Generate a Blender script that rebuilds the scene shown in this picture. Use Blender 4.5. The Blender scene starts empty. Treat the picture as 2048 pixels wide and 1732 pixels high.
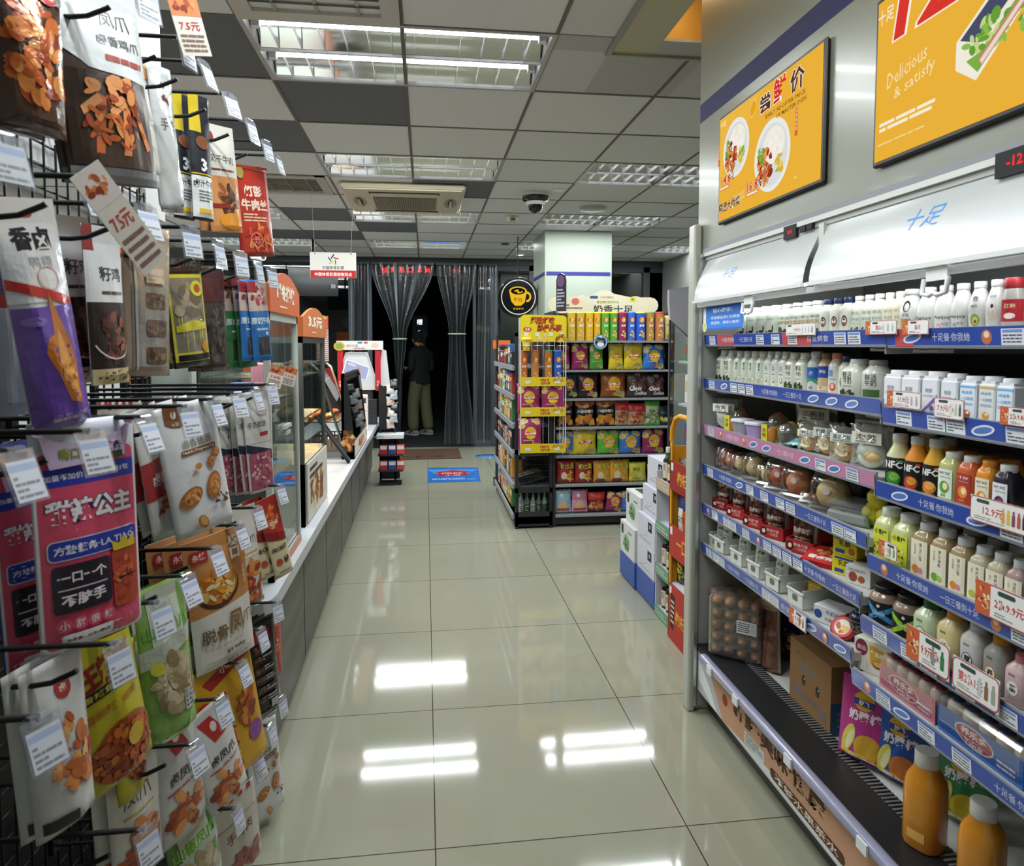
import bpy, math, random
import numpy as np
from mathutils import Vector, Matrix, geometry
SC = bpy.context.scene
COL = SC.collection
# ------------------------------------------------------------------ camera
F, CX, CY, EYE = 1361.0, 1024.0, 768.0, 1.52
VPX, VPY = 851.0, 690.0
d_ = np.array([(VPX - CX) / F, (VPY - CY) / F, 1.0]); d_ /= np.linalg.norm(d_)
u_ = np.array([0.0, -d_[2], d_[1]]); u_ /= np.linalg.norm(u_)
x_ = np.cross(d_, u_)
if x_[0] < 0: x_ = -x_
R = np.array([x_, d_, u_])
cam_d = bpy.data.cameras.new('camera'); cam = bpy.data.objects.new('camera', cam_d); COL.objects.link(cam)
cam_d.sensor_fit = 'HORIZONTAL'; cam_d.sensor_width = 36.0; cam_d.lens = F / 2048 * 36.0
cam_d.shift_y = -(866.0 - CY) / 2048; cam_d.clip_start = 0.02; cam_d.clip_end = 200
cam.matrix_world = Matrix([[R[i, 0], -R[i, 1], -R[i, 2], (0, 0, EYE)[i]] for i in range(3)] + [[0, 0, 0, 1]])
cam_d.dof.use_dof = True; cam_d.dof.focus_distance = 3.4; cam_d.dof.aperture_fstop = 8.0
SC.camera = cam
# ------------------------------------------------------------------ world, view
w_ = bpy.data.worlds.new('night'); SC.world = w_; w_.use_nodes = True
w_.node_tree.nodes['Background'].inputs[0].default_value = (0.10, 0.13, 0.2, 1)
w_.node_tree.nodes['Background'].inputs[1].default_value = 0.03
vs = SC.view_settings
vs.view_transform = 'Standard'; vs.look = 'None'; vs.gamma = 1.0; vs.use_curve_mapping = False
vs.exposure = 0.38
TROFFER_W, TUBE_E, COOLER_W = 25.0, 7.0, 2.0
try:
    SC.cycles.max_bounces = 8; SC.cycles.diffuse_bounces = 3; SC.cycles.glossy_bounces = 4
    SC.cycles.transparent_max_bounces = 24; SC.cycles.transmission_bounces = 4
    SC.cycles.caustics_reflective = False; SC.cycles.caustics_refractive = False
    SC.cycles.sample_clamp_indirect = 6.0; SC.cycles.use_denoising = True
except Exception: pass

# ------------------------------------------------------------------ helpers
def ray(u, v): return R @ np.array([(u - CX) / F, (v - CY) / F, 1.0])
def P(u, v, x=None, y=None, z=None):                     # a pixel of the photo -> the point of the place it shows on a known plane
    r = ray(u, v)
    t = x / r[0] if x is not None else y / r[1] if y is not None else (z - EYE) / r[2]
    return Vector((r[0] * t, r[1] * t, EYE + r[2] * t))
def Yat(u, z, x):                                        # y of column u on the line (x, ., z)
    k = (u - CX) / F; dz = z - EYE
    return (k * (R[0, 2] * x + R[2, 2] * dz) - (R[0, 0] * x + R[2, 0] * dz)) / (R[1, 0] - k * R[1, 2])
def Zat(v, x, y):
    k = (v - CY) / F
    return EYE + (k * (R[0, 2] * x + R[1, 2] * y) - (R[0, 1] * x + R[1, 1] * y)) / (R[2, 1] - k * R[2, 2])
def Dep(x, y, z): return R[0, 2] * x + R[1, 2] * y + R[2, 2] * (z - EYE)
def lin(h):
    h = h.lstrip('#'); o = []
    for i in (0, 2, 4):
        s = int(h[i:i + 2], 16) / 255
        o.append(s / 12.92 if s <= 0.04045 else ((s + 0.055) / 1.055) ** 2.4)
    return (o[0], o[1], o[2], 1.0)
_cc = {}
def C(h):
    if not isinstance(h, str): return h
    if h not in _cc: _cc[h] = lin(h)
    return _cc[h]
MATS = {}
def nodes_of(name):
    m = bpy.data.materials.new(name); m.use_nodes = True; MATS[name] = m
    return m, m.node_tree.nodes, m.node_tree.links
def base(name, rough=.5, metal=0, coat=0, spec=.5, bump=0, bscale=60, trans=0, rvar=0):
    m, n, l = nodes_of(name); b = n['Principled BSDF']
    a = n.new('ShaderNodeAttribute'); a.attribute_name = 'Col'
    l.new(a.outputs['Color'], b.inputs['Base Color'])
    b.inputs['Roughness'].default_value = rough; b.inputs['Metallic'].default_value = metal
    b.inputs['Coat Weight'].default_value = coat; b.inputs['Coat Roughness'].default_value = .08
    b.inputs['Specular IOR Level'].default_value = spec
    if bump or rvar:
        tc = n.new('ShaderNodeTexCoord'); t = n.new('ShaderNodeTexNoise'); t.inputs['Scale'].default_value = bscale
        t.inputs['Detail'].default_value = 3; l.new(tc.outputs['Object'], t.inputs['Vector'])
        if bump:
            bp = n.new('ShaderNodeBump'); bp.inputs['Strength'].default_value = bump; bp.inputs['Distance'].default_value = .004
            l.new(t.outputs['Fac'], bp.inputs['Height']); l.new(bp.outputs['Normal'], b.inputs['Normal'])
        if rvar:
            mr = n.new('ShaderNodeMapRange'); mr.inputs['To Min'].default_value = max(.02, rough - rvar); mr.inputs['To Max'].default_value = rough + rvar
            l.new(t.outputs['Fac'], mr.inputs['Value']); l.new(mr.outputs[0], b.inputs['Roughness'])
    return m
base('matte', .75); base('satin', .42); base('gloss', .16, coat=.3); base('card', .6, spec=.3)
base('pouch', .34, bump=.25, bscale=38, coat=.15); base('foil', .22, bump=.5, bscale=42, metal=.15, coat=.4)
base('steel', .3, metal=.9, rvar=.06, bscale=9); base('chrome', .1, metal=1); base('black_metal', .45, spec=.4)
base('skinny', .6); base('cloth', .9, bump=.2, bscale=300); base('fruit', .35, bump=.1, bscale=90)
base('enamel', .3, coat=.1, rvar=.05, bscale=3); base('stone', .35, rvar=.08, bscale=14)
def film(name, fac_min, fac_max, rough, tint=(1, 1, 1, 1), body=0.0):
    m, n, l = nodes_of(name); n.remove(n['Principled BSDF']); out = n['Material Output']
    tr = n.new('ShaderNodeBsdfTransparent'); gl = n.new('ShaderNodeBsdfGlossy'); gl.inputs['Roughness'].default_value = rough
    tr.inputs['Color'].default_value = tint
    lw = n.new('ShaderNodeLayerWeight'); lw.inputs['Blend'].default_value = .35
    mr = n.new('ShaderNodeMapRange'); mr.inputs['To Min'].default_value = fac_min; mr.inputs['To Max'].default_value = fac_max
    mx = n.new('ShaderNodeMixShader'); l.new(lw.outputs['Facing'], mr.inputs['Value']); l.new(mr.outputs[0], mx.inputs[0])
    l.new(tr.outputs[0], mx.inputs[1]); l.new(gl.outputs[0], mx.inputs[2]); last = mx
    if body:
        df = n.new('ShaderNodeBsdfDiffuse'); a = n.new('ShaderNodeAttribute'); a.attribute_name = 'Col'
        l.new(a.outputs['Color'], df.inputs['Color']); m2 = n.new('ShaderNodeMixShader'); m2.inputs[0].default_value = body
        l.new(mx.outputs[0], m2.inputs[1]); l.new(df.outputs[0], m2.inputs[2]); last = m2
    l.new(last.outputs[0], out.inputs[0]); return m
film('glass', .05, .7, .02, (.93, .97, .95, 1)); film('wrap', .06, .75, .12); film('pvc', .06, .55, .1, (.86, .9, .92, 1), .035)
film('clear', .05, .6, .06, (.97, .98, 1, 1), .10); film('case', .07, .7, .1, (.95, .95, .95, 1), .08); film('darkglass', .03, .35, .03, (.22, .25, .28, 1))
def emis(name, k):
    m, n, l = nodes_of(name); n.remove(n['Principled BSDF']); e = n.new('ShaderNodeEmission')
    a = n.new('ShaderNodeAttribute'); a.attribute_name = 'Col'; l.new(a.outputs['Color'], e.inputs['Color']); e.inputs['Strength'].default_value = k
    l.new(e.outputs[0], n['Material Output'].inputs[0])
emis('tube', TUBE_E); emis('lightbox', .72); emis('led', 2.2); emis('neon', 1.2)
m, n, l = nodes_of('canopy'); b = n['Principled BSDF']; b.inputs['Base Color'].default_value = (.60, .62, .61, 1); b.inputs['Roughness'].default_value = .2; b.inputs['Coat Weight'].default_value = .4
tl = n.new('ShaderNodeBsdfTranslucent'); tl.inputs[0].default_value = (.9, .95, 1, 1); mx = n.new('ShaderNodeMixShader'); mx.inputs[0].default_value = .35
l.new(b.outputs[0], mx.inputs[1]); l.new(tl.outputs[0], mx.inputs[2]); l.new(mx.outputs[0], n['Material Output'].inputs[0])
# floor: polished porcelain tiles with thin dark joints
m, n, l = nodes_of('floor_tile'); b = n['Principled BSDF']
tc = n.new('ShaderNodeTexCoord'); mp = n.new('ShaderNodeMapping'); mp.inputs['Location'].default_value = (-.019 / .79, -2.775 / .79, 0); mp.inputs['Scale'].default_value = (1 / .79, 1 / .79, 1)
l.new(tc.outputs['Object'], mp.inputs[0])
br = n.new('ShaderNodeTexBrick'); br.offset = 0; br.squash = 1; br.inputs['Scale'].default_value = 1; br.inputs['Brick Width'].default_value = 1; br.inputs['Row Height'].default_value = 1
br.inputs['Mortar Size'].default_value = .0026; br.inputs['Mortar Smooth'].default_value = .1; br.inputs['Mortar'].default_value = lin('#3a352c')
br.inputs['Color1'].default_value = lin('#9a9988'); br.inputs['Color2'].default_value = lin('#969584'); l.new(mp.outputs[0], br.inputs[0])
ns = n.new('ShaderNodeTexNoise'); ns.inputs['Scale'].default_value = 2.2; ns.inputs['Detail'].default_value = 6; l.new(tc.outputs['Object'], ns.inputs[0])
mxc = n.new('ShaderNodeMixRGB'); mxc.blend_type = 'MULTIPLY'; mxc.inputs[0].default_value = .12; l.new(br.outputs[0], mxc.inputs[1]); l.new(ns.outputs['Color'], mxc.inputs[2])
l.new(mxc.outputs[0], b.inputs['Base Color'])
mr = n.new('ShaderNodeMapRange'); mr.inputs['To Min'].default_value = .03; mr.inputs['To Max'].default_value = .09; l.new(ns.outputs['Fac'], mr.inputs[0]); l.new(mr.outputs[0], b.inputs['Roughness'])
# counter front: dark slate tiles
m, n, l = nodes_of('slate'); b = n['Principled BSDF']; tc = n.new('ShaderNodeTexCoord'); ns = n.new('ShaderNodeTexNoise'); ns.inputs['Scale'].default_value = 6; ns.inputs['Detail'].default_value = 8
mp = n.new('ShaderNodeMapping'); mp.inputs['Scale'].default_value = (1, .35, 2.5); l.new(tc.outputs['Object'], mp.inputs[0]); l.new(mp.outputs[0], ns.inputs[0])
rp = n.new('ShaderNodeValToRGB'); rp.color_ramp.elements[0].position = .3; rp.color_ramp.elements[0].color = lin('#484741'); rp.color_ramp.elements[1].position = .75; rp.color_ramp.elements[1].color = lin('#67655e')
l.new(ns.outputs['Fac'], rp.inputs[0]); l.new(rp.outputs[0], b.inputs['Base Color']); b.inputs['Roughness'].default_value = .45

class MB:
    """collects shapes; build() links them as ONE mesh object"""
    def __init__(s, mat='satin'): s.v = []; s.f = []; s.c = []; s.m = []; s.s = []; s.dm = mat
    def add(s, vs_, fs, col, mat=None, smooth=False):
        o = len(s.v); s.v += [tuple(p) for p in vs_]; mat = mat or s.dm; col = C(col) if not isinstance(col, list) else col
        for i, f in enumerate(fs):
            s.f.append([o + k for k in f]); s.c.append(C(col[i]) if isinstance(col, list) else col); s.m.append(mat); s.s.append(smooth)
    def box(s, x0, x1, y0, y1, z0, z1, col, mat=None, b=0):
        x0, x1 = min(x0, x1), max(x0, x1); y0, y1 = min(y0, y1), max(y0, y1); z0, z1 = min(z0, z1), max(z0, z1)
        if b <= 0:
            s.add([(x0, y0, z0), (x1, y0, z0), (x1, y1, z0), (x0, y1, z0), (x0, y0, z1), (x1, y0, z1), (x1, y1, z1), (x0, y1, z1)],
                  [(0, 3, 2, 1), (4, 5, 6, 7), (0, 1, 5, 4), (1, 2, 6, 5), (2, 3, 7, 6), (3, 0, 4, 7)], col, mat); return
        b = min(b, (x1 - x0) * .49, (y1 - y0) * .49, (z1 - z0) * .49); rings = []
        for z, k in ((z0, b), (z0 + b, 0), (z1 - b, 0), (z1, b)):
            rings.append([(x0 + b, y0 + k, z), (x1 - b, y0 + k, z), (x1 - k, y0 + b, z), (x1 - k, y1 - b, z), (x1 - b, y1 - k, z), (x0 + b, y1 - k, z), (x0 + k, y1 - b, z), (x0 + k, y0 + b, z)])
        vv = sum(rings, []); ff = [tuple(range(7, -1, -1)), tuple(range(24, 32))]
        for r in range(3):
            for i in range(8): j = (i + 1) % 8; ff.append((r * 8 + i, r * 8 + j, r * 8 + 8 + j, r * 8 + 8 + i))
        s.add(vv, ff, col, mat)
    def quad(s, a, b, c, d, col, mat=None): s.add([a, b, c, d], [(0, 1, 2, 3)], col, mat)
    def prism(s, pts, axis, a0, a1, col, mat=None):      # polygon (2D) extruded along an axis
        f = {'x': lambda p, a: (a, p[0], p[1]), 'y': lambda p, a: (p[0], a, p[1]), 'z': lambda p, a: (p[0], p[1], a)}[axis]; k = len(pts)
        s.add([f(p, a0) for p in pts] + [f(p, a1) for p in pts], [tuple(range(k)), tuple(range(2 * k - 1, k - 1, -1))] + [(i, (i + 1) % k, k + (i + 1) % k, k + i) for i in range(k)], col, mat)
    def tube(s, path, r, col, mat=None, n=8, cap=True):
        path = [Vector(p) for p in path]; vv = []; ff = []; k = len(path); up = None
        for i, p in enumerate(path):
            t = (path[min(i + 1, k - 1)] - path[max(i - 1, 0)]); t = t.normalized() if t.length else Vector((0, 0, 1))
            if up is None: up = t.orthogonal().normalized()
            e = up - t * up.dot(t); e = e.normalized() if e.length > 1e-6 else t.orthogonal().normalized(); up = e; g = t.cross(e); rr = r[i] if isinstance(r, (list, tuple)) else r
            for j in range(n): a = 2 * math.pi * j / n; vv.append(p + e * (rr * math.cos(a)) + g * (rr * math.sin(a)))
        for i in range(k - 1):
            for j in range(n): q = (j + 1) % n; ff.append((i * n + j, i * n + q, i * n + n + q, i * n + n + j))
        s.add(vv, ff, col, mat, True)
        if cap: s.add(vv[:n], [tuple(range(n - 1, -1, -1))], col, mat); s.add(vv[-n:], [tuple(range(n))], col, mat)
    def lathe(s, prof, col, mat=None, n=20, c=(0, 0, 0), sq=2.0, dx=1.0, dy=1.0, cap=True, ang=(0, 2 * math.pi)):
        full = abs(ang[1] - ang[0] - 2 * math.pi) < 1e-6; m_ = n if full else n + 1; vv = []; ff = []; cs = []
        for r, z, *cc in prof:
            for j in range(m_):
                a = ang[0] + (ang[1] - ang[0]) * j / n; k = r * sup(a, sq); vv.append((c[0] + dx * k * math.cos(a), c[1] + dy * k * math.sin(a), c[2] + z))
        for i in range(len(prof) - 1):
            cc = prof[i][2] if len(prof[i]) > 2 else col
            for j in range(n): q = (j + 1) % m_; ff.append((i * m_ + j, i * m_ + q, i * m_ + m_ + q, i * m_ + m_ + j)); cs.append(cc)
        s.add(vv, ff, cs, mat, True)
        if cap and full:
            if prof[0][0] > 1e-5: s.add(vv[:n], [tuple(range(n - 1, -1, -1))], cs[0], mat)
            if prof[-1][0] > 1e-5: s.add(vv[-n:], [tuple(range(n))], cs[-1], mat)
    def ball(s, c, r, col, mat=None, n=12, sz=1.0, sx=1.0, sy=1.0):
        k = max(4, n // 2); s.lathe([(max(1e-4, r * math.sin(math.pi * i / k)), -r * sz * math.cos(math.pi * i / k)) for i in range(k + 1)], col, mat, n, c, dx=sx, dy=sy, cap=False)
    def grid(s, fn, nu, nv, col, mat=None, smooth=True, u0=0, u1=1, v0=0, v1=1):
        vv = [fn(u0 + (u1 - u0) * i / nu, v0 + (v1 - v0) * j / nv) for j in range(nv + 1) for i in range(nu + 1)]; w = nu + 1
        s.add(vv, [(j * w + i, j * w + i + 1, j * w + w + i + 1, j * w + w + i) for j in range(nv) for i in range(nu)], col, mat, smooth)
    def build(s, name, parent=None, loc=(0, 0, 0), rz=0.0, rot=None):
        me = bpy.data.meshes.new(name); ms = []
        for k in s.m:
            if k not in ms: ms.append(k)
        me.from_pydata(s.v, [], s.f)
        for k in ms: me.materials.append(MATS[k])
        me.polygons.foreach_set('material_index', [ms.index(k) for k in s.m]); me.polygons.foreach_set('use_smooth', s.s)
        ca = me.color_attributes.new('Col', 'FLOAT_COLOR', 'CORNER')
        arr = np.repeat(np.array(s.c, dtype=np.float32).reshape(-1, 4), [len(f) for f in s.f], axis=0); ca.data.foreach_set('color', arr.ravel())
        me.update()
        o = bpy.data.objects.new(name, me); COL.objects.link(o); o.location = loc; o.rotation_euler = rot or (0, 0, rz)
        if parent: o.parent = parent
        return o
def sup(a, n): return 1.0 if n == 2.0 else (abs(math.cos(a)) ** n + abs(math.sin(a)) ** n) ** (-1.0 / n)
_FC = {}
_fo = None
def glyphs(t, bold):
    global _fo
    k = (t, bold)
    if k in _FC: return _FC[k]
    if _fo is None:
        cu = bpy.data.curves.new('lettering', 'FONT'); _fo = bpy.data.objects.new('lettering', cu); COL.objects.link(_fo)
    cu = _fo.data; cu.body = t; cu.resolution_u = 1; cu.offset = bold; cu.size = 1
    dg = bpy.context.evaluated_depsgraph_get(); dg.update(); e = _fo.evaluated_get(dg); me = e.to_mesh()
    me.calc_loop_triangles(); v = [(p.co.x, p.co.y) for p in me.vertices]; f = [tuple(q.vertices) for q in me.loop_triangles]
    e.to_mesh_clear()
    if v:
        x0 = min(p[0] for p in v); x1 = max(p[0] for p in v); y0 = min(p[1] for p in v); y1 = max(p[1] for p in v)
    else: x0 = y0 = 0; x1 = y1 = 1
    _FC[k] = (v, f, x0, x1, y0, y1); return _FC[k]
class Dec:
    """prints flat graphics onto a surface S(u, v, offset); lengths in units of k metres"""
    def __init__(s, mb, S, k=1.0, sub=99.0, mat=None, off=.0003, step=.00005): s.mb = mb; s.S = S; s.k = k; s.sub = sub; s.o = off; s.st = step; s.mat = mat
    def put(s, pts, faces, col, mat=None):
        if s.sub < 9 and s.sub > .005:                    # keep large prints on the curve of the surface
            pts = list(pts); q = []; m2 = (s.sub * 1.45) ** 2
            st = [t for f in faces for t in ((f[0], f[k], f[k + 1]) for k in range(1, len(f) - 1))]; mid = {}
            while st:
                t = st.pop(); e = [((pts[t[i]][0] - pts[t[(i + 1) % 3]][0]) ** 2 + (pts[t[i]][1] - pts[t[(i + 1) % 3]][1]) ** 2, i) for i in range(3)]; L, i = max(e)
                if L <= m2 or len(q) > 4000: q.append(t); continue
                a, b_, c_ = t[i], t[(i + 1) % 3], t[(i + 2) % 3]; k = (min(a, b_), max(a, b_))
                if k not in mid: mid[k] = len(pts); pts.append(((pts[a][0] + pts[b_][0]) / 2, (pts[a][1] + pts[b_][1]) / 2))
                st += [(a, mid[k], c_), (mid[k], b_, c_)]
            faces = q
        s.mb.add([s.S(p[0] * s.k, p[1] * s.k, s.o) for p in pts], faces, col, mat or s.mat); s.o += s.st
    def rect(s, x0, y0, x1, y1, col, mat=None):
        a = max(1, math.ceil(abs(x1 - x0) / s.sub)); b = max(1, math.ceil(abs(y1 - y0) / s.sub)); w = a + 1
        s.put([(x0 + (x1 - x0) * i / a, y0 + (y1 - y0) * j / b) for j in range(b + 1) for i in range(w)], [(j * w + i, j * w + i + 1, j * w + w + i + 1, j * w + w + i) for j in range(b) for i in range(a)], col, mat)
    def ell(s, cx, cy, rx, ry, col, n=18, rot=0, mat=None, a0=0, a1=360):
        c, q = math.cos(rot), math.sin(rot); k = 2 if max(rx, ry) > s.sub else 1; pts = [(cx, cy)]; fs = []; a0 = math.radians(a0); a1 = math.radians(a1)
        for r in range(1, k + 1):
            for i in range(n + 1):
                a = a0 + (a1 - a0) * i / n; x = rx * r / k * math.cos(a); y = ry * r / k * math.sin(a); pts.append((cx + x * c - y * q, cy + x * q + y * c))
        for i in range(n): fs.append((0, 1 + i, 2 + i))
        for r in range(1, k):
            o = 1 + (r - 1) * (n + 1); p = o + n + 1
            for i in range(n): fs.append((o + i, p + i, p + i + 1, o + i + 1))
        s.put(pts, fs, col, mat)
    def ring(s, cx, cy, r0, r1, col, n=28, ry=1.0, a0=0, a1=360, mat=None):
        pts = []; fs = []
        for i in range(n + 1):
            a = math.radians(a0 + (a1 - a0) * i / n); pts += [(cx + r0 * math.cos(a), cy + ry * r0 * math.sin(a)), (cx + r1 * math.cos(a), cy + ry * r1 * math.sin(a))]
        for i in range(n): fs.append((2 * i, 2 * i + 1, 2 * i + 3, 2 * i + 2))
        s.put(pts, fs, col, mat)
    def poly(s, pts, col, mat=None):
        if len(pts) <= 4: fs = [tuple(range(len(pts)))]
        else: fs = [tuple(t) for t in geometry.tessellate_polygon([[Vector((p[0], p[1], 0)) for p in pts]])]
        s.put(pts, fs, col, mat)
    def rrect(s, x0, y0, x1, y1, r, col, mat=None):
        pts = []
        for cx, cy, a in ((x1 - r, y1 - r, 0), (x0 + r, y1 - r, 90), (x0 + r, y0 + r, 180), (x1 - r, y0 + r, 270)):
            for i in range(5): t = math.radians(a + 22.5 * i); pts.append((cx + r * math.cos(t), cy + r * math.sin(t)))
        s.poly(pts, col, mat)
    def text(s, t, cx, cy, h, col, bold=.0, w=None, rot=0.0, mat=None, slant=0.0):    # centred; h = glyph height; w = squeeze to width
        v, f, x0, x1, y0, y1 = glyphs(t, bold)
        if not f: return
        ky = h / max(1e-6, (y1 - y0)); kx = ky if w is None else w / max(1e-6, x1 - x0); c, q = math.cos(rot), math.sin(rot); mx_, my = (x0 + x1) / 2, (y0 + y1) / 2; pts = []
        for a, b in v:
            y = (b - my) * ky; x = (a - mx_) * kx + slant * y; pts.append((cx + x * c - y * q, cy + x * q + y * c))
        s.put(pts, f, col, mat)
    def vtext(s, t, cx, cy, h, col, bold=0.0, gap=1.15, mat=None):     # one glyph under the other, cy = top
        for i, ch in enumerate(t): s.text(ch, cx, cy - h * gap * (i + .5), h, col, bold, mat=mat)
    def lines(s, x0, y0, x1, y1, n, col, seed=0, fill=.5):
        r = random.Random(seed); pts = []; fs = []
        for i in range(n):
            y = y1 - (y1 - y0) * (i + .5) / n; hh = (y1 - y0) / n * fill / 2; x = x0
            while x < x1 * 1.0 - 1e-6:
                e = min(x1, x + (x1 - x0) * r.uniform(.12, .4)); o = len(pts); pts += [(x, y - hh), (e, y - hh), (e, y + hh), (x, y + hh)]; fs.append((o, o + 1, o + 2, o + 3)); x = e + (x1 - x0) * .03
                if r.random() < .12: break
        s.put(pts, fs, col)
    def food(s, cx, cy, rx, ry, cols, n, size, seed=0, asp=.55):      # a printed picture of food: many small blobs
        r = random.Random(seed)
        for i in range(n):
            a = r.uniform(0, 6.28); q = math.sqrt(r.random()); z = size * r.uniform(.6, 1.25)
            s.ell(cx + rx * q * math.cos(a), cy + ry * q * math.sin(a), z, z * r.uniform(asp * .7, asp * 1.3), r.choice(cols), 9, r.uniform(0, 3.14)); s.o -= s.st * .8
def plane(o, ux, uy):
    o, ux, uy = Vector(o), Vector(ux), Vector(uy); nn = ux.cross(uy).normalized()
    return lambda u, v, off: o + ux * u + uy * v + nn * off
FRONT = ((1, 0, 0), (0, 0, 1)); LEFTW = ((0, -1, 0), (0, 0, 1)); RIGHTW = ((0, 1, 0), (0, 0, 1)); TOPW = ((1, 0, 0), (0, 1, 0)); DOWNW = ((1, 0, 0), (0, -1, 0))
LABELS = set()
def tag(o, label, cat, group=None):
    o['label'] = label; o['category'] = cat
    if group: o['group'] = group
    return o
def empty(name, label, cat, loc=(0, 0, 0), rz=0.0, group=None):
    o = bpy.data.objects.new(name, None); COL.objects.link(o); o.location = loc; o.rotation_euler = (0, 0, rz); o.empty_display_size = .05
    return tag(o, label, cat, group)
def struct(o): o['kind'] = 'structure'; return o
KIDS = {}
def kids(o):
    return KIDS.get(o.name, [])
def adopt(p, c): KIDS.setdefault(p.name, []).append(c); c.parent = p; return c
def dup(o, loc=None, rot=None, label=None, group=None, par=None):
    c = o.copy(); COL.objects.link(c)
    if loc is not None: c.location = loc
    if rot is not None: c.rotation_euler = rot
    if label: c['label'] = label
    if group: c['group'] = group
    if par: c.parent = par
    for k in kids(o): adopt(c, dup(k, par=c))
    return c
ORD = 'first second third fourth fifth sixth seventh eighth ninth tenth eleventh twelfth thirteenth fourteenth'.split()
def light(name, size, size_y, power, loc, rot, col=(1, 1, 1), par=None):
    ld = bpy.data.lights.new(name, 'AREA'); ld.shape = 'RECTANGLE'; ld.size = size; ld.size_y = size_y; ld.energy = power; ld.color = col
    o = bpy.data.objects.new(name, ld); COL.objects.link(o); o.location = loc; o.rotation_euler = rot
    if par: o.parent = par
    return o
PI = math.pi
# ================================================================== setting
CZ = 2.79
b = MB('floor_tile'); b.box(-5.2, 5.2, -1.2, 10.15, -.06, 0, '#bdb6a2'); struct(b.build('floor'))
b = MB('matte'); b.box(-9, 9, 10.25, 30, -.10, -.02, '#1b1c1f'); struct(b.build('ground_outside'))
TX, TY, TS = -.713, 2.815, .628
DARK = {(-1, 0), (0, 1), (-1, 2), (-2, 2), (1, 4), (-1, 6), (-2, 6), (0, 7), (-1, 8), (-3, 6), (-2, 0), (-3, 3), (-3, 8), (-2, 8), (-3, 0)}
FIX = [(0, 0), (0, 3), (0, 6), (0, 9), (3, 3), (3, 6), (3, 9), (-3, 6), (-3, 9), (6, 9), (-3, 3), (0, -3), (-3, 0)]
b = MB('matte'); skip = set()
for i, j in FIX: skip |= {(i, j), (i + 1, j)}
rr = random.Random(4)
for i in range(-7, 8):
    for j in range(-6, 12):
        if (i, j) in skip or (i in (2, 3) and j <= 0) or (i == 4 and j <= 0): continue
        x0, y0 = TX + i * TS, TY + j * TS
        if y0 > 10.1: continue
        col = '#66686a' if (i, j) in DARK else rr.choice(['#dddeda', '#d9dad6', '#e0e0dd'])
        b.box(x0 + .006, x0 + TS - .006, y0 + .006, min(10.14, y0 + TS - .006), CZ, CZ + .012, col)
b.box(-5.2, 5.2, -1.2, 10.15, 3.35, 3.4, '#3a3a3a')
for i in range(-7, 9): b.box(TX + i * TS - .008, TX + i * TS + .008, -1.0 if i not in (3, 4) else 2.96, 10.14, CZ - .004, CZ + .03, '#6c6963')
for j in range(-6, 13):
    y = TY + j * TS
    if y < 10.1:
        b.box(-5.1, TX + 2 * TS if j <= 0 else 5.1, y - .008, y + .008, CZ - .003, CZ + .03, '#6c6963')
b.box(.55, .80, -1.0, 2.81, CZ, CZ + .012, '#d2d2ce'); b.box(.55, 1.8, 2.82, 2.96, CZ, CZ + .012, '#b5b5b0'); b.box(1.24, 5.1, 2.98, 3.44, CZ, CZ + .012, '#c4c4c0'); b.box(.55, .80, 2.96, 3.44, CZ, CZ + .012, '#cacac6')
b.box(.8, 1.24, 2.965, 3.44, CZ, CZ + .012, '#b5b5b0')
struct(b.build('ceiling'))
# coffer over the cooler: pale board, then an ochre painted recess
b = MB('satin'); b.box(.785, .81, -1.0, 2.97, CZ - .012, CZ + .02, '#8f938b'); b.box(.81, .995, -1.0, 2.955, CZ - .002, CZ + .02, '#b9b493'); b.box(.81, 1.24, 2.955, 2.97, CZ - .012, CZ + .02, '#a6a486'); struct(b.build('trim_1'))
b = MB('matte'); b.box(.985, .995, -1.0, 2.955, CZ + .02, 3.3, '#cfa04e'); b.box(.995, 1.5, 2.955, 2.99, CZ + .02, 3.3, '#cfa04e'); b.box(.985, 1.5, -1, 2.99, 3.28, 3.31, '#d9b878'); struct(b.build('ceiling_recess'))
lp = light('cove_lamp', .05, 2.8, 8.0, (1.005, 1.5, 3.02), (0, math.radians(-38), 0), (1, .76, .42))
# fascia wall above the cooler (+ blue stripe) and its far edge
b = MB('enamel'); b.box(1.10, 1.16, -1.1, 2.67, 1.885, 3.28, '#7a7b6f'); D = Dec(b, plane((1.10, 0, 0), *LEFTW), mat='matte'); D.rect(-2.668, 2.405, 1.1, 2.478, '#131348')
D.rect(-2.668, 1.885, 1.1, 1.90, '#8f9098'); struct(b.build('wall_right_fascia'))
b = MB('matte'); b.box(1.93, 2.0, -1.1, 2.9, 0, CZ, '#6a6a66'); b.box(3.6, 3.7, 2.7, 10.1, 0, CZ, '#8b8b88'); struct(b.build('wall_right'))
b = MB('matte'); b.box(-3.3, -3.2, -1.1, 10.1, 0, CZ, '#b4b4b0'); struct(b.build('wall_left'))
b = MB('matte'); b.box(-5.1, 5.1, -1.2, -1.1, 0, CZ, '#d4d4d0'); struct(b.build('wall_behind'))
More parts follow.
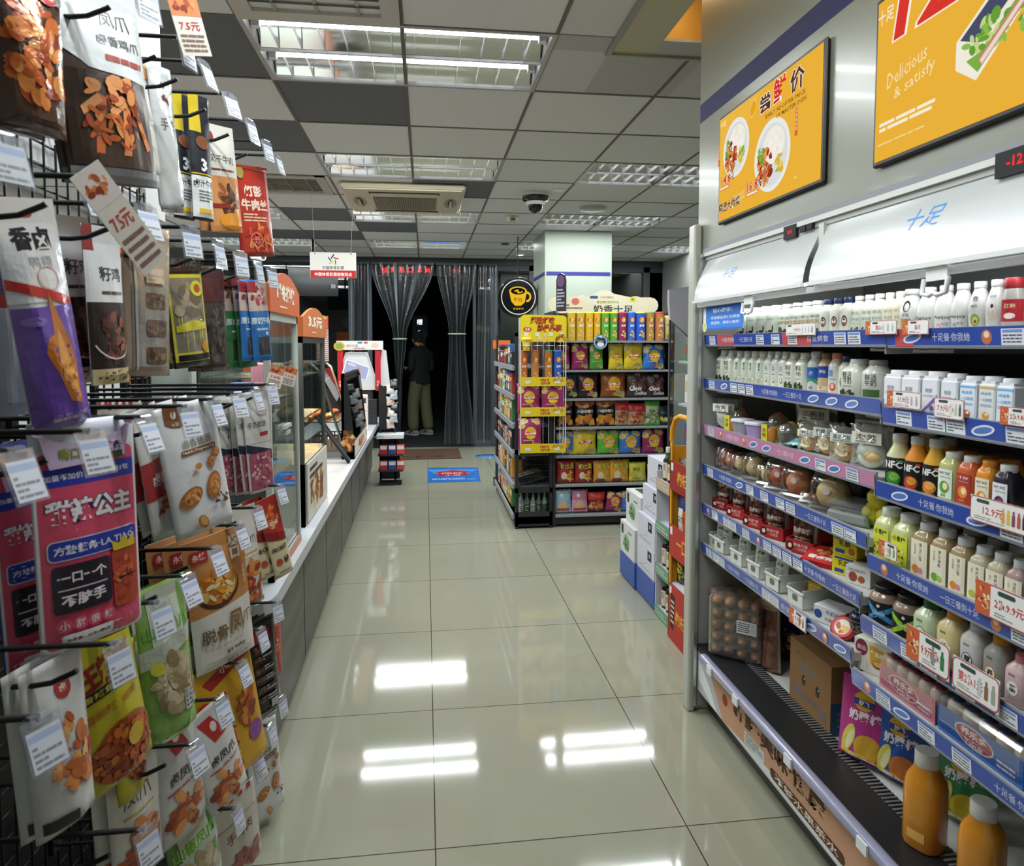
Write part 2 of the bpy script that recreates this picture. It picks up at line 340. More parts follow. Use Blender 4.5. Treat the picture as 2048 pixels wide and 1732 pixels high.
# storefront
b = MB('satin'); fc = '#3d434a'
def post(x0, x1, z0=0, z1=2.72, col=fc, y0=10.1, y1=10.2): b.box(x0, x1, y0, y1, z0, z1, col)
b.box(-5.1, 5.1, 10.08, 10.22, 2.70, 2.80, '#2b2f35')
for x0, x1 in ((-1.10, -1.03), (-.83, -.77), (.70, .745), (.965, 1.07), (1.54, 1.64), (2.66, 2.74), (3.3, 3.4), (-2.4, -2.33), (-3.2, -3.1)): post(x0, x1)
b.box(1.07, 3.6, 10.1, 10.2, 2.62, 2.70, '#2f343a'); b.box(-3.2, -1.1, 10.1, 10.2, 0, .25, '#2b2f35'); b.box(.745, .965, 10.1, 10.2, 0, .10, '#4a5058'); b.box(1.07, 3.6, 10.1, 10.2, 0, .18, '#4a5058')
struct(b.build('wall_back'))
b = MB('glass')
for x0, x1, z0 in ((-3.1, -2.4, .25), (-2.33, -1.1, .25), (1.07, 1.54, .18), (1.64, 2.66, .18), (2.74, 3.3, .18)): b.box(x0, x1, 10.14, 10.155, z0, 2.70, '#ffffff')
struct(b.build('window_1'))
b = MB('glass'); b.box(.745, .965, 10.13, 10.145, .1, 2.7, '#ffffff'); struct(b.build('window_2'))
# dark street behind: facade, lit word sign, red running sign
b = MB('matte'); b.box(-9, 9, 24, 24.3, 0, 7, '#15161a'); b.box(-9, -1.5, 17, 17.3, 0, 5, '#191b22'); struct(b.build('facade_across_the_street'))
b = MB('black_metal'); b.box(-.3, .05, 15.9, 15.98, 1.7, 2.2, '#0c0c0e'); D = Dec(b, plane((0, 15.9, 0), *FRONT), mat='neon'); D.text('槽', -.13, 2.05, .13, '#e8f0ff', .01); D.text('C', -.15, 1.83, .07, '#9fb0d8', .02); b.box(-.1, 0, 15.93, 16.0, -.02, 1.7, '#0c0c0e')
tag(b.build('street_sign'), 'small lit white character sign across the dark street above the standing person', 'sign')
b = MB('black_metal'); b.box(-.80, .75, 10.42, 10.5, 2.56, 2.72, '#120c0c'); b.box(-.82, -.79, 10.2, 10.45, 2.6, 2.68, '#1a1a1c'); b.box(.72, .75, 10.2, 10.45, 2.6, 2.68, '#1a1a1c'); D = Dec(b, plane((0, 10.42, 0), *FRONT), mat='neon')
for i, ch in enumerate('益育采口体鸡'): D.text(ch, -.60 + i * .128, 2.645, .085, '#ff1020', .02)
D.text('中彩', .47, 2.65, .06, '#c01020', .01)
tag(b.build('running_message_sign'), 'red lit running message board above the doorway outside', 'sign')
# white square pillar with a blue stripe
b = MB('satin'); b.box(1.32, 2.08, 7.5, 8.3, 0, CZ, '#a0aa9d'); D = Dec(b, plane((0, 7.5, 0), *FRONT)); D.rect(1.335, 2.29, 2.065, 2.335, '#2b2a7c'); D = Dec(b, plane((1.32, 0, 0), *LEFTW)); D.rect(-8.29, 2.29, -7.51, 2.335, '#2b2a7c'); struct(b.build('pillar'))

# ================================================================== ceiling fittings
def make_troffer():
    t = empty('ceiling_light', 'x', 'ceiling light')
    w, l, hgt = 1.256, .628, .11
    h = MB('satin'); h.box(0, w, 0, .012, 0, hgt, '#d5d5d2'); h.box(0, w, l - .012, l, 0, hgt, '#d5d5d2'); h.box(0, .012, 0, l, 0, hgt, '#d5d5d2'); h.box(w - .012, w, 0, l, 0, hgt, '#d5d5d2'); h.box(0, w, 0, l, hgt, hgt + .01, '#d8d8d4')
    h.box(-.004, w + .004, -.004, .016, -.006, .004, '#b4b2ac'); h.box(-.004, w + .004, l - .016, l + .004, -.006, .004, '#b4b2ac'); h.box(-.004, .016, 0, l, -.006, .004, '#b4b2ac'); h.box(w - .016, w + .004, 0, l, -.006, .004, '#b4b2ac')
    adopt(t, h.build('housing'))
    r = MB('chrome')
    for yc in (.157, .471):                     # two bright parabolic reflectors
        r.grid(lambda u, v, yc=yc: (.02 + (w - .04) * u, yc - .148 + .296 * v, .012 + .085 * (1 - (2 * v - 1) ** 2)), 1, 12, '#d4d6d2')
    adopt(t, r.build('reflector'))
    for yc in (.157, .471):
        tb = MB('tube'); tb.tube([(.05, yc, .055), (w - .05, yc, .055)], .0135, '#f2f5ff', n=10); o = adopt(t, tb.build('lamp_tube'))
        for xe in (.016, w - .05): e = MB('satin'); e.box(xe, xe + .034, yc - .016, yc + .016, .03, .08, '#eeeeee'); adopt(o, e.build('lamp_holder'))
    g = MB('steel')
    for i in range(1, 13):
        x = w * i / 13
        for yc in (.157, .471):
            g.add([(x, yc - .15, .0), (x, yc + .15, .0), (x, yc + .15, .05), (x, yc + .04, .022), (x, yc - .04, .022), (x, yc - .15, .05)], [(0, 1, 2, 3, 4, 5)], '#dcdedc', 'satin')
    g.box(.012, w - .012, l / 2 - .006, l / 2 + .006, 0, .03, '#d6d8d6', 'satin')
    adopt(t, g.build('louver'))
    return t
FN = {(0, 0): 'large twin tube ceiling light with louvers, nearest the camera', (0, 3): 'twin tube ceiling light just before the ceiling air conditioner', (0, 6): 'twin tube ceiling light just behind the ceiling air conditioner', (0, 9): 'twin tube ceiling light nearest the entrance door',
      (3, 3): 'louvered ceiling light before the dome camera, beside the fascia wall', (3, 6): 'louvered ceiling light over the crisps shelf, behind the smoke detector', (3, 9): 'louvered ceiling light in front of the white pillar', (-3, 6): 'louvered ceiling light over the food counter beside the red bag', (-3, 9): 'louvered ceiling light farthest over the food counter, above the hanging sign', (6, 9): 'louvered ceiling light beside the white pillar, farthest from the counter', (-3, 3): 'louvered ceiling light above the food counter, behind the hook rack', (0, -3): 'louvered ceiling light behind the camera', (-3, 0): 'louvered ceiling light above the hook rack'}
t0 = None
for k in FIX:
    p = (TX + k[0] * TS, TY + k[1] * TS, CZ)
    if t0 is None: t0 = t = make_troffer(); t.location = p; t['label'] = FN[k]; t['group'] = 'recessed ceiling lights'
    else: t = dup(t0, p, label=FN[k])
    [light('troffer_lamp', 1.16, .05, TROFFER_W / 2, (p[0] + .628, p[1] + q_, CZ - .006), (0, 0, 0), (.92, .98, .97)) for q_ in (.157, .471)]
def vent(x, y, sx, sy, label):
    t = empty('ceiling_vent', label, 'vent', (x, y, CZ)); f = MB('satin')
    for a, c in ((0, .07), (sy - .07, sy)): f.box(0, sx, a, c, -.014, .004, '#c4bfb4')
    for a, c in ((0, .07), (sx - .07, sx)): f.box(a, c, 0, sy, -.0139, .004, '#c4bfb4')
    f.box(0, sx, 0, sy, .03, .04, '#4a4640'); adopt(t, f.build('frame')); g = MB('satin')
    for i in range(1, 9):
        y_ = .06 + (sy - .12) * i / 9; g.add([(.06, y_ - .02, -.012), (sx - .06, y_ - .02, -.012), (sx - .06, y_ + .012, .016), (.06, y_ + .012, .016)], [(0, 1, 2, 3)], '#b8b2a6')
    for i in (1, 2, 3): x_ = sx * i / 4; g.box(x_ - .006, x_ + .006, .06, sy - .06, -.008, .016, '#a8a296')
    adopt(t, g.build('louver_slats'))
vent(-.71, 2.19, .62, .62, 'square white ceiling vent partly above the frame beside the nearest light')
vent(-1.37, 5.33, .62, .62, 'square white ceiling vent beside the ceiling air conditioner')
# cassette air conditioner
t = empty('air_conditioner', 'yellowed white cassette air conditioner set in the ceiling', 'air conditioner', (-.66, 5.46, CZ))
b = MB('satin'); b.box(0, .99, 0, .99, -.045, 0, '#cfc6ac', b=.02); b.box(.03, .96, .03, .96, -.055, -.045, '#d8cfb6', b=.004); adopt(t, b.build('panel'))
b = MB('matte'); b.box(.24, .76, .30, .78, -.062, -.055, '#8f8775'); 
for i in range(26): b.box(.245 + i * .0198, .2505 + i * .0198, .30, .78, -.066, -.062, '#5e574a' if 6 < i < 20 else '#776f5f')
adopt(t, b.build('intake_grille'))
for a in ((.22, .78, .12, .18), (.22, .78, .84, .90)):
    b = MB('satin'); b.box(*a, -.06, -.054, '#2c2a26'); b.box(a[0] + .01, a[1] - .01, a[2] + .02, a[3] - .02, -.066, -.058, '#d3cab0'); adopt(t, b.build('air_flap'))
for x in (.06, .82):
    b = MB('satin'); D = Dec(b, plane((0, 0, -.0555), *DOWNW)); D.ell(x + .06, -.5, .055, .2, '#a79f8c', 24); D.ell(x + .06, -.5, .022, .16, '#1f1c18', 20); b.tube([(x + .06, .38, -.07), (x + .06, .62, -.07)], .012, '#d3cab0'); adopt(t, b.build('corner_vent'))
# dome camera, detector, plates
t = empty('dome_camera', 'black and white dome surveillance camera on the ceiling', 'camera', (.924, 5.72, CZ)); b = MB('satin')
b.lathe([(.10, -.03), (.115, -.02), (.115, 0)], '#d9d9d6', n=28); adopt(t, b.build('mount'))
b = MB('gloss'); b.lathe([(.05, -.075), (.108, -.06), (.114, -.03)], '#1a1b1d', n=28); adopt(t, b.build('body'))
b = MB('satin'); b.lathe([(.075, -.10), (.08, -.085), (.08, -.072)], '#dcdcd8', n=28); adopt(t, b.build('ring'))
b = MB('gloss'); b.lathe([(.001, -.165), (.03, -.158), (.055, -.135), (.062, -.10)], '#0a0a0c', n=28); adopt(t, b.build('dome'))
t = empty('smoke_detector', 'small yellowed round smoke detector on the ceiling', 'smoke detector', (.86, 6.75, CZ)); b = MB('satin'); b.lathe([(.06, -.02), (.065, 0)], '#d8d0b4', n=20); adopt(t, b.build('base_plate')); b = MB('satin'); b.lathe([(.035, -.055), (.055, -.045), (.055, -.02)], '#cfc7aa', n=20); b.box(-.02, .02, -.056, -.052, -.048, -.032, '#4a4438'); adopt(t, b.build('sensor_head'))
b = MB('satin'); b.lathe([(.05, -.012), (.055, 0)], '#e6e4de', n=20); tag(b.build('sprinkler_cover', loc=(1.085, 5.55, CZ)), 'small oval white cover plate beside the dome camera', 'cover plate')
b = MB('satin'); b.lathe([(.03, -.03), (.12, -.022), (.13, 0)], '#b9b5ae', n=26); tag(b.build('ceiling_speaker', loc=(1.55, 6.24, CZ)), 'round pale grey ceiling speaker before the shelf light', 'speaker')
b = MB('satin'); b.lathe([(.05, -.014), (.055, 0)], '#4c4a46', n=18); tag(b.build('downlight', loc=(1.0, 8.56, CZ)), 'tiny dark round ceiling fitting near the coffee sign', 'downlight')
b = MB('satin'); b.lathe([(.001, -.02), (.05, -.02), (.07, 0)], '#e8e8e8', n=18); D = Dec(b, plane((0, 0, -.0205), *DOWNW), mat='led'); D.ell(0, 0, .045, .045, '#ffffff'); o = tag(b.build('spotlight', loc=(1.32, 9.5, CZ)), 'small glowing white spotlight above the round coffee sign', 'spotlight')
t = empty('bullet_camera', 'small white bullet camera near the back corner above the counter', 'camera', (-2.15, 9.2, CZ)); b = MB('satin'); b.tube([(0, 0, 0), (0, 0, -.1)], .02, '#cfcfcf'); adopt(t, b.build('bracket')); b = MB('satin'); b.tube([(-.06, .05, -.12), (.1, -.1, -.15)], .045, '#d9d9d9', n=14); b.tube([(.1, -.1, -.15), (.104, -.104, -.151)], .03, '#222222', n=12); adopt(t, b.build('barrel'))
# hanging white and red sign on two strings
t = empty('hanging_sign', 'white and red sports lottery sign hanging on strings from the ceiling', 'sign', (-.776, 6.0, 2.2))
b = MB('card'); b.box(-.192, .192, -.004, .004, -.107, .107, '#d9d7d0'); D = Dec(b, plane((0, -.004, 0), *FRONT)); D.rect(-.19, -.107, .19, -.045, '#b5282c'); D.text('中国体育彩票销售网点', 0, -.078, .032, '#f4e9e4', .015, w=.31); D.text('中国体育彩票', 0, -.022, .032, '#3a3a3c', .01, w=.18)
for i, c_ in enumerate(('#20242c', '#b83a2c', '#3d8a4a', '#d3b83a', '#35538c')):
    a = PI / 2 - i * 2 * PI / 5 + .2; cx_, cy_ = .027 * math.cos(a), .045 + .027 * math.sin(a); t_ = a - .8; q = (math.cos(t_), math.sin(t_)); D.poly([(cx_ + q[0] * .024 - q[1] * .005, cy_ + q[1] * .024 + q[0] * .005), (cx_ - q[0] * .02 - q[1] * .005, cy_ - q[1] * .02 + q[0] * .005), (cx_ - q[0] * .02 + q[1] * .005, cy_ - q[1] * .02 - q[0] * .005), (cx_ + q[0] * .024 + q[1] * .005, cy_ + q[1] * .024 - q[0] * .005)], c_)
for x in (-.15, .15): D.ell(x, .096, .006, .006, '#444444', 10)
adopt(t, b.build('board'))
for x in (-.15, .15): b = MB('satin'); b.tube([(x, 0, .096), (x * 1.15, 0, CZ - 2.2)], .0012, '#b8b8b8', n=5); adopt(t, b.build('string'))
# ================================================================== open multideck cooler
XF = 1.115
cooler = empty('open_cooler', 'long open-fronted grey cooler full of dairy drinks along the right side', 'cooler', (1.12, 1.5, 0))
def cpart(mb, name, par=None):
    o = mb.build(name); p = par or cooler
    o.parent = p; o.matrix_parent_inverse = Matrix.Translation((-1.12, -1.5, 0)); return o
b = MB('enamel'); b.box(1.10, 1.92, 2.63, 2.69, .02, 1.885, '#9a9b97', b=.004); b.box(1.068, 1.10, 2.628, 2.69, .0, 2.0, '#b4b5ac', b=.006); b.box(1.085, 1.098, 2.615, 2.63, .03, 1.88, '#c8cac8', 'steel'); b.box(1.075, 1.10, 2.69, 2.70, 0, 2, '#6d6f6c'); cpart(b, 'end_panel')
b = MB('satin'); b.box(1.80, 1.84, .3, 2.63, .1, 1.885, '#5a5b5a'); b.box(1.10, 1.84, .3, 2.63, 1.87, 1.90, '#c9cac6'); cpart(b, 'back_panel')
b = MB('black_metal'); b.box(1.15, 1.80, .3, 2.62, .02, .10, '#141416')
for i in range(40): b.box(1.146, 1.151, .35 + i * .056, .36 + i * .056, .05, .06, '#000000')
for y in (2.5, 1.4, .5): b.box(1.2, 1.25, y, y + .05, 0, .03, '#1a1a1a')
cpart(b, 'kick_plate')
b = MB('satin'); b.box(1.105, 1.16, .3, 2.628, .10, .285, '#b9b6ae')
D = Dec(b, plane((1.105, 0, 0), *LEFTW), mat='card'); D.rect(-2.61, .105, -.31, .272, '#c79a7c')
rr = random.Random(8)
D.poly([(-2.61, .105), (-2.61, .272), (-2.55, .272), (-2.45, .18), (-2.38, .105)], '#b9bfc6'); D.poly([(-2.61, .15), (-2.61, .23), (-2.5, .17), (-2.43, .105), (-2.48, .105)], '#e8e9ea'); D.ell(-2.36, .19, .022, .022, '#a6352c'); D.ell(-2.355, .203, .006, .01, '#3c7a35')
D.poly([(-2.35, .105), (-2.0, .135), (-1.6, .12), (-1.5, .105)], '#d7dce2')
D.text('新鲜·美味·健康', -2.0, .212, .072, '#4b2f20', .03, w=.58)
D.rrect(-2.02, .118, -1.62, .152, .016, '#5b3a28'); D.text('不够水果茶水', -1.82, .135, .024, '#eadfd2', .01, w=.34)
D.rect(-2.2, .125, -2.06, .168, '#cfd3d4'); D.lines(-2.19, .13, -2.07, .165, 4, '#6f7376', 3)
for i in range(9): D.ell(-1.5 + i * .12, .15 + .03 * math.sin(i * 2), .035, .03, rr.choice(['#d8b79e', '#a83c33', '#c98a4c', '#e6d9cc']), 14)
cpart(b, 'front_panel')
b = MB('black_metal'); b.box(1.10, 1.235, .3, 2.628, .27, .288, '#1b1b1d'); b.quad((1.235, .3, .288), (1.28, .3, .276), (1.28, 2.628, .276), (1.235, 2.628, .288), '#202022')
for i in range(150): y = .35 + i * .015; b.box(1.222, 1.268, y, y + .006, .288, .2895, '#6c6d6e')
cpart(b, 'air_grille')
b = MB('satin'); b.box(1.28, 1.80, .3, 2.628, .255, .275, '#dededa'); D = Dec(b, plane((0, 0, .275), *TOPW)); 
for y in (2.3, 1.95, 1.5): D.ell(1.36, y, .012, .012, '#1a1a1a', 14)
cpart(b, 'deck')
b = MB('gloss'); b.tube([(1.088, .3, .278), (1.088, 2.52, .278)], .019, '#8b8ca6', n=12)
for y in (2.42, 2.2, 1.85, 1.5, 1.2): b.box(1.064, 1.069, y - .02, y + .02, .262, .292, '#dfe3ea', 'card')
cpart(b, 'bumper_rail')
# shelves with price strips
STRIP_TXT = ['十足餐·你我她', '一日三餐到十足', '自营鲜食', '十足餐']
def shelf(y0, y1, zt, col, seed, reds=(), nocard=False):
    b = MB('satin'); b.box(1.122, 1.76, y0, y1, zt - .034, zt - .012, '#b9bab6'); b.box(1.122, 1.76, y0 + .01, y0 + .014, zt - .06, zt - .034, '#9a9b98')
    for y in (y0 + .06, y1 - .09): b.box(1.15, 1.5, y, y + .03, zt - .048, zt - .034, '#8d8e8c'); b.box(1.15, 1.19, y - .03, y + .05, zt - .054, zt - .046, '#c9cac8')
    s = cpart(b, 'shelf'); p = MB('gloss')
    S = plane((XF, 0, zt - .04), (0, -1, 0), (-.10, 0, .995)); p.box(XF + .001, XF + .007, y0, y1, zt - .043, zt + .002, '#9fa3ad')
    D = Dec(p, S, mat='gloss'); D.rect(-y1, 0, -y0, .041, col); r = random.Random(seed); D.rect(-y1, 0, -y0, .0035, '#8f949e')
    for (a, c) in reds: D.rect(-a, .0, -c, .041, '#c4555a')
    y = y1 - .05; k = 0
    while y > y0 + .06:
        q = r.random()
        if q < .52:
            w = .052; D.rect(-y, .004, -y + w, .036, '#e6eaf2'); D.rect(-y + .003, .028, -y + w - .004, .034, '#7f9ad0'); D.lines(-y + .004, .007, -y + w - .005, .026, 3, '#5f6470', int(y * 1e4))
            y -= w + r.choice([.004, .01, .05])
        elif q < .68: D.ell(-y + .035, .02, .03, .011, '#e9edf6', 18, .2); D.ell(-y + .035, .02, .024, .007, '#5d7fca', 16, .2); y -= .09
        elif q < .88: D.text(STRIP_TXT[k % 4], -y + .06, .021, .018, '#d6def2' if col != '#c987ac' else '#f3e2ec', .0, w=.105); k += 1; y -= .14
        else: D.ell(-y + .015, .02, .013, .015, '#c9774e', 14); D.ell(-y + .015, .025, .007, .007, '#f0d9c0', 10); y -= .05
    o = p.build('price_strip'); o.parent = s
    return s
BL, PK = '#3550a8', '#c987ac'
SH = {'S1': (1.535, 2.622, 1.558), 'S2': (1.545, 2.622, 1.385), 'S3': (1.56, 2.622, 1.20), 'S4': (1.585, 2.622, 1.038), 'S5': (1.605, 2.622, .878), 'S6': (1.635, 2.622, .716),
      'N1': (.55, 1.528, 1.556), 'N2': (.55, 1.538, 1.368), 'N3': (.55, 1.553, 1.182), 'N4': (.55, 1.578, .99), 'N5': (.55, 1.598, .822), 'N6': (.55, 1.628, .668)}
for i, (k, (y0, y1, zt)) in enumerate(SH.items()):
    shelf(y0, y1, zt, PK if k == 'S3' else BL, 11 + i, {'S1': [(2.5, 2.36), (2.02, 1.86)], 'N1': [(1.5, 1.44)], 'N2': [(1.12, 1.0)], 'N3': [(.95, .8)]}.get(k, ()))
ZS = {k: v[2] - .012 for k, v in SH.items()}
# light canopies: bowed white covers lit from behind by the cooler's own lamps
for (y0, y1) in ((1.815, 2.60), (.55, 1.785)):
    b = MB('canopy'); b.grid(lambda u, v: (1.112 - .055 * math.sin(v * PI * .5) ** 1.2, y0 + (y1 - y0) * u, 1.855 - .165 * v), 2, 10, '#e6e7e3'); b.box(1.05, 1.062, y0, y1, 1.684, 1.694, '#e9eaea', 'gloss')
    D = Dec(b, lambda u, v, off, y1=y1: Vector((1.112 - .055 * math.sin(min(1, max(0, (1.855 - v) / .165)) * PI * .5) ** 1.2 - off * 3, -u, v)), mat='satin')
    yc = 2.33 if y0 > 1.8 else 1.385; D.text('十足', -yc, 1.775 if y0 > 1.8 else 1.80, .04 if y0 > 1.8 else .046, '#2f86d6', .0, w=.11, slant=.25)
    o = cpart(b, 'light_canopy')
    b = MB('satin'); b.box(1.09, 1.125, y0, y1, 1.672, 1.684, '#dcdedd'); b.box(1.072, 1.09, y0, y1, 1.668, 1.684, '#eceeee'); q = cpart(b, 'curtain_bar'); 
    b = MB('gloss'); yh = (y0 + y1) / 2 - .06 if y0 > 1.8 else 1.31; b.box(1.06, 1.066, yh - .03, yh + .03, 1.655, 1.685, '#eeeeee'); b.tube([(1.06, yh - .034, 1.66), (1.055, yh - .034, 1.628), (1.055, yh - .012, 1.624), (1.055, yh, 1.63), (1.055, yh + .012, 1.624), (1.055, yh + .034, 1.628), (1.06, yh + .034, 1.66)], .0055, '#f0f1f4', n=8); hq = b.build('curtain_handle'); hq.parent = q
    b = MB('led'); b.box(1.105, 1.12, y0 + .02, y1 - .02, 1.694, 1.702, '#eef4ff'); cpart(b, 'lamp_strip')
    light('cooler_lamp', .05, y1 - y0 - .06, COOLER_W * (y1 - y0), (1.115, (y0 + y1) / 2, 1.69), (0, math.radians(-20), 0), (.95, .98, 1))
    light('canopy_lamp', .03, y1 - y0 - .06, .09 * (y1 - y0) * (1.35 if y0 < 1 else .4), (1.135, (y0 + y1) / 2, 1.72), (0, math.radians(80), 0), (.95, .98, 1))
b = MB('satin'); b.box(1.108, 1.14, .3, 2.62, 1.855, 1.885, '#a6a7a3'); b.box(1.104, 1.109, .3, 2.64, 1.881, 1.886, '#2a2a2a')
b.box(1.10, 1.14, 1.788, 1.812, 1.69, 1.86, '#c4c5c0'); cpart(b, 'header_rail')
b = MB('matte'); b.box(1.098, 1.108, 1.93, 2.0, 1.842, 1.882, '#17181b'); D = Dec(b, plane((1.098, 0, 0), *LEFTW), mat='neon'); D.text('8', -1.97, 1.862, .014, '#ff2a30', .02); D.text('4', -1.957, 1.862, .014, '#ff2a30', .02); cpart(b, 'temperature_display')
b = MB('matte'); b.box(1.098, 1.108, 1.845, 1.873, 1.852, 1.868, '#17181b'); b.box(1.098, 1.108, 1.88, 1.908, 1.852, 1.868, '#17181b'); cpart(b, 'rocker_switch')
b = MB('matte'); b.box(1.095, 1.108, 1.10, 1.21, 1.84, 1.888, '#17181b'); D = Dec(b, plane((1.095, 0, 0), *LEFTW), mat='neon'); D.text('-12', -1.165, 1.866, .02, '#ff2a30', .02, w=.036); cpart(b, 'temperature_display')
# lightbox posters on the fascia
def poster(y0, y1, z0, z1, label, draw):
    w, h = y1 - y0, z1 - z0; t = empty('menu_lightbox', label, 'poster', (1.098, (y0 + y1) / 2, z0), -PI / 2)
    b = MB('black_metal'); b.box(-w / 2, w / 2, -.014, 0, 0, h, '#0e0e10', b=.005); adopt(t, b.build('frame'))
    b = MB('lightbox'); b.box(-w / 2 + .012, w / 2 - .012, -.0155, -.013, .012, h - .012, '#f0b63c'); draw(Dec(b, plane((0, -.0155, 0), *FRONT), mat='lightbox'), w, h); adopt(t, b.build('backlit_print')); return t
MEAT = ['#b5502e', '#c9713c', '#8f3322', '#e0a060', '#d98a4a']
def plate(D, cx, cy, r, seed):
    D.ell(cx, cy, r, r, '#eef0ee', 36); D.ell(cx, cy, r * .86, r * .86, '#dfe2df', 36); D.ell(cx + r * .1, cy + r * .25, r * .6, r * .5, '#f6f3e6', 24)
    D.food(cx + r * .1, cy + r * .3, r * .5, r * .4, ['#fbf8ee', '#efe9d6', '#f4efdf'], 40, r * .09, seed); D.food(cx - r * .35, cy - r * .25, r * .42, r * .5, MEAT + ['#a02a22'], 60, r * .13, seed + 1); D.food(cx + r * .45, cy - r * .35, r * .22, r * .25, ['#d9b53a', '#8fb23a', '#e6cf6a'], 24, r * .1, seed + 2); D.food(cx - r * .6, cy + r * .1, r * .15, r * .3, ['#6fa23a', '#8db84a'], 12, r * .1, seed + 3)
def post1(D, w, h):
    D.poly([(-w / 2 + .012, h - .012), (-.02, h - .012), (-w / 2 + .012, .12)], '#f2bc48')
    D.text('十足', -.30, h - .035, .022, '#fff4d8', .01, w=.045); plate(D, -.195, .245, .10, 3); plate(D, .06, .15, .112, 9)
    D.text('尝', .015, .325, .06, '#ffffff', .05, w=.072); D.text('尝', .015, .325, .056, '#5a3426', .025, w=.067); D.text('鲜', .105, .335, .082, '#ffffff', .05, w=.08); D.text('鲜', .105, .335, .078, '#d9302a', .025, w=.075); D.text('价', .205, .328, .07, '#ffffff', .05, w=.082); D.text('价', .205, .328, .066, '#5a3426', .025, w=.077)
    D.text('EARLY ADOPTER PRICE', .135, .279, .013, '#7a4a20', .01, w=.23); D.text('OF MASTER DISH', .17, .259, .013, '#7a4a20', .01, w=.17)
    D.ell(-.065, .335, .022, .03, '#f5cf72', 18, -.5); D.ell(-.065, .335, .018, .025, '#e9a81f', 18, -.5)
    D.text('14.8', -.262, .150, .036, '#fff4e0', .05, w=.08); D.text('14.8', -.262, .150, .034, '#d4322a', .02, w=.077); D.text('元', -.208, .147, .022, '#5a3426', .01); D.rrect(-.315, .118, -.235, .130, .005, '#d4322a'); D.rrect(-.312, .120, -.238, .128, .004, '#fdeccb')
    D.text('16.8', -.06, .083, .036, '#fff4e0', .05, w=.08); D.text('16.8', -.06, .083, .034, '#d4322a', .02, w=.077); D.text('元', -.007, .08, .022, '#5a3426', .01); D.rrect(-.10, .052, -.02, .064, .005, '#d4322a'); D.rrect(-.097, .054, -.023, .062, .004, '#fdeccb')
    D.text('精选大师菜', -.232, .055, .036, '#fff4d8', .05, w=.175); D.text('精选大师菜', -.232, .055, .035, '#4a2d24', .02, w=.17); D.text('Delicious', -.155, .075, .014, '#fae3b0', 0, rot=.12); D.text('& satisfy', -.14, .058, .014, '#fae3b0', 0, rot=.12)
    D.rrect(-.328, .21, -.315, .29, .004, '#e0653a'); D.vtext('双拼时蔬', -.3215, .286, .011, '#fbe8c8', 0); D.rrect(.20, .165, .215, .245, .004, '#e0653a'); D.vtext('招牌烤肉饭', .2075, .243, .011, '#fbe8c8', 0); D.lines(.2, .04, .3, .05, 1, '#f6d48a', 4)
def post2(D, w, h):
    D.text('十足', -.30, h - .05, .035, '#fff4d8', .01, w=.055)
    D.text('12', -.165, .335, .125, '#fff6e6', .06, w=.2, slant=.2); D.text('12', -.165, .335, .118, '#dd3a30', .03, w=.19, slant=.2); D.text('元', -.02, .335, .075, '#fff6e6', .05); D.text('元', -.02, .335, .07, '#5a3426', .025)
    D.text('新品任选', .13, .365, .05, '#fff6e6', .05, w=.2); D.text('新品任选', .13, .365, .048, '#4a2d24', .02, w=.19); D.text('NEW AND TASTY', .12, .318, .018, '#7a4a20', .02, w=.21)
    D.text('Delicious', -.225, .2, .034, '#fbe7b4', .0, w=.13, rot=.18, slant=.2); D.text('& satisfy', -.2, .16, .034, '#fbe7b4', .0, w=.13, rot=.18, slant=.2)
    pts = [(-.07, .19), (.09, .30), (.14, .285), (.135, .24), (-.02, .105), (-.07, .14)]
    D.poly([(x * 1.08 - .002, (y - .2) * 1.12 + .2) for x, y in pts], '#f6f2e2'); D.poly([(-.068, .188), (.088, .297), (.135, .28), (-.02, .165)], '#4a5068'); D.poly([(-.02, .165), (.135, .28), (.133, .262), (-.018, .145)], '#f2ecd8'); D.poly([(-.05, .14), (-.018, .145), (.133, .262), (.132, .24), (-.02, .108)], '#7fb24a'); D.food(.03, .175, .09, .03, ['#8fc04f', '#6aa23b', '#c9d98a'], 40, .012, 5); D.poly([(-.02, .135), (.12, .245), (.128, .228), (-.012, .116)], '#c58a6a'); D.poly([(-.015, .13), (.115, .235), (.12, .228), (-.01, .12)], '#eedbd0')
    D.ell(.15, .245, .027, .027, '#fff0e0', 24); D.ell(.15, .245, .023, .023, '#d2353a', 24); D.text('或', .15, .245, .028, '#ffffff', .02)
    D.rrect(.185, .16, .33, .29, .03, '#f7f3e6'); D.ell(.262, .228, .06, .05, '#e0c23a', 24); D.food(.262, .215, .05, .035, ['#e7d35c', '#8db53f', '#f0e08a', '#7fa63a'], 40, .013, 15)
    D.lines(-.31, .075, -.13, .10, 2, '#fdf3d8', 5, .6); D.lines(-.315, .045, -.16, .052, 1, '#f6dc9a', 6)
poster(1.772, 2.452, 1.965, 2.357, 'orange lit menu board with two rice plates, above the cooler', post1)
poster(.886, 1.566, 1.948, 2.345, 'orange lit board with a big red 12 and rice sandwich', post2)
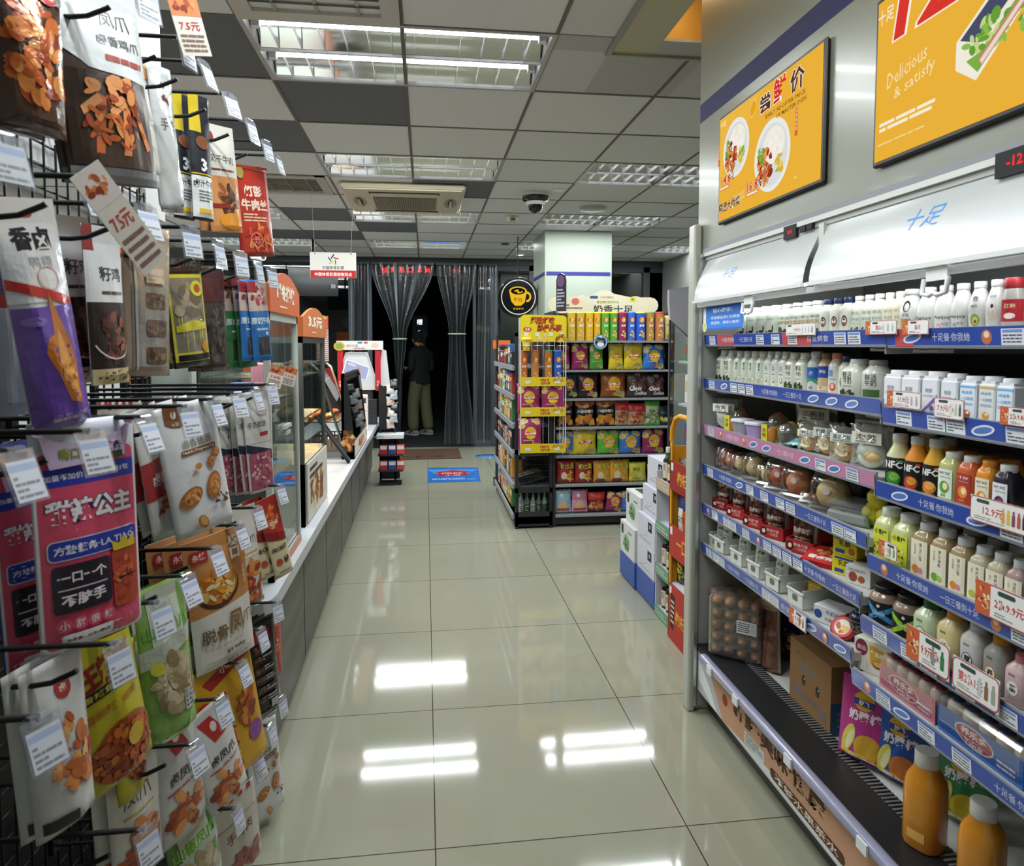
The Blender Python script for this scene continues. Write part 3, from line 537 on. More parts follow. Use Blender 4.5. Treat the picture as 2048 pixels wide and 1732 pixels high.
# ================================================================== products in the cooler
RZC = -PI / 2 + .42
def wrapS(rf, sq=2.0):                      # surface of a bottle: u round the front, v up
    def S(u, v, off):
        r = rf(v); a = -PI / 2 + u / max(r, 1e-4) * (.9 if sq > 2 else 1); k = (r + off) * sup(a, sq); return Vector((k * math.cos(a), k * math.sin(a), v))
    return S
def bottle(name, d, h, prof, cols, cap, sq=2.0, label=None, lrange=(.15, .6), lfrac=.8, mat='gloss', n=20, capmat='satin'):
    """prof: (radius share, height share) list; cols: body colour; cap: (z0 share, radius share, colour)"""
    r = d / 2; b = MB(mat); b.lathe([(a * r, z * h) for a, z in prof], cols, n=n, sq=sq)
    def rf(v):
        v /= h
        for (a, z), (a2, z2) in zip(prof, prof[1:]):
            if z <= v <= z2 and z2 > z: return r * (a + (a2 - a) * (v - z) / (z2 - z))
        return r * prof[-1][0]
    if label: label(Dec(b, wrapS(rf, sq), r, sub=.34, mat='card', off=.0006), h / r)
    o = b.build(name); c = MB(capmat); cr = cap[1] * r
    c.lathe([(cr * .96, cap[0] * h), (cr, cap[0] * h + .001), (cr, h - .003), (cr * .93, h)], cap[2], n=n)
    if len(cap) > 3: c.lathe([(cr * 1.05, cap[0] * h - .006), (cr * 1.05, cap[0] * h)], cap[3], n=n)
    adopt(o, c.build('cap')); return o
MILK = [(.93, 0), (1, .02), (1, .66), (.96, .72), (.62, .83), (.56, .85), (.56, .90)]
SLIM = [(.8, 0), (.86, .03), (1, .35), (.98, .55), (.7, .75), (.5, .86), (.48, .9)]
JUICE = [(.93, 0), (1, .03), (1, .72), (.9, .80), (.66, .87), (.64, .9)]
NECK = [(.93, 0), (1, .02), (1, .50), (.93, .60), (.55, .78), (.5, .86), (.5, .88)]
def lab(*ops):
    def f(D, H):
        for op in ops: op(D, H)
    return f
def o_rect(x0, a, x1, c_, col): return lambda D, H: D.rect(x0, a * H, x1, c_ * H, col)
def o_txt(t, x, y, s, col, bold=0, w=None, v=False): return lambda D, H: D.vtext(t, x, y * H, s, col, bold) if v else D.text(t, x, y * H, s, col, bold, w)
def o_ell(x, y, rx, ry, col): return lambda D, H: D.ell(x, y * H, rx, ry, col, 16)
def o_lines(x0, a, x1, c_, n, col, seed=1): return lambda D, H: D.lines(x0, a * H, x1, c_ * H, n, col, seed)
def o_food(x, y, rx, ry, cols, n, s, seed): return lambda D, H: D.food(x, y * H, rx, ry, cols, n, s, seed)
def o_hill(col, top=.2):
    def f(D, H):
        for i in range(6): D.rect(-.75 + i * .25, .03 * H, -.5 + i * .25, (top + .04 * math.sin(i * 2.1)) * H, col)
    return f
CR = '#e4e5d8'
KIND = {}
def kind(k):
    def w(f): KIND[k] = f; return f
    return w
@kind('swan')
def _(h, d): return bottle('milk_bottle', d, h, MILK, '#cfd8c8', (.86, .55, '#d9ddd4'), 2, lab(o_ell(.1, .18, .25, .12, '#1f2b26'), o_ell(.3, .27, .06, .3, '#1f2b26'), o_ell(-.35, .16, .15, .08, '#1f2b26'), o_lines(-.4, .4, .4, .62, 2, '#aab8a8')), mat='gloss')
@kind('cowmap')
def _(h, d): return bottle('milk_bottle', d, h, MILK, CR, (.86, .56, '#dededa'), 2, lab(o_txt('小鲜语', 0, .56, .3, '#5b7a60', .0, 1.3), o_txt('鲜牛乳', 0, .42, .42, '#b39a62', .01, 1.4), o_ell(-.3, .2, .3, .35, '#2c4438'), o_ell(.35, .16, .25, .25, '#2c4438'), o_ell(.05, .12, .3, .2, '#2c4438')))
@kind('portrait')
def _(h, d): return bottle('milk_bottle', d, h, MILK, CR, (.85, .58, '#22305c'), 2, lab(o_ell(0, .38, .36, .62, '#6b4a3c'), o_ell(0, .38, .25, .45, '#e6dcd0'), o_ell(0, .45, .18, .25, '#3c2c50'), o_ell(0, .3, .2, .2, '#7a4c3a'), o_txt('牛乳', 0, .1, .25, '#444444')))
@kind('hill')
def _(h, d): return bottle('milk_bottle', d, h, MILK, CR, (.86, .56, '#dfdfd9'), 2, lab(o_txt('鲜活', 0, .56, .45, '#7fa07a', .0, 1.0), o_txt('鲜牛奶', 0, .40, .42, '#7fa07a', .0, 1.1), o_hill('#3a5f33', .17), o_lines(-.5, .25, .4, .31, 2, '#b6c2ae')))
@kind('gold')
def _(h, d): return bottle('milk_bottle', d, h, MILK, '#e5e2cf', (.86, .58, '#dedcd2'), 2, lab(o_txt('鲜活', .1, .56, .45, '#b39a62', .0, 1.0), o_txt('牛奶', .1, .40, .42, '#b39a62', .0, .9), o_lines(-.3, .2, .5, .3, 3, '#cabf98')))
@kind('catmilk')
def _(h, d): return bottle('milk_bottle', d, h, SLIM, '#e2e2dc', (.88, .6, '#d9d9d4'), 2, lab(o_ell(.0, .62, .3, .5, '#22262a'), o_ell(.03, .6, .2, .36, '#e8e8e2'), o_txt('牛乳', .0, .42, .3, '#555555', 0), o_ell(-.2, .22, .35, .5, '#c9a24e'), o_lines(-.5, .3, .4, .36, 1, '#888888')))
def purjoy(acc):
    return lambda h, d: bottle('yogurt_bottle', d, h, SLIM, '#e6e5e2', (.87, .56, '#e2e1dd'), 2, lab(o_txt('Purjoy', 0, .33, .42, '#3c4046', .01, 1.45), o_txt('纯享', .25, .2, .3, '#8a8f96', 0), o_ell(-.3, .12, .2, .4, acc), o_ell(-.3, .12, .1, .22, '#f3efe9'), o_lines(0, .08, .6, .13, 2, acc)))
KIND['purjoy_red'] = purjoy('#d36a74'); KIND['purjoy_blue'] = purjoy('#6fb0d4'); KIND['purjoy_pink'] = purjoy('#e0a0b0')
@kind('avocado')
def _(h, d): return bottle('yogurt_bottle', d, h, SLIM, '#e2e1dc', (.87, .56, '#dcdbd6'), 2, lab(o_txt('轻', 0, .66, .5, '#555a5e', 0), o_txt('酪乳', 0, .52, .3, '#555a5e', 0), o_ell(.05, .25, .4, .6, '#8aa83e'), o_ell(.08, .24, .27, .42, '#d9d87a'), o_ell(.1, .22, .13, .18, '#8a5a2c'), o_ell(0, .7, .1, .08, '#6f86b4')))
@kind('lady')
def _(h, d): return bottle('yogurt_bottle', d, h, SLIM, '#e4e3de', (.87, .56, '#dcdbd6'), 2, lab(o_ell(.05, .38, .36, .75, '#d8b58a'), o_ell(.07, .38, .31, .68, '#e9e4dc'), o_ell(.0, .5, .12, .22, '#3a2a28'), o_ell(.1, .35, .18, .45, '#d8c0b0'), o_txt('轻享', 0, .68, .28, '#6f86b4', 0)))
@kind('redbag')
def _(h, d): return bottle('yogurt_jar', d, h, [(.95, 0), (1, .05), (1, .62), (.8, .8), (.78, .84)], '#b6b3ae', (.8, .84, '#a32a30'), 2, lab(o_rect(-1.3, .2, 1.3, .6, '#b52a34'), o_txt('红枣', 0, .48, .5, '#e9d3a0', .02), o_ell(0, .3, .5, .3, '#f2ece6')))
@kind('slimblack')
def _(h, d): return bottle('milk_bottle', d, h, MILK, '#d5dccd', (.87, .58, '#e2e3df'), 2, lab(o_txt('鲜牛奶', -.1, .66, .26, '#2c3430', .02, None, True), o_ell(.25, .2, .2, .25, '#c7b49a'), o_ell(.25, .2, .12, .15, '#eee8dc'), o_lines(-.4, .1, .1, .2, 3, '#788078')))
@kind('qrmilk')
def _(h, d): return bottle('milk_bottle', d, h, MILK, '#dfe1d6', (.87, .62, '#e6e6e2'), 6, lab(o_rect(-.3, .45, .4, .62, '#c8cbd4'), o_lines(-.28, .46, .38, .61, 4, '#44485e', 7), o_ell(.1, .22, .3, .4, '#3c5a44'), o_ell(.1, .23, .22, .3, '#e6d2b8'), o_lines(-.4, .36, .5, .41, 1, '#888888')))
@kind('cow10')
def _(h, d): return bottle('milk_bottle', d, h, MILK, '#dfe0d2', (.87, .62, '#e6e6e2'), 6, lab(o_txt('鲜活', 0, .6, .55, '#4a5048', .01, 1.0), o_txt('牛奶', .05, .45, .5, '#4a5048', .01, .9), o_hill('#20301c', .2), o_txt('10', .1, .11, .42, '#7fb23a', .04), o_lines(-.4, .27, .5, .34, 2, '#8a9088')))
@kind('bluecream')
def _(h, d): return bottle('milk_bottle', d, h, MILK, '#cfb791', (.85, .62, '#8a6a44'), 2, lab(o_rect(-1.4, .4, 1.4, .68, '#2f469c'), o_txt('舒化', 0, .55, .4, '#dce4f6', .03), o_rect(-1.4, .1, 1.4, .2, '#d9c9ac'), o_txt('0C', -.2, .16, .3, '#34477c', .03)))
@kind('coral')
def _(h, d): return bottle('milk_bottle', d, h, MILK, '#e0ddd6', (.86, .62, '#e08468'), 2, lab(o_ell(.1, .2, .4, .5, '#d8573c'), o_ell(.1, .22, .22, .28, '#ead8cc'), o_rect(-.5, .45, .1, .6, '#6f9ad0'), o_lines(-.4, .35, .5, .42, 1, '#aaaaaa')))
@kind('coralblue')
def _(h, d): return bottle('milk_bottle', d, h, MILK, '#b5a48c', (.85, .66, '#e08468'), 2, lab(o_rect(-1.4, .34, 1.4, .66, '#41549c'), o_rect(-.3, .4, .4, .56, '#c8cbe0'), o_ell(0, .16, .6, .35, '#d9c4a0'), o_ell(.5, .1, .3, .3, '#d0603c')))
@kind('bluemilk')
def _(h, d): return bottle('milk_bottle', d, h, MILK, '#d8dcd8', (.87, .62, '#e6e6e4'), 2, lab(o_rect(-1.4, .3, 1.4, .62, '#2a5fae'), o_txt('全', 0, .48, .5, '#e8eef8', .03), o_poly_green(), o_txt('0C', 0, .12, .35, '#2b3c6c', .03)))
def o_poly_green(): return lambda D, H: D.poly([(-.8, .22 * H), (0, .3 * H), (.8, .2 * H), (.6, .34 * H), (-.6, .36 * H)], '#3f9a56')
@kind('navycap')
def _(h, d): return bottle('milk_bottle', d, h, MILK, CR, (.85, .6, '#2a315c'), 2, lab(o_ell(0, .36, .3, .6, '#5a4a3c'), o_ell(.05, .4, .2, .35, '#e0d2c2'), o_txt('牛乳', 0, .12, .26, '#444444')))
@kind('greycap')
def _(h, d): return bottle('milk_bottle', d, h, MILK, '#cbcdc4', (.86, .58, '#9a9b97'), 2, lab(o_txt('鲜活', 0, .58, .4, '#3c403c', 0), o_txt('牛奶', 0, .44, .4, '#3c403c', 0), o_rect(-.6, .1, .6, .28, '#3d5e34')))
def carton(body, stripe, capc, fruit):
    def f(h, d):
        b = MB('card'); w = d * .96; hh = h * .84; b.box(-w / 2, w / 2, -w / 2, w / 2, 0, hh, body, b=.003); b.box(-w / 2 + .004, w / 2 - .004, -w / 2 + .004, w / 2 - .004, hh - .001, hh + .006, '#e6e6ea')
        for nm in (0, 1):
            D = Dec(b, plane((0, -w / 2, 0) if not nm else (-w / 2, 0, 0), *(FRONT if not nm else LEFTW)), w / 2); H = 2 * hh / w
            if stripe: D.rect(-.95, H * .88, .95, H * .93, stripe)
            if fruit[0] == '/': D.text('简醇', -.1, H * .68, .4, '#70757c', 0); D.poly([(-.9, H * .05), (.9, H * .45), (.9, H * .6), (-.9, H * .12)], fruit[1:]); D.ell(.3, H * .22, .25, .25, fruit[1:], 14); D.lines(-.8, H * .5, .5, H * .58, 2, '#aab0b8')
            else: D.text('特品乳', 0, H * .76, .3, '#5aa0d8', .01, 1.3); D.text('一口桃花', 0, H * .6, .34, '#5aa0d8', .01, 1.5); D.ell(0, H * .2, .42, .4, fruit, 16); D.ell(.1, H * .24, .2, .18, '#f2d9a8', 12); D.lines(-.7, H * .42, .7, H * .5, 2, '#9aa6b8')
        o = b.build('drink_carton'); c = MB('satin'); c.lathe([(w * .43, hh + .005), (w * .44, h - .003), (w * .41, h)], capc, n=16); adopt(o, c.build('cap')); return o
    return f
KIND['ct_red'] = carton('#e4e4ea', None, '#eeeef2', '/#d67f8a'); KIND['ct_purple'] = carton('#e2e2ea', None, '#eeeef2', '/#7a68a4'); KIND['ct_green'] = carton('#e2e4ea', None, '#eeeef2', '/#86b85a')
KIND['ct_f1'] = carton('#dfe6f0', '#6fb4e0', '#eceef4', '#b5403c'); KIND['ct_f2'] = carton('#e2e2e0', '#e0a55a', '#eceef4', '#e0993a'); KIND['ct_f3'] = carton('#dfe6f0', '#6fb4e0', '#eceef4', '#d9b48a')
def nfc(body, fr, liq):
    return lambda h, d: bottle('juice_bottle', d, h, NECK, liq, (.85, .56, '#c9cbc4'), 2, lab(o_rect(-1.5, .03, 1.5, .56, '#15171a'), o_txt('NFC', 0, .43, .6, '#eef0ee', .04, 1.4), o_ell(.6, .5, .2, .1, fr), o_ell(0, .17, .6, .55, fr), o_ell(.12, .2, .38, .34, body), o_lines(-.6, .04, .5, .07, 1, '#8a8c88')), mat='gloss')
KIND['nfc_green'] = nfc('#7fbf4a', '#3f8a34', '#c9c79a'); KIND['nfc_red'] = nfc('#e0a53a', '#c9412c', '#d98c2c'); KIND['nfc_orange'] = nfc('#f0b45a', '#e0862a', '#d9a43a')
def juice(liq, capc, lb, acc, txt):
    return lambda h, d: bottle('juice_bottle', d, h, JUICE, liq, (.87, .72, capc), 5, lab(o_rect(-.78, .08, .78, .66, lb), o_txt(txt, 0, .58, .3, '#5a6a50' if lb != '#b0382c' else '#f2e2d8', .02, 1.2), o_ell(0, .3, .55, .6, acc), o_ell(.1, .32, .3, .34, '#f0e2a8' if acc != '#3a2c4c' else '#8a3a5c'), o_txt('鲜榨', -.1, .13, .3, acc, .02), o_lines(-.5, .48, .6, .52, 1, '#9a9a90')), mat='gloss')
KIND['j_lime'] = juice('#b6b878', '#e0e0da', '#dfe6dc', '#5d9a44', '味觉'); KIND['j_red'] = juice('#c46038', '#e0e0da', '#b0382c', '#e08a3c', '十分'); KIND['j_orange'] = juice('#d68a2c', '#e08a28', '#e6dcc8', '#e0862a', '味觉'); KIND['j_dark'] = juice('#2c2534', '#e6e6e2', '#e2e2e4', '#3a2c4c', '味觉'); KIND['j_mix'] = juice('#8a3038', '#e6e6e2', '#e6e0dc', '#b03a3a', '味觉')
@kind('limetea')
def _(h, d): return bottle('tea_bottle', d, h, [(.95, 0), (1, .02), (1, .66), (.9, .74), (.62, .82), (.6, .86)], '#c3c78e', (.85, .7, '#dcded6'), 6, lab(o_rect(-.8, .06, .8, .62, '#cfd638'), o_txt('小青柠', 0, .54, .46, '#2a3420', .03, 1.3), *[o_rect(-.7 + (i % 4) * .36, .1 + (i // 4) * .1, -.55 + (i % 4) * .36, .14 + (i // 4) * .1, ['#3a8a3c', '#20241c', '#eef0d8'][i % 3]) for i in range(12)]))
def teab(t1, t2, fr, liq='#a08a68'):
    return lambda h, d: bottle('tea_bottle', d, h, [(.96, 0), (1, .02), (1, .7), (.9, .77), (.62, .83), (.6, .87)], liq, (.86, .68, '#d4d8dc'), 7, lab(o_rect(-.86, .03, .86, .68, '#e4dcc6'), o_txt(t1, .25, .64, .34, '#3c342c', .01, None, True), o_txt(t2, -.35, .6, .2, '#8a7a68', 0, None, True), o_ell(-.25, .13, .38, .38, fr), o_ell(.3, .12, .26, .3, '#c98a9a' if fr != '#6fa23a' else '#9ac04a')))
KIND['tea_citrus'] = teab('潮汕三宝', '陈皮香橼', '#d8873a'); KIND['tea_kiwi'] = teab('潮汕油柑', '不怕油腻', '#6fa23a'); KIND['tea_star'] = teab('杨桃油柑', '杨桃', '#b5bf3a', '#b4ab90'); KIND['tea_pink'] = teab('油柑口甘', '好味', '#c07a8a', '#a88a8a')
def coffee(acc):
    return lambda h, d: bottle('coffee_bottle', d, h, [(.9, 0), (1, .04), (1, .68), (.85, .78), (.7, .83), (.7, .85)], '#8a7464', (.83, .74, '#141416'), 2, lab(o_rect(-1.6, .05, 1.6, .62, '#17181b'), lambda D, H: D.poly([(-1.2, .08 * H), (-.8, .06 * H), (1.2, .5 * H), (.9, .58 * H)], acc), lambda D, H: D.poly([(-1.2, .5 * H), (-.9, .58 * H), (1.2, .14 * H), (.9, .06 * H)], acc), o_txt('COFFEE', 0, .32, .18, '#e6e6e6', .01, .8), o_ell(0, .52, .1, .1, '#e0d6c4')))
KIND['cof_blue'] = coffee('#3f8fc4'); KIND['cof_green'] = coffee('#8fbf2c')
def milktea(liq, capc, sym, symc):
    return lambda h, d: bottle('milk_tea_bottle', d, h, [(.95, 0), (1, .02), (1, .64), (.92, .72), (.6, .82), (.56, .85)], liq, (.84, .6, capc), 5, lab(o_txt('东方树', -.1, .6, .2, '#3a4440', .02), o_ell(0, .34, .5, .55, symc), o_ell(0, .34, .42, .46, '#e8e4d4'), o_txt(sym, 0, .34, .62, '#2a2c2a', .03), o_lines(-.4, .1, .4, .16, 2, '#8a8a80')))
KIND['mt_green'] = milktea('#b9c4a4', '#2a5c3a', '嗨', '#5a8a5a'); KIND['mt_yellow'] = milktea('#d0bf8a', '#d08a2c', '纤', '#f0ead8'); KIND['mt_white'] = milktea('#c4c0bc', '#cdd2da', '厚', '#5a4c9a'); KIND['mt_grey'] = milktea('#97938e', '#d08a2c', '养', '#c9862c'); KIND['mt_pink'] = milktea('#cdaeb0', '#d8828c', '荔', '#e4dcd4')
@kind('orangejuice')
def _(h, d): return bottle('juice_bottle', d, h, [(.95, 0), (1, .03), (1, .6), (.9, .72), (.6, .82), (.58, .85)], '#c98528', (.84, .62, '#d9d9d6'), 3, lab(o_rect(-.5, .1, .5, .2, '#e0b45a')), mat='gloss')
SQK = {'qrmilk', 'cow10', 'ct_red', 'ct_purple', 'ct_green', 'ct_f1', 'ct_f2', 'ct_f3', 'j_lime', 'j_red', 'j_orange', 'j_dark', 'limetea', 'tea_citrus', 'tea_kiwi', 'tea_star', 'tea_pink', 'mt_green', 'mt_yellow', 'mt_white', 'mt_grey', 'mt_pink'}
def run(shelf, X, items, u0, u1, z=None, rot=None):
    """items: (kind, count, top row in the photo, label stem); laid from the far end towards the camera between two columns"""
    z = (ZS[shelf] if z is None else z) + .0012; tot = sum(i[1] for i in items)
    ys = [Yat(u0 + (u1 - u0) * (k + .5) / tot, z + .08, X) for k in range(tot)]; k = 0
    off = max(0, ys[0] - SH[shelf][1] - .038); ys = [y - off * (1 - i / tot) for i, y in enumerate(ys)]
    for kd, n, vt, stem, grp in items:
        top = min([ZS[q] for q in ZS if ZS[q] > z + .05 and q[0] == shelf[0]] + [1.70 if 1 else 0]) - .046
        d = min(abs(ys[min(k + 1, tot - 1)] - ys[max(0, min(k, tot - 2))]), .084); ym = ys[k + (n - 1) // 2]
        h = min(max(.06, Zat(vt, X, ym) - z), top - z); o = None; sqr = kd in SQK; d *= .95 if sqr else .985
        for q in range(n):
            lb = stem if n == 1 else (ORD[q] + ' ' + stem if '%' not in stem else stem.replace('%', ORD[q]))
            rz = -PI / 2 + .04 if sqr else (RZC if rot is None else rot) + random.Random(k * 7 + len(stem)).uniform(-.12, .12)
            if o is None: o = KIND[kd](h, d); o.location = (X, ys[k], z); o.rotation_euler = (0, 0, rz); tag(o, lb, o.name.split('.')[0].replace('_', ' '), grp); first = o
            else: dup(first, (X, ys[k], z), (0, 0, rz), lb, grp)
            k += 1
G = 'drinks on the open cooler shelves'
run('S1', 1.185, [('swan', 4, 608, 'clear milk bottle with black swans from the far end, top cooler shelf', G), ('cowmap', 4, 600, 'white capped milk bottle with dark green cows from the far end, top shelf', G), ('portrait', 3, 588, 'milk bottle with navy cap and portrait oval from the far end, top shelf', G), ('hill', 3, 583, 'milk bottle with dark green hills from the far end, top shelf', G), ('gold', 2, 576, 'milk bottle with gold lettering, grey white cap, from the far end, top shelf', G)], 1484, 1812)
run('N1', 1.167, [('catmilk', 1, 562, 'slim white bottle with round black picture, near end of top shelf', G), ('purjoy_red', 1, 560, 'slim white Purjoy lettered bottle with red fruit, top shelf'.replace('Purjoy ', ''), G), ('purjoy_pink', 1, 556, 'slim white yogurt bottle with pale pink fruit, top shelf', G), ('purjoy_blue', 1, 553, 'slim white yogurt bottle with blue ring picture, top shelf', G), ('avocado', 1, 551, 'slim white yogurt bottle with green avocado picture, top shelf', G), ('lady', 1, 550, 'slim white yogurt bottle with a woman in gold oval, top shelf', G), ('redbag', 1, 535, 'big red and grey yogurt jar at near end of top shelf', G)], 1808, 2046)
run('S2', 1.19, [('coralblue', 1, 696, 'coral capped blue and cream bottle at far end of second shelf', G), ('cow10', 2, 697, 'white capped milk bottle with black hills from the far end, second shelf', G), ('slimblack', 4, 702, 'pale green milk bottle with upright black lettering from the far end, second shelf', G), ('qrmilk', 3, 703, 'square milk bottle with grey code patch from the far end, second shelf', G)], 1424, 1582)
run('S2', 1.19, [('cow10', 2, 705, 'square milk bottle with green number 10 from the far end, second shelf', G), ('bluemilk', 1, 702, 'white capped bottle with blue and green label, second shelf', G), ('bluecream', 1, 706, 'brown capped blue and cream bottle, second shelf', G), ('coral', 1, 706, 'coral capped white bottle with red orange circle, second shelf', G), ('navycap', 1, 712, 'navy capped milk bottle with dark oval, second shelf', G)], 1582, 1706)
run('S2', 1.18, [('cow10', 1, 718, 'large milk bottle with green 10, near end of second shelf', G), ('greycap', 1, 720, 'grey capped milk bottle at near end of second shelf', G)], 1700, 1776)
KIND['cow10b'] = KIND['cow10']
run('N2', 1.167, [('ct_red', 2, 740, 'white drink carton with pink swoosh from the far end, second shelf', G), ('ct_purple', 1, 743, 'white drink carton with purple swoosh and grapes, second shelf', G), ('ct_green', 1, 747, 'white drink carton with green swoosh, second shelf', G), ('ct_f1', 1, 752, 'pale blue drink carton with red strawberry, second shelf', G), ('ct_f2', 1, 753, 'drink carton with orange stripe and apricot, second shelf', G), ('ct_f3', 1, 757, 'pale blue drink carton with beige fruit, nearest on second shelf', G)], 1786, 2046)
run('N3', 1.167, [('nfc_green', 1, 868, 'black labelled juice bottle with green apple', G), ('nfc_red', 1, 873, 'black labelled juice bottle with red mango and yellow juice', G), ('nfc_orange', 1, 878, 'black labelled orange juice bottle with white letters', G), ('j_lime', 1, 904, 'pale green lime juice bottle with white cap', G), ('j_red', 1, 912, 'red orange juice bottle with red label and white cap', G), ('j_orange', 1, 921, 'orange juice bottle with orange cap', G), ('j_dark', 1, 930, 'dark purple grape juice bottle with white cap', G)], 1782, 2036)
run('N3', 1.28, [('nfc_orange', 2, 868, '% orange juice bottle behind the black labelled bottles', G), ('j_orange', 3, 910, '% orange capped juice bottle in the back row behind the lime juice', G)], 1832, 2040)
run('N4', 1.167, [('limetea', 2, 1015, 'lime tea bottle with bright yellow green label from the far end', G), ('tea_citrus', 1, 1045, 'tea bottle with cream label and orange peel, beside the lime tea', G), ('tea_kiwi', 1, 1058, 'tea bottle with cream label and green kiwi', G), ('tea_citrus', 1, 1075, 'tea bottle with orange peel label between kiwi and star fruit bottles', G), ('tea_star', 2, 1092, 'tea bottle with yellow star fruit label from the far end', G), ('tea_pink', 1, 1120, 'tea bottle with pinkish fruit label at the near end', G)], 1765, 2062)
run('N4', 1.27, [('tea_citrus', 3, 1040, '% tea bottle in the back row behind the cream labels', G), ('tea_star', 2, 1075, '% star fruit tea bottle in the back row', G)], 1840, 2060)
run('N5', 1.167, [('cof_blue', 1, 1170, 'black capped coffee bottle with blue cross bands', G), ('cof_green', 1, 1190, 'black capped coffee bottle with green cross bands', G), ('mt_green', 1, 1200, 'pale green milk tea bottle with dark green cap', G), ('mt_yellow', 1, 1221, 'yellow milk tea bottle with orange cap', G), ('mt_white', 1, 1245, 'white milk tea bottle with white cap and purple badge', G), ('mt_grey', 1, 1271, 'grey milk tea bottle with orange cap', G), ('mt_pink', 1, 1310, 'pink milk tea bottle with pink cap', G)], 1752, 2072)
run('N5', 1.30, [('cof_blue', 3, 1172, '% black capped coffee bottle in the back row', G), ('mt_grey', 2, 1240, '% orange capped milk tea bottle in the back row', G)], 1770, 2050)
# ================================================================== soft packs (pouches, pillow bags)
def bag(name, w, h, T, draw=None, col='#dddddd', mat='pouch', style='pouch', top=False, seed=0, nu=12, nv=18, bend=0.0, back=None, crinkle=1.0, header=0.0, twist=0.0):
    r = random.Random(seed); ph = [r.uniform(0, 6.28) for _ in range(6)]; z0 = -h if top else 0.0
    def prof(t):
        if style == 'pillow': q = min(1, max(0, (t - .05) / .9)); return max(0.0, math.sin(PI * q)) ** .55
        if style == 'flat': q = min(1, max(0, (t - .04) / .9)); return max(0.0, math.sin(PI * q)) ** .4
        tt = t / (1 - header) if header else t
        return max(0.0, min(1, (tt + .03) / .07) * max(0, 1 - max(0, tt) ** 2.2)) ** .8 if tt < 1 else 0.0
    def S(u, v, off, sgn=-1):
        s = max(-1, min(1, 2 * u / w)); t = max(0, min(1, v / h)); p = prof(t); e = 1 - abs(s) ** 2.4
        th = T / 2 * p * e; cr = crinkle * T * .05 * p * (e ** .5) * (math.sin(7 * s + 5 * t + ph[0]) * math.sin(9 * t + ph[1]) + .35 * math.sin(11 * s - 9 * t + ph[2])) if sgn < 0 else 0
        x = u * (1 - .07 * p if style == 'pillow' else 1 - .015 * p); y = sgn * (th + off) - (cr if sgn < 0 else 0) + bend * ((1 - t) if top else t) ** 2 + .012 * crinkle * w * math.sin(3 * s + ph[3]) * (1 - p) * (1 - e * .3) * (.5 + .5 * math.sin(ph[4] + 2 * t))
        a = twist * ((1 - t) if top else t); zz = v + z0
        if style == 'pillow' and (t < .02 or t > .98): zz += .004 * math.sin(14 * s + ph[5])
        return Vector((x * math.cos(a) - y * math.sin(a), x * math.sin(a) + y * math.cos(a), zz))
    b = MB(mat); W = nu + 1; vv = []; ff = []
    for j in range(nv + 1):
        for i in range(W): vv.append(S(-w / 2 + w * i / nu, h * j / nv, 0))
    for j in range(nv + 1):
        for i in range(W): vv.append(S(-w / 2 + w * i / nu, h * j / nv, .0004, 1))
    N = W * (nv + 1)
    fr = [(j * W + i, j * W + i + 1, j * W + W + i + 1, j * W + W + i) for j in range(nv) for i in range(nu)]
    b.add(vv, fr, [C(col((i + .5) / nu * 2 - 1, (j + .5) / nv)) if callable(col) else C(col) for j in range(nv) for i in range(nu)], mat, True)
    bk = [(N + j * W + i + 1, N + j * W + i, N + j * W + W + i, N + j * W + W + i + 1) for j in range(nv) for i in range(nu)]
    ed = [(N + i, N + i + 1, i + 1, i) for i in range(nu)] + [(nv * W + i, nv * W + i + 1, N + nv * W + i + 1, N + nv * W + i) for i in range(nu)] + [(j * W, j * W + W, N + j * W + W, N + j * W) for j in range(nv)] + [(j * W + W + nu, j * W + nu, N + j * W + nu, N + j * W + W + nu) for j in range(nv)]
    o0 = len(b.v) - len(vv); bc = C(back or (col(0, .5) if callable(col) else col))
    for f in bk + ed: b.f.append([o0 + k for k in f]); b.c.append(bc); b.m.append(mat); b.s.append(True)
    def SG(u, v, off):                                     # the printed side follows the mesh itself
        a = max(0, min(.99999, u / w + .5)) * nu; c = max(0, min(.99999, v / h)) * nv; i, j = int(a), int(c); a -= i; c -= j; o = j * W + i
        return (vv[o] * (1 - a) + vv[o + 1] * a) * (1 - c) + (vv[o + W] * (1 - a) + vv[o + W + 1] * a) * c + Vector((0, -off, 0))
    if draw: draw(Dec(b, SG, w, sub=.075, off=.0011, step=.00021), h / w)
    return b.build(name)
def put(o, loc, rz=0.0, label=None, cat=None, grp=None, rx=0.0, ry=0.0):
    o.location = loc; o.rotation_euler = (rx, ry, rz)
    if label: tag(o, label, cat, grp)
    return o
def Y3(u, X, z): return min(2.565, Yat(u, z, X))
def DK_(u, v, z=.28): p = P(u, v, z=z); return p
E3 = .0012
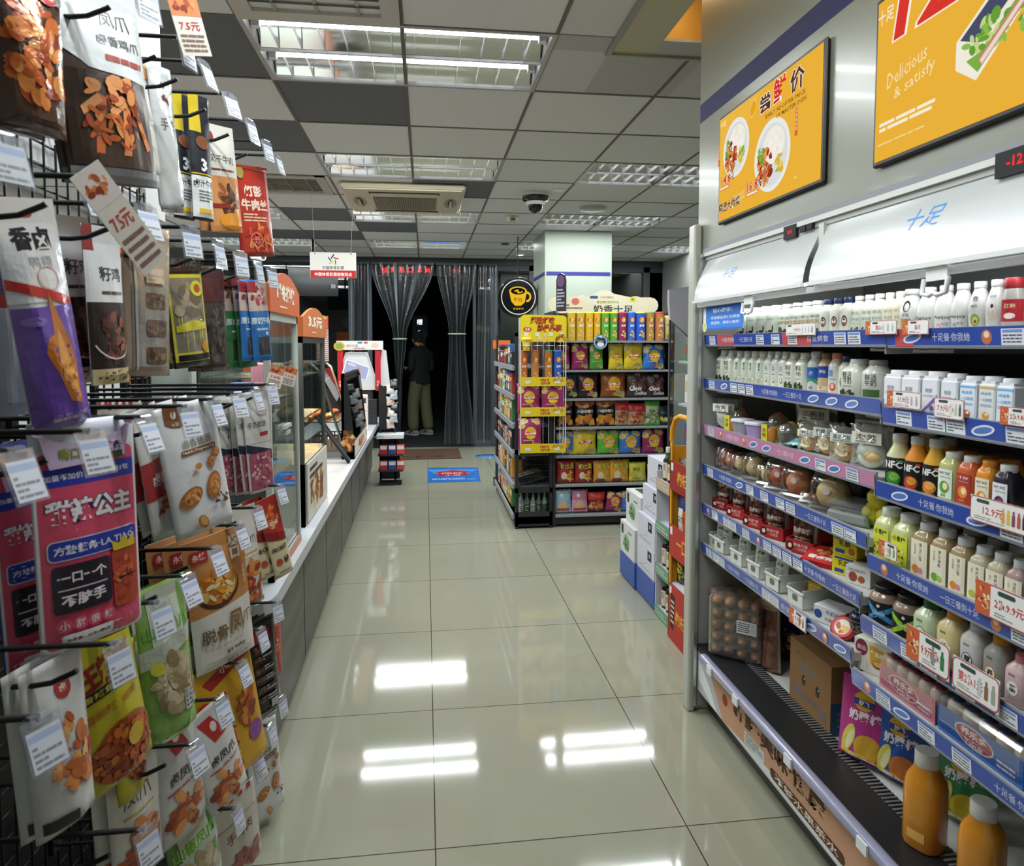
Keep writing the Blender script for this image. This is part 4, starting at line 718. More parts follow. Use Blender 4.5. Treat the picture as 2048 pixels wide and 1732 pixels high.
# ------------------------------------------------------------------ clip-on signs
def sign(u0, u1, v0, v1, label, draw, X=XF - .012, u=None, tilt=0.0, red=False):
    vc = (v0 + v1) / 2; ya = P(u0, vc, x=X).y; yb = P(u1, vc, x=X).y; yc = (ya + yb) / 2; zt = Zat(v0, X, yc); zb = Zat(v1, X, yc); w, h = ya - yb, zt - zb
    b = MB('card'); b.box(-w / 2, w / 2, 0, .0015, 0, h, '#d8d8da'); D = Dec(b, plane((0, 0, 0), *FRONT)); D.rrect(-w / 2, 0, w / 2, h, h * .18, '#b04a48'); D.rrect(-w / 2 + h * .04, h * .04, w / 2 - h * .04, h * .96, h * .15, '#eae8e6'); draw(D, w, h)
    o = b.build('price_sign', loc=(X, yc, zb), rot=(0, tilt, -PI / 2)); return tag(o, label, 'sign', 'red edged price signs on the cooler shelves')
def pr(t, mini=('#cfd3d0',), big=.34, code=False, food=False):
    def d(D, w, h):
        x0 = -w / 2
        if food: D.rect(x0, 0, x0 + h * .55, h, '#c8623a'); D.food(x0 + h * .27, h * .5, h * .22, h * .4, ['#b5452c', '#e0b070', '#7a3a2a', '#f0d9b0'], 18, h * .09, 3); x0 += h * .5
        D.text(t, x0 + (w / 2 - x0) * (.5 if len(mini) == 1 else .40), h * .5, h * big, '#c23a3a', .02, w=min((w / 2 - x0) * (.9 if len(mini) == 1 else .6), h * big * .55 * len(t))); D.rrect(x0 + h * .3, h * .76, x0 + h * .9, h * .9, h * .06, '#3a4a44'); D.lines(x0 + h * .2, h * .1, x0 + (w / 2 - x0) * .6, h * .26, 2, '#9a9a9a', 2)
        xs = x0 + (w / 2 - x0) * .78; n = len(mini)
        if n > 1:
            for i, c in enumerate(mini): q = w * .42 * (i + .5) / n + w * .03; D.rrect(q - h * .07, h * .2, q + h * .07, h * .62, h * .04, c); D.rect(q - h * .04, h * .62, q + h * .04, h * .76, c)
    return d
def blue_tip(D, w, h):
    D.rrect(-w / 2, 0, w / 2, h, h * .1, '#2f6fd0'); D.rrect(-w / 2 + .004, .006, w / 2 - .004, h - .006, h * .08, '#3b82e0'); D.text('贴心提示：', .0, h * .72, h * .16, '#f2f6ff', .03, w=w * .5); D.text('低温商品我们长期温', .06 * w, h * .45, h * .12, '#e6eefc', .01, w=w * .72); D.text('度监控，请安心食用！', .06 * w, h * .25, h * .12, '#e6eefc', .01, w=w * .72)
    D.rrect(-w / 2 - .004, .02, -w / 2 + .022, h + .01, .012, '#dfe6f4'); D.rect(-w / 2 + .002, .03, -w / 2 + .016, h * .75, '#f0f2f8'); D.rect(-w / 2 + .006, .02, -w / 2 + .012, h * .45, '#d9cf52'); D.ell(-w / 2 + .009, .012, .02, .02, '#dfe6f4', 18); D.ell(-w / 2 + .009, .012, .014, .014, '#d9cf52', 18)
o = sign(1408, 1487, 605, 658, 'blue temperature notice with a thermometer at far end of the top shelf', blue_tip, X=XF - .02); o.name = 'notice_sign'; o['category'] = 'sign'
o['group'] = 'notices on the cooler'
sign(1572, 1631, 647, 671, 'price sign reading 9.9 on the top shelf strip, before portrait bottles', pr('9.9元/瓶', ('#b8c0c8', '#c8ccd0', '#b8c0c8', '#5a5f74')))
sign(1731, 1793, 641, 669, 'price sign reading second bottle 1 yuan, before gold lettered bottles', pr('第2瓶1元', ('#d6dad6', '#aab8a8', '#c0c4c8'), food=True))
sign(1805, 1857, 640, 669, 'price sign reading plus 1 yuan, before slim white bottles', pr('加1元', food=True))
sign(1774, 1842, 783, 816, 'price sign reading 11.9 before the pink swoosh cartons', pr('11.9元', ('#d2d4da', '#c2aab0', '#b0a8c0'), food=True))
sign(1868, 1928, 797, 838, 'price sign reading 7.9 before the green swoosh carton', pr('7.9元/瓶', ('#d6d8d0', '#c8c4a8', '#55586a')))
sign(2000, 2062, 815, 852, 'price sign reading 2 for 9.8 before the beige fruit carton', pr('2瓶9.8元', food=True))
sign(1940, 2062, 1003, 1056, 'long price sign reading 12.9 with five little bottles', pr('12.9元', ('#d9a04a', '#d9c04a', '#8a4a5a', '#c05a4a', '#3a3040')))
sign(1757, 1794, 1084, 1117, 'small price sign reading 1 yuan before the lime tea', pr('1元', ('#8ab04a', '#7aa04a'), food=True))
sign(1950, 2062, 1178, 1246, 'price sign reading 2 for 9.9 under the star fruit tea', pr('2瓶9.9元', food=True, big=.3))
sign(1812, 1900, 1270, 1336, 'price sign reading 9.9 per bottle under the milk teas', pr('9.9元/瓶', ('#8a9088', '#3a7a4a'), food=True))
sign(1904, 2000, 1335, 1400, 'price sign reading second bottle 1 yuan under the milk teas', pr('第2瓶1元', ('#c0c4c8', '#8a6a4a', '#a0a890')))
sign(1578, 1612, 1222, 1254, 'small price sign reading 9.9 before the white baskets', pr('9.9元', ('#9a6a3a', '#8a5a30'), food=True))
# ------------------------------------------------------------------ pink shelf: bakery and puddings
BREAD = ['#d8a766', '#e6c48c', '#c98f4c']
def wrapped_bread(label, u, X, z, w, h, dpt, rz, kind, seed):
    t = empty('wrapped_bread', label, 'bread', (X, Y3(u, X, z), z + E3), rz, 'wrapped bakery packs on the pink shelf'); r = random.Random(seed); b = MB('fruit')
    if kind == 'roll':
        b.ball((0, 0, h * .45), w * .42, '#d9a663', sz=h * .42 / (w * .42), sy=dpt * .45 / (w * .42), n=18); D = Dec(b, plane((0, -dpt * .44, h * .45), *FRONT)); D.ell(0, 0, w * .22, h * .24, '#f0e2b8', 18); D.ell(0.01, 0, w * .12, h * .14, '#d9b06a', 14); D.food(0, -h * .1, w * .25, h * .1, ['#f3ead0', '#c98a4c'], 12, w * .07, seed)
    elif kind == 'sandwich':
        b.prism([(-w * .42, .01), (w * .42, .01), (w * .25, h * .85), (-w * .42, h * .6)], 'y', -dpt * .4, dpt * .4, '#e6d3a6'); D = Dec(b, plane((0, -dpt * .401, 0), *FRONT)); D.poly([(-w * .38, .02), (w * .36, .02), (w * .32, h * .22), (-w * .36, h * .2)], '#d8935a'); D.poly([(-w * .38, h * .3), (w * .3, h * .32), (w * .26, h * .42), (-w * .36, h * .4)], '#b9c77a')
    else:
        b.ball((0, 0, h * .4), w * .4, '#dfe3d0', sz=h * .4 / (w * .4), sy=dpt * .45 / (w * .4), n=16); b.ball((w * .1, -.005, h * .35), w * .28, '#e8c88e', sz=.7, n=14)
    adopt(t, b.build('bread'))
    q = bag('wrapper', w * 1.2, h * 1.12, dpt * 1.15, None, '#e8ecec', 'case', 'pillow', seed=seed, crinkle=2.2); adopt(t, q); q.location = (0, 0, .006)
    def prt(D, H):
        D.rect(-.4, H * .62, .42, H * .9, '#dfe6df' if seed % 2 else '#e9e6d6'); D.text(['三明治', '黄油面包', '泡芙', '奶酪包'][seed % 4], 0, H * .78, .16, '#3d4a46', .02, .6); D.lines(-.3, H * .64, .3, H * .7, 1, '#7a8a80')
    b = MB('card'); prt(Dec(b, plane((0, -dpt * .45, 0), *FRONT), w), h * 1.1 / w); adopt(t, b.build('printed_band'))
wrapped_bread('wrapped sandwich with orange filling at far end of the pink shelf', 1412, 1.21, ZS['S3'], .085, .10, .07, RZC, 'sandwich', 1)
wrapped_bread('pale green wrapped bun beside the wrapped sandwich on the pink shelf', 1450, 1.185, ZS['S3'], .095, .10, .08, RZC, 'bun', 2)
wrapped_bread('large white wrapped sandwich bread leaning in middle of the pink shelf', 1632, 1.27, ZS['S3'], .12, .125, .06, RZC + .2, 'sandwich', 4)
wrapped_bread('wrapped yellow cream roll in front of the white sandwich bread', 1620, 1.185, ZS['S3'], .075, .07, .05, RZC, 'roll', 6)
wrapped_bread('wrapped brown cream roll beside the white sandwich bread', 1657, 1.20, ZS['S3'], .085, .085, .06, RZC, 'roll', 7)
wrapped_bread('wrapped sliced roll at middle of near half of the pink shelf', 1692, 1.18, ZS['S3'], .085, .085, .06, RZC + .1, 'roll', 9)
wrapped_bread('wrapped green and white bread at near end of the pink shelf', 1742, 1.185, ZS['S3'], .10, .10, .06, RZC, 'bun', 10)
wrapped_bread('pale yellow wrapped bread behind the near end of the pink shelf', 1745, 1.29, ZS['S3'], .10, .115, .06, RZC, 'sandwich', 13)
def dome(label, u, X, c1, c2, d, h, band, cat='pudding'):
    z = ZS['S3'] + E3; t = empty('pudding_cup', label, cat, (X, Y3(u, X, z), z), RZC, 'puddings on the pink shelf'); b = MB('gloss'); b.lathe([(d * .36, 0), (d * .45, h * .35), (d * .44, h * .5)], c1, n=20); adopt(t, b.build('pudding'))
    b = MB('case'); b.lathe([(d * .4, 0), (d * .5, h * .5), (d * .5, h * .55), (d * .42, h * .85), (.001, h)], '#e8ecec', n=20); adopt(t, b.build('dome_lid'))
    b = MB('card'); b.grid(lambda a, v: (-d * .51 * math.cos(PI * a) * 1.0, -.012 + .024 * v - d * .05, h * .1 + h * .93 * math.sin(PI * a)), 14, 1, c2); adopt(t, b.build('paper_band')) if band else None
dome('yellow pudding cup with orange paper band, farther one on the pink shelf', 1480, 1.22, '#dcb53a', '#d9793a', .07, .085, 1)
dome('yellow pudding cup with orange paper band, nearer one on the pink shelf', 1556, 1.235, '#dcb53a', '#d9793a', .075, .09, 1)
dome('chocolate pudding under a clear dome on the pink shelf', 1580, 1.185, '#4a3226', '#c9b44a', .078, .078, 1)
def jar(label, u, X):
    z = ZS['S3'] + E3; t = empty('custard_jar', label, 'pudding', (X, Y3(u, X, z), z), RZC, 'puddings on the pink shelf'); b = MB('gloss'); b.lathe([(.02, 0), (.025, .01), (.025, .04), (.02, .045)], '#d08a34', n=16); adopt(t, b.build('jar')); b = MB('card'); b.box(-.012, .012, -.027, -.0255, .0, .062, '#d9cf3a'); D = Dec(b, plane((0, -.027, 0), *FRONT)); D.vtext('焦糖', 0, .05, .014, '#4a4a20', 0); adopt(t, b.build('label_strip'))
jar('small amber custard jar with yellow strip beside the farther pudding cup', 1463, 1.17); jar('small amber custard jar with yellow strip before the chocolate pudding', 1538, 1.165)
def tub(label, u, X, c):
    z = ZS['S3'] + E3; t = empty('yogurt_tub', label, 'tub', (X, Y3(u, X, z), z), RZC, 'lilac tubs on the pink shelf'); b = MB('satin'); b.lathe([(.027, 0), (.033, .045)], c, n=22, sq=5); adopt(t, b.build('cup')); b = MB('satin'); b.lathe([(.036, .045), (.037, .052), (.034, .056)], '#d4d4de', n=22, sq=5); adopt(t, b.build('lid'))
tub('grey tub with pale lid beside the farther pudding', 1486, 1.175, '#9a98a0'); tub('lilac tub with pale lid between the two banded puddings', 1514, 1.18, '#a890c4')
b = MB('pouch'); o = bag('teal_snack_pack', .09, .06, .02, lambda D, H: (D.rect(-.45, .1, .45, H * .8, '#3f8f94'), D.lines(-.3, .2, .3, .5, 3, '#cfe0de')), '#57a0a4', style='pillow', seed=3); put(o, (1.17, Y3(1590, 1.17, ZS['S3']), ZS['S3'] + .012), RZC, 'small teal snack pack lying before the chocolate pudding', 'snack', rx=-1.2)
# ------------------------------------------------------------------ fruit shelf
def fruit_pack(label, u, X, fr, z, w=.10, kind='apple', tray='#1c241e', rz=None, n=2, dz=0):
    X = max(X, 1.195); w *= 1.08 if kind == 'big' else .95
    t = empty('fruit_pack', label, 'fruit pack', (X, Y3(u, X, z), z + E3 + dz), RZC if rz is None else rz, 'film wrapped fruit trays in the cooler'); r_ = w * .5 / n if kind != 'big' else min(.049, w * .42)
    b = MB('case' if tray is None else 'satin'); b.box(-w / 2, w / 2, -.045, .045, 0, .018, tray or '#c8ccca', b=.006); adopt(t, b.build('tray'))
    k = n if kind != 'big' else 1
    for i in range(k):
        x = (i - (k - 1) / 2) * (w / k) * .98; b = MB('fruit'); r = r_ * (1.02)
        pf = [(.001, .10), (.35, .02), (.75, .2), (1, .75), (.96, 1.15), (.7, 1.55), (.3, 1.72), (.001, 1.6)] if kind != 'pear' else [(.001, .05), (.5, .08), (.95, .55), (.98, .95), (.8, 1.4), (.5, 1.7), (.001, 1.85)]
        b.lathe([(a * r, c * r, fr[min(len(fr) - 1, j % len(fr))]) for j, (a, c) in enumerate(pf)], fr[0], n=18, c=(x, 0, .012), cap=False); b.tube([(x, 0, .012 + 1.6 * r), (x + .003, 0, .012 + 1.95 * r)], .0015, '#5a4020', 'matte', 5)
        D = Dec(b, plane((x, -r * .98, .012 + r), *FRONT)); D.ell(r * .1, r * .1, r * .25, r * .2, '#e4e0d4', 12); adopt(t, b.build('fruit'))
    b = MB('wrap'); hh = .02 + r_ * 2.05; b.lathe([(.5, 0), (.53, .3), (.50, .75), (.40, .98), (.001, 1.02)], '#ffffff', n=24, sq=4, dx=w * 1.02, dy=.098); 
    b.v = [(x, y, zz * hh) for x, y, zz in b.v]; adopt(t, b.build('film'))
AP, PE, OR, DK = ['#b5402e', '#c05a3c'], ['#d9bd84', '#cfae70'], ['#cf7444', '#d98a58'], ['#8a2f28', '#9a3a2e']
z4 = ZS['S4']
for lb, u, X, fr, kd, n, w, dz in (('pack of pinkish apples at far end of the fruit shelf', 1418, 1.18, OR, 'apple', 1, .075, 0), ('pack of red apples behind the pinkish apples', 1408, 1.33, AP, 'apple', 2, .10, .0352), ('single dark red apple pack near far end of the fruit shelf', 1440, 1.20, AP, 'apple', 1, .085, 0), ('pack with one pear and one peach beside the green lidded trays', 1468, 1.17, OR, 'apple', 1, .07, 0), ('small yellow pear pack before the green lidded trays', 1487, 1.165, PE, 'pear', 1, .07, 0), ('large yellow pear pack in middle of the fruit shelf', 1515, 1.165, PE, 'pear', 1, .085, 0), ('small tan pear pack beside the bright red apple', 1540, 1.165, PE, 'apple', 1, .065, 0), ('bright red apple pack in middle of the fruit shelf', 1568, 1.19, AP, 'big', 1, .10, .0), ('orange peach pack nearer than the bright red apple', 1602, 1.165, OR, 'big', 1, .10, 0), ('dark red apple pack in shadow behind the peach pack', 1655, 1.33, DK, 'big', 1, .11, .0352), ('yellow netted pear pack at near end of the fruit shelf', 1668, 1.165, PE, 'big', 1, .11, 0), ('pack of orange carrots pieces between peach and netted pear', 1632, 1.17, ['#c9742e', '#b5602a'], 'apple', 3, .075, 0)):
    fruit_pack(lb, u, X, fr, z4, w, kd, None, None, n, dz)
def lidtray(label, u, X, z, c, inner, w=.12, h=.045):
    t = empty('lidded_tray', label, 'tray', (X, Y3(u, X, z), z + E3), RZC, 'lidded trays on the fruit shelf'); b = MB('gloss'); b.box(-w / 2, w / 2, -.05, .05, 0, h * .55, c, b=.008); D = Dec(b, plane((0, 0, h * .552), *TOPW)); D.food(0, 0, w * .4, .04, inner, 26, .014, int(u)); adopt(t, b.build('tray')); b = MB('case'); b.box(-w / 2 - .003, w / 2 + .003, -.053, .053, h * .57, h, '#dfe6e2', b=.01); adopt(t, b.build('clear_lid'))
lidtray('dark green lidded tray, farther of two on the fruit shelf', 1478, 1.325, z4 + .035, '#1f3a2c', ['#2f5a3a', '#7a9a5a', '#223a2a']); lidtray('dark green lidded tray, nearer of two on the fruit shelf', 1522, 1.325, z4 + .035, '#1f3a2c', ['#3f6a3a', '#8aa05a', '#2a4a32'])
b = MB('satin'); b.box(1.255, 1.40, 1.68, 2.61, z4 + .001, z4 + .034, '#2a2d2c', b=.004); tag(b.build('riser_step'), 'dark plastic riser carrying the green lidded trays at back of the fruit shelf', 'riser')
lidtray('empty looking clear lidded tray at near end of the fruit shelf', 1712, 1.19, z4, '#8f938f', ['#5a5650', '#7a746a'], .12, .06); lidtray('clear lidded tray beside the netted pear, set farther back', 1708, 1.33, z4 + .035, '#6f736f', ['#4a3a30', '#7a5a4a'], .12, .07)
t = empty('lemon_bag', 'bag of bright yellow lemons between fruit shelf and lime tea', 'fruit', (1.21, Y3(1758, 1.21, z4), z4 + E3), RZC)
for i, (x, y, zz) in enumerate(((-.02, 0, .036), (.022, -.005, .036), (0, -.01, .084), (.012, .01, .128))):
    b = MB('fruit'); b.lathe([(.001, -.032), (.012, -.028), (.026, -.008), (.026, .008), (.012, .028), (.001, .034)], '#d9cf2e', n=14, c=(x, y, zz), cap=False); adopt(t, b.build('lemon'))
b = MB('pouch'); D = Dec(b, plane((0, -.034, 0), *FRONT)); D.poly([(-.03, .01), (-.005, .0), (-.012, .03)], '#4f8a34'); adopt(t, b.build('leaf'))
# ------------------------------------------------------------------ red trays with silver pouches
z5 = ZS['S5']
def duckbag(D, H):
    D.rect(-.5, H * .72, .5, H, '#b9b5b2'); D.rect(-.42, H * .12, .42, H * .68, '#4a2620'); D.food(0, H * .4, .36, H * .22, ['#7a3c28', '#5a2a20', '#93583a', '#3a1c18'], 26, .12, 5); D.text('香卤鸭脖', 0, H * .42, .2, '#e8dcd4', .03, .7); D.ell(.0, H * .8, .16, .16, '#8a2a2c'); D.ell(0, H * .8, .1, .1, '#e0c8b8'); D.lines(-.3, H * .16, .3, H * .28, 2, '#c9b0a0')
redp = None
for i, (u, w) in enumerate(((1396, .075), (1416, .08), (1440, .08), (1488, .085), (1523, .085), (1562, .095), (1618, .10))):
    X = 1.20; y = Y3(u, X, z5); pos = ['at far end of the shelf', 'second from the far end', 'third from the far end', 'in the middle of the row', 'fifth from the far end', 'second nearest, before the flat red box', 'nearest, beside the flat red box'][i]
    b = MB('card'); h = .042
    for f in ((-w / 2, w / 2, -.05, -.047, .0, h), (-w / 2, w / 2, .047, .05, 0, h * 1.3), (-w / 2, -w / 2 + .003, -.05, .05, 0, h), (w / 2 - .003, w / 2, -.05, .05, 0, h), (-w / 2, w / 2, -.05, .05, 0, .003)): b.box(*f, '#a8282c')
    D = Dec(b, plane((0, -.0503, 0), *FRONT)); D.ell(-w * .33, h * .5, .012, .014, '#2a1618', 14); D.ell(-w * .33, h * .5, .007, .008, '#e6d8cc', 10); D.text('鲜卤力道', w * .05, h * .65, .011, '#f0dcd4', .0, w=w * .5); D.text('一口惊喜', w * .05, h * .35, .009, '#e6c8c0', 0, w=w * .42)
    o = b.build('display_tray'); put(o, (X, y, z5 + E3), RZC, 'red cardboard display tray with braised snacks, ' + pos, 'display tray', 'red display trays in the cooler')
    if redp is None: redp = p_ = bag('snack_pouch', .075, .105, .03, duckbag, '#a8a3a0', 'foil', 'pillow', seed=2, crinkle=2)
    else: p_ = dup(redp)
    put(p_, (X - .018, y, z5 + .012), RZC + .05 * (i % 3 - 1), 'silver and brown braised snack pouch in red tray, ' + pos, 'pouch', 'braised snack pouches in red trays', rx=-.1); p_.scale = (w / .078,) * 3
b = MB('card'); b.box(-.055, .055, -.05, .05, 0, .016, '#a82228'); D = Dec(b, plane((0, 0, .0165), *TOPW)); D.rect(-.053, -.048, .053, .048, '#c02c30'); D.food(.01, .02, .04, .022, MEAT + ['#7a3a28'], 30, .012, 4); D.text('香卤鸭', -.005, -.022, .022, '#f4e8e0', .03, w=.075); put(b.build('flat_snack_box'), (1.185, Y3(1652, 1.185, z5), z5 + .012), RZC + .15, 'flat red box with meat picture beside the red trays', 'box', rx=.25)
def carton_box(name, w, d, h, col, draw, label, cat, loc, rz, grp=None, tops=None):
    b = MB('card'); b.box(-w / 2, w / 2, -d / 2, d / 2, 0, h, col, b=.0015); draw(Dec(b, plane((0, -d / 2, 0), *FRONT)), w, h); D2 = Dec(b, plane((-w / 2, 0, 0), *LEFTW)); D2.lines(-d * .35, h * .2, d * .35, h * .7, 4, '#8a8a86')
    if tops: tops(Dec(b, plane((0, 0, h), *TOPW)), w, d)
    return put(b.build(name), loc, rz, label, cat, grp)
def ybox(D, w, h): D.rect(-w / 2, 0, w / 2, h, '#d9c82a'); D.text('乳酪', 0, h * .62, h * .3, '#2c2c1c', .02, w=w * .5); D.ell(w * .3, h * .3, w * .14, w * .14, '#b5703a'); D.rect(-w * .4, h * .1, 0, h * .3, '#2f4a8c'); D.rect(-w * .4, h * .8, w * .4, h * .92, '#3a4a8a')
carton_box('cheese_box', .072, .06, .055, '#d9c82a', ybox, 'bright yellow cheese box, lower one beside the flat red box', 'box', (1.20, Y3(1700, 1.20, z5), z5 + E3), RZC, 'yellow cheese boxes'); carton_box('cheese_box', .075, .06, .055, '#d9c82a', ybox, 'bright yellow cheese box stacked on the lower yellow one', 'box', (1.20, Y3(1702, 1.20, z5), z5 + .0585), RZC - .08, 'yellow cheese boxes')
def wbox(D, w, h): D.rect(-w / 2, 0, w / 2, h, '#d6d4d0'); D.ell(-w * .2, h * .4, h * .25, h * .28, '#9a4a30'); D.ell(w * .15, h * .35, h * .2, h * .2, '#a8572e'); D.lines(-w * .4, h * .7, w * .3, h * .85, 2, '#6a6a70')
carton_box('cheese_box', .07, .06, .05, '#d6d4d0', wbox, 'white cheese box with brown rounds next to the yellow boxes', 'box', (1.19, Y3(1728, 1.19, z5), z5 + E3), RZC, 'white cheese boxes'); carton_box('cheese_box', .08, .06, .045, '#cfcdc8', wbox, 'white cheese box set back behind the coffee bottles', 'box', (1.33, Y3(1760, 1.33, z5), z5 + E3), RZC, 'white cheese boxes')
# ------------------------------------------------------------------ white baskets
z6 = ZS['S6']; bk0 = None; pk0 = None
for i, u in enumerate((1396, 1415, 1438, 1472, 1508, 1544, 1584, 1632)):
    X = 1.215; y = Y3(u, X, z6); pos = ['at far end of lowest shelf', 'second from far end of lowest shelf', 'third from far end of lowest shelf', 'fourth from far end of lowest shelf', 'fifth from far end of lowest shelf', 'sixth from far end of lowest shelf', 'second nearest on lowest shelf', 'nearest on lowest shelf, holding yellow cheese'][i]
    if bk0 is None:
        b = MB('satin'); w = .078; d = .15; h = .06
        for f in ((-w / 2, w / 2, -d / 2, -d / 2 + .003, 0, h * .8), (-w / 2, w / 2, d / 2 - .003, d / 2, 0, h), (-w / 2, -w / 2 + .003, -d / 2, d / 2, 0, h), (w / 2 - .003, w / 2, -d / 2, d / 2, 0, h), (-w / 2, w / 2, -d / 2, d / 2, 0, .003)): b.box(*f, '#d5d7d0')
        b.box(-w / 2 - .003, w / 2 + .003, -d / 2 - .003, -d / 2 + .003, h * .76, h * .84, '#dfe0da'); D = Dec(b, plane((0, -d / 2 - .0005, 0), *FRONT)); D.rrect(-.013, .018, .013, .038, .006, '#6f705f'); bk0 = o = b.build('storage_basket')
        put(o, (X, y, z6 + E3), -PI / 2 + .08, 'white plastic basket of pouches ' + pos, 'basket', 'white baskets on the lowest shelf')
    else: o = dup(bk0, (X, y, z6 + E3), (0, 0, -PI / 2 + .08), 'white plastic basket of pouches ' + pos)
    if i < 7:
        if pk0 is None: pk0 = p_ = bag('white_pouch', .058, .095, .022, lambda D, H: (D.text('纯享', 0, H * .55, .2, '#50564e', .02, .5), D.lines(-.3, H * .2, .3, H * .4, 3, '#9aa094'), D.ell(.1, H * .8, .12, .12, '#bfc7b4'), D.rect(-.45, H * .93, .45, H * .98, '#a8ac9f')), '#d6d8cf', 'pouch', 'pillow', seed=5, crinkle=2)
        else: p_ = dup(pk0)
        put(p_, (X - .04, y, z6 + .03), RZC + .1 * ((i % 3) - 1), 'white pouch standing in white basket ' + pos, 'pouch', 'white pouches in the baskets', rx=-.12)
    else:
        b = MB('pouch'); b.box(-.028, .028, -.02, .02, 0, .06, '#d0a42c', b=.006); D = Dec(b, plane((0, -.0203, 0), *FRONT)); D.lines(-.02, .01, .02, .05, 4, '#e8d080'); put(b.build('cheese_pack'), (X, y, z6 + .01), RZC, 'yellow cheese pack in the nearest white basket', 'cheese', rx=-.25)
o = carton_box('dairy_box', .10, .07, .05, '#d6d6d8', lambda D, w, h: (D.text('牛奶好', .01, h * .7, h * .26, '#5a6a9a', .01), D.text('奶酪才好', .01, h * .3, h * .22, '#a04a4a', .0), D.ell(-w * .35, h * .5, .013, .013, '#34508c')), 'white and blue dairy box after the nearest white basket', 'box', (1.19, Y3(1672, 1.19, z6), z6 + E3), RZC)
b = MB('pouch'); b.lathe([(.03, 0), (.036, .004), (.036, .014), (.03, .018)], '#a8282e', n=24); D = Dec(b, plane((0, 0, .0185), *TOPW)); D.ell(0, 0, .03, .03, '#c0343a', 24); D.ell(0, 0, .022, .022, '#e6dccc', 20); D.food(0, 0, .016, .016, ['#c9863a', '#a8572e', '#e0b060'], 16, .008, 2); put(b.build('round_noodle_pack'), (1.16, Y3(1690, 1.16, z6), z6 + .02), RZC, 'round red noodle pack leaning on the shelf edge', 'pack', rx=.9)
o = bottle('dark_blue_bottle', .062, Zat(1208, 1.19, Y3(1714, 1.19, z6)) - z6, MILK, '#1f2a4c', (.88, .5, '#161c30'), 2, lab(o_txt('25', 0, .4, .7, '#8a6a34', .03), o_rect(-.6, .58, .6, .62, '#8a6a34'), o_lines(-.4, .15, .4, .2, 1, '#8a7a54'))); put(o, (1.19, Y3(1722, 1.19, z6), z6 + E3), RZC, 'dark blue bottle with gold 25 at near end of lowest far shelf', 'bottle')
o = bag('white_snack_pack', .08, .075, .04, lambda D, H: (D.text('旺仔', 0, H * .5, .2, '#3a4a8a', .03), D.ell(0, H * .5, .3, .2, '#dfe3ee')), '#c9ccd0', 'pouch', 'pillow', seed=8); put(o, (1.30, Y3(1690, 1.30, z6), z6 + E3), RZC, 'white puffy snack pack behind the dairy box', 'snack')
# ------------------------------------------------------------------ lowest near shelf: dessert, probiotic packs
z7 = ZS['N6']
def dess(D, w, h): D.rect(-w / 2, 0, w / 2, h, '#ddd8cf'); D.ell(-w * .3, h * .72, h * .2, h * .26, '#7a2c3c'); D.text('甜品', -w * .3, h * .72, h * .14, '#e8d8d4', 0); D.poly([(-w * .1, h * .9), (w * .5, h * .75), (w * .5, h * .2), (-w * .05, h * .3)], '#d9a82c'); D.text('芒果布丁', w * .18, h * .64, h * .17, '#f4ecd0', .03, w=w * .5); D.ell(w * .15, h * .33, h * .18, h * .13, '#8a5a34'); D.ell(w * .15, h * .36, h * .16, h * .08, '#e0b86a'); [D.rect(-w * .42 + i * w * .07, h * .1, -w * .39 + i * w * .07, h * .42, '#f0ece4') for i in range(4)]
carton_box('dessert_box', .10, .06, .085, '#ddd8cf', dess, 'white and yellow dessert pudding box at far end of lowest near shelf', 'box', (1.185, Y3(1757, 1.185, z7), z7 + E3), RZC)
def yak(label, ua, ub, col, capc, X):
    ya, yb = Y3(ua, X, z7), Y3(ub, X, z7); L = ya - yb; t = empty('drink_multipack', label, 'drink pack', (X, (ya + yb) / 2, z7 + E3), -PI / 2, 'sealed little bottle multipacks')
    for i in range(5):
        for j in (0, 1):
            b = MB('gloss'); x = -L / 2 + L * (i + .5) / 5; b.lathe([(.019, 0), (.021, .02), (.016, .034), (.02, .052), (.018, .07), (.013, .076)], '#d8c3b4', n=14, c=(x, -.022 + .044 * j, 0)); o = adopt(t, b.build('little_bottle')); b = MB('foil'); b.lathe([(.0145, .077), (.015, .08), (.001, .081)], capc, n=14, c=(x, -.022 + .044 * j, 0)); adopt(o, b.build('foil_lid'))
    b = MB('gloss'); b.box(-L / 2, L / 2, -.049, -.046, 0, .058, col); b.box(-L / 2, L / 2, .046, .049, 0, .058, col); b.box(-L / 2 - .002, -L / 2, -.049, .049, 0, .05, col); D = Dec(b, plane((0, -.049, 0), *FRONT)); D.ell(-L * .05, .032, .052, .022, '#e8e2e2', 24, -.05); D.ell(-L * .05, .032, .048, .019, '#b5283a', 24, -.05); D.text('养乐多', -L * .05, .038, .017, '#f4ecec', .03, w=.07); D.text('Yakult', -L * .05, .018, .014, '#f4ecec', .03, w=.05); D.lines(L * .22, .01, L * .42, .03, 2, '#e8e0e4')
    adopt(t, b.build('printed_sleeve')); b = MB('wrap'); b.box(-L / 2 - .004, L / 2 + .004, -.052, .052, .0, .084, '#ffffff', b=.01); adopt(t, b.build('shrink_film'))
yak('pink sleeved pack of little probiotic bottles on lowest near shelf', 1795, 1908, '#d0808e', '#a8345a', 1.19); yak('blue sleeved pack of little probiotic bottles on lowest near shelf', 1916, 2090, '#2f64b4', '#34508c', 1.19)
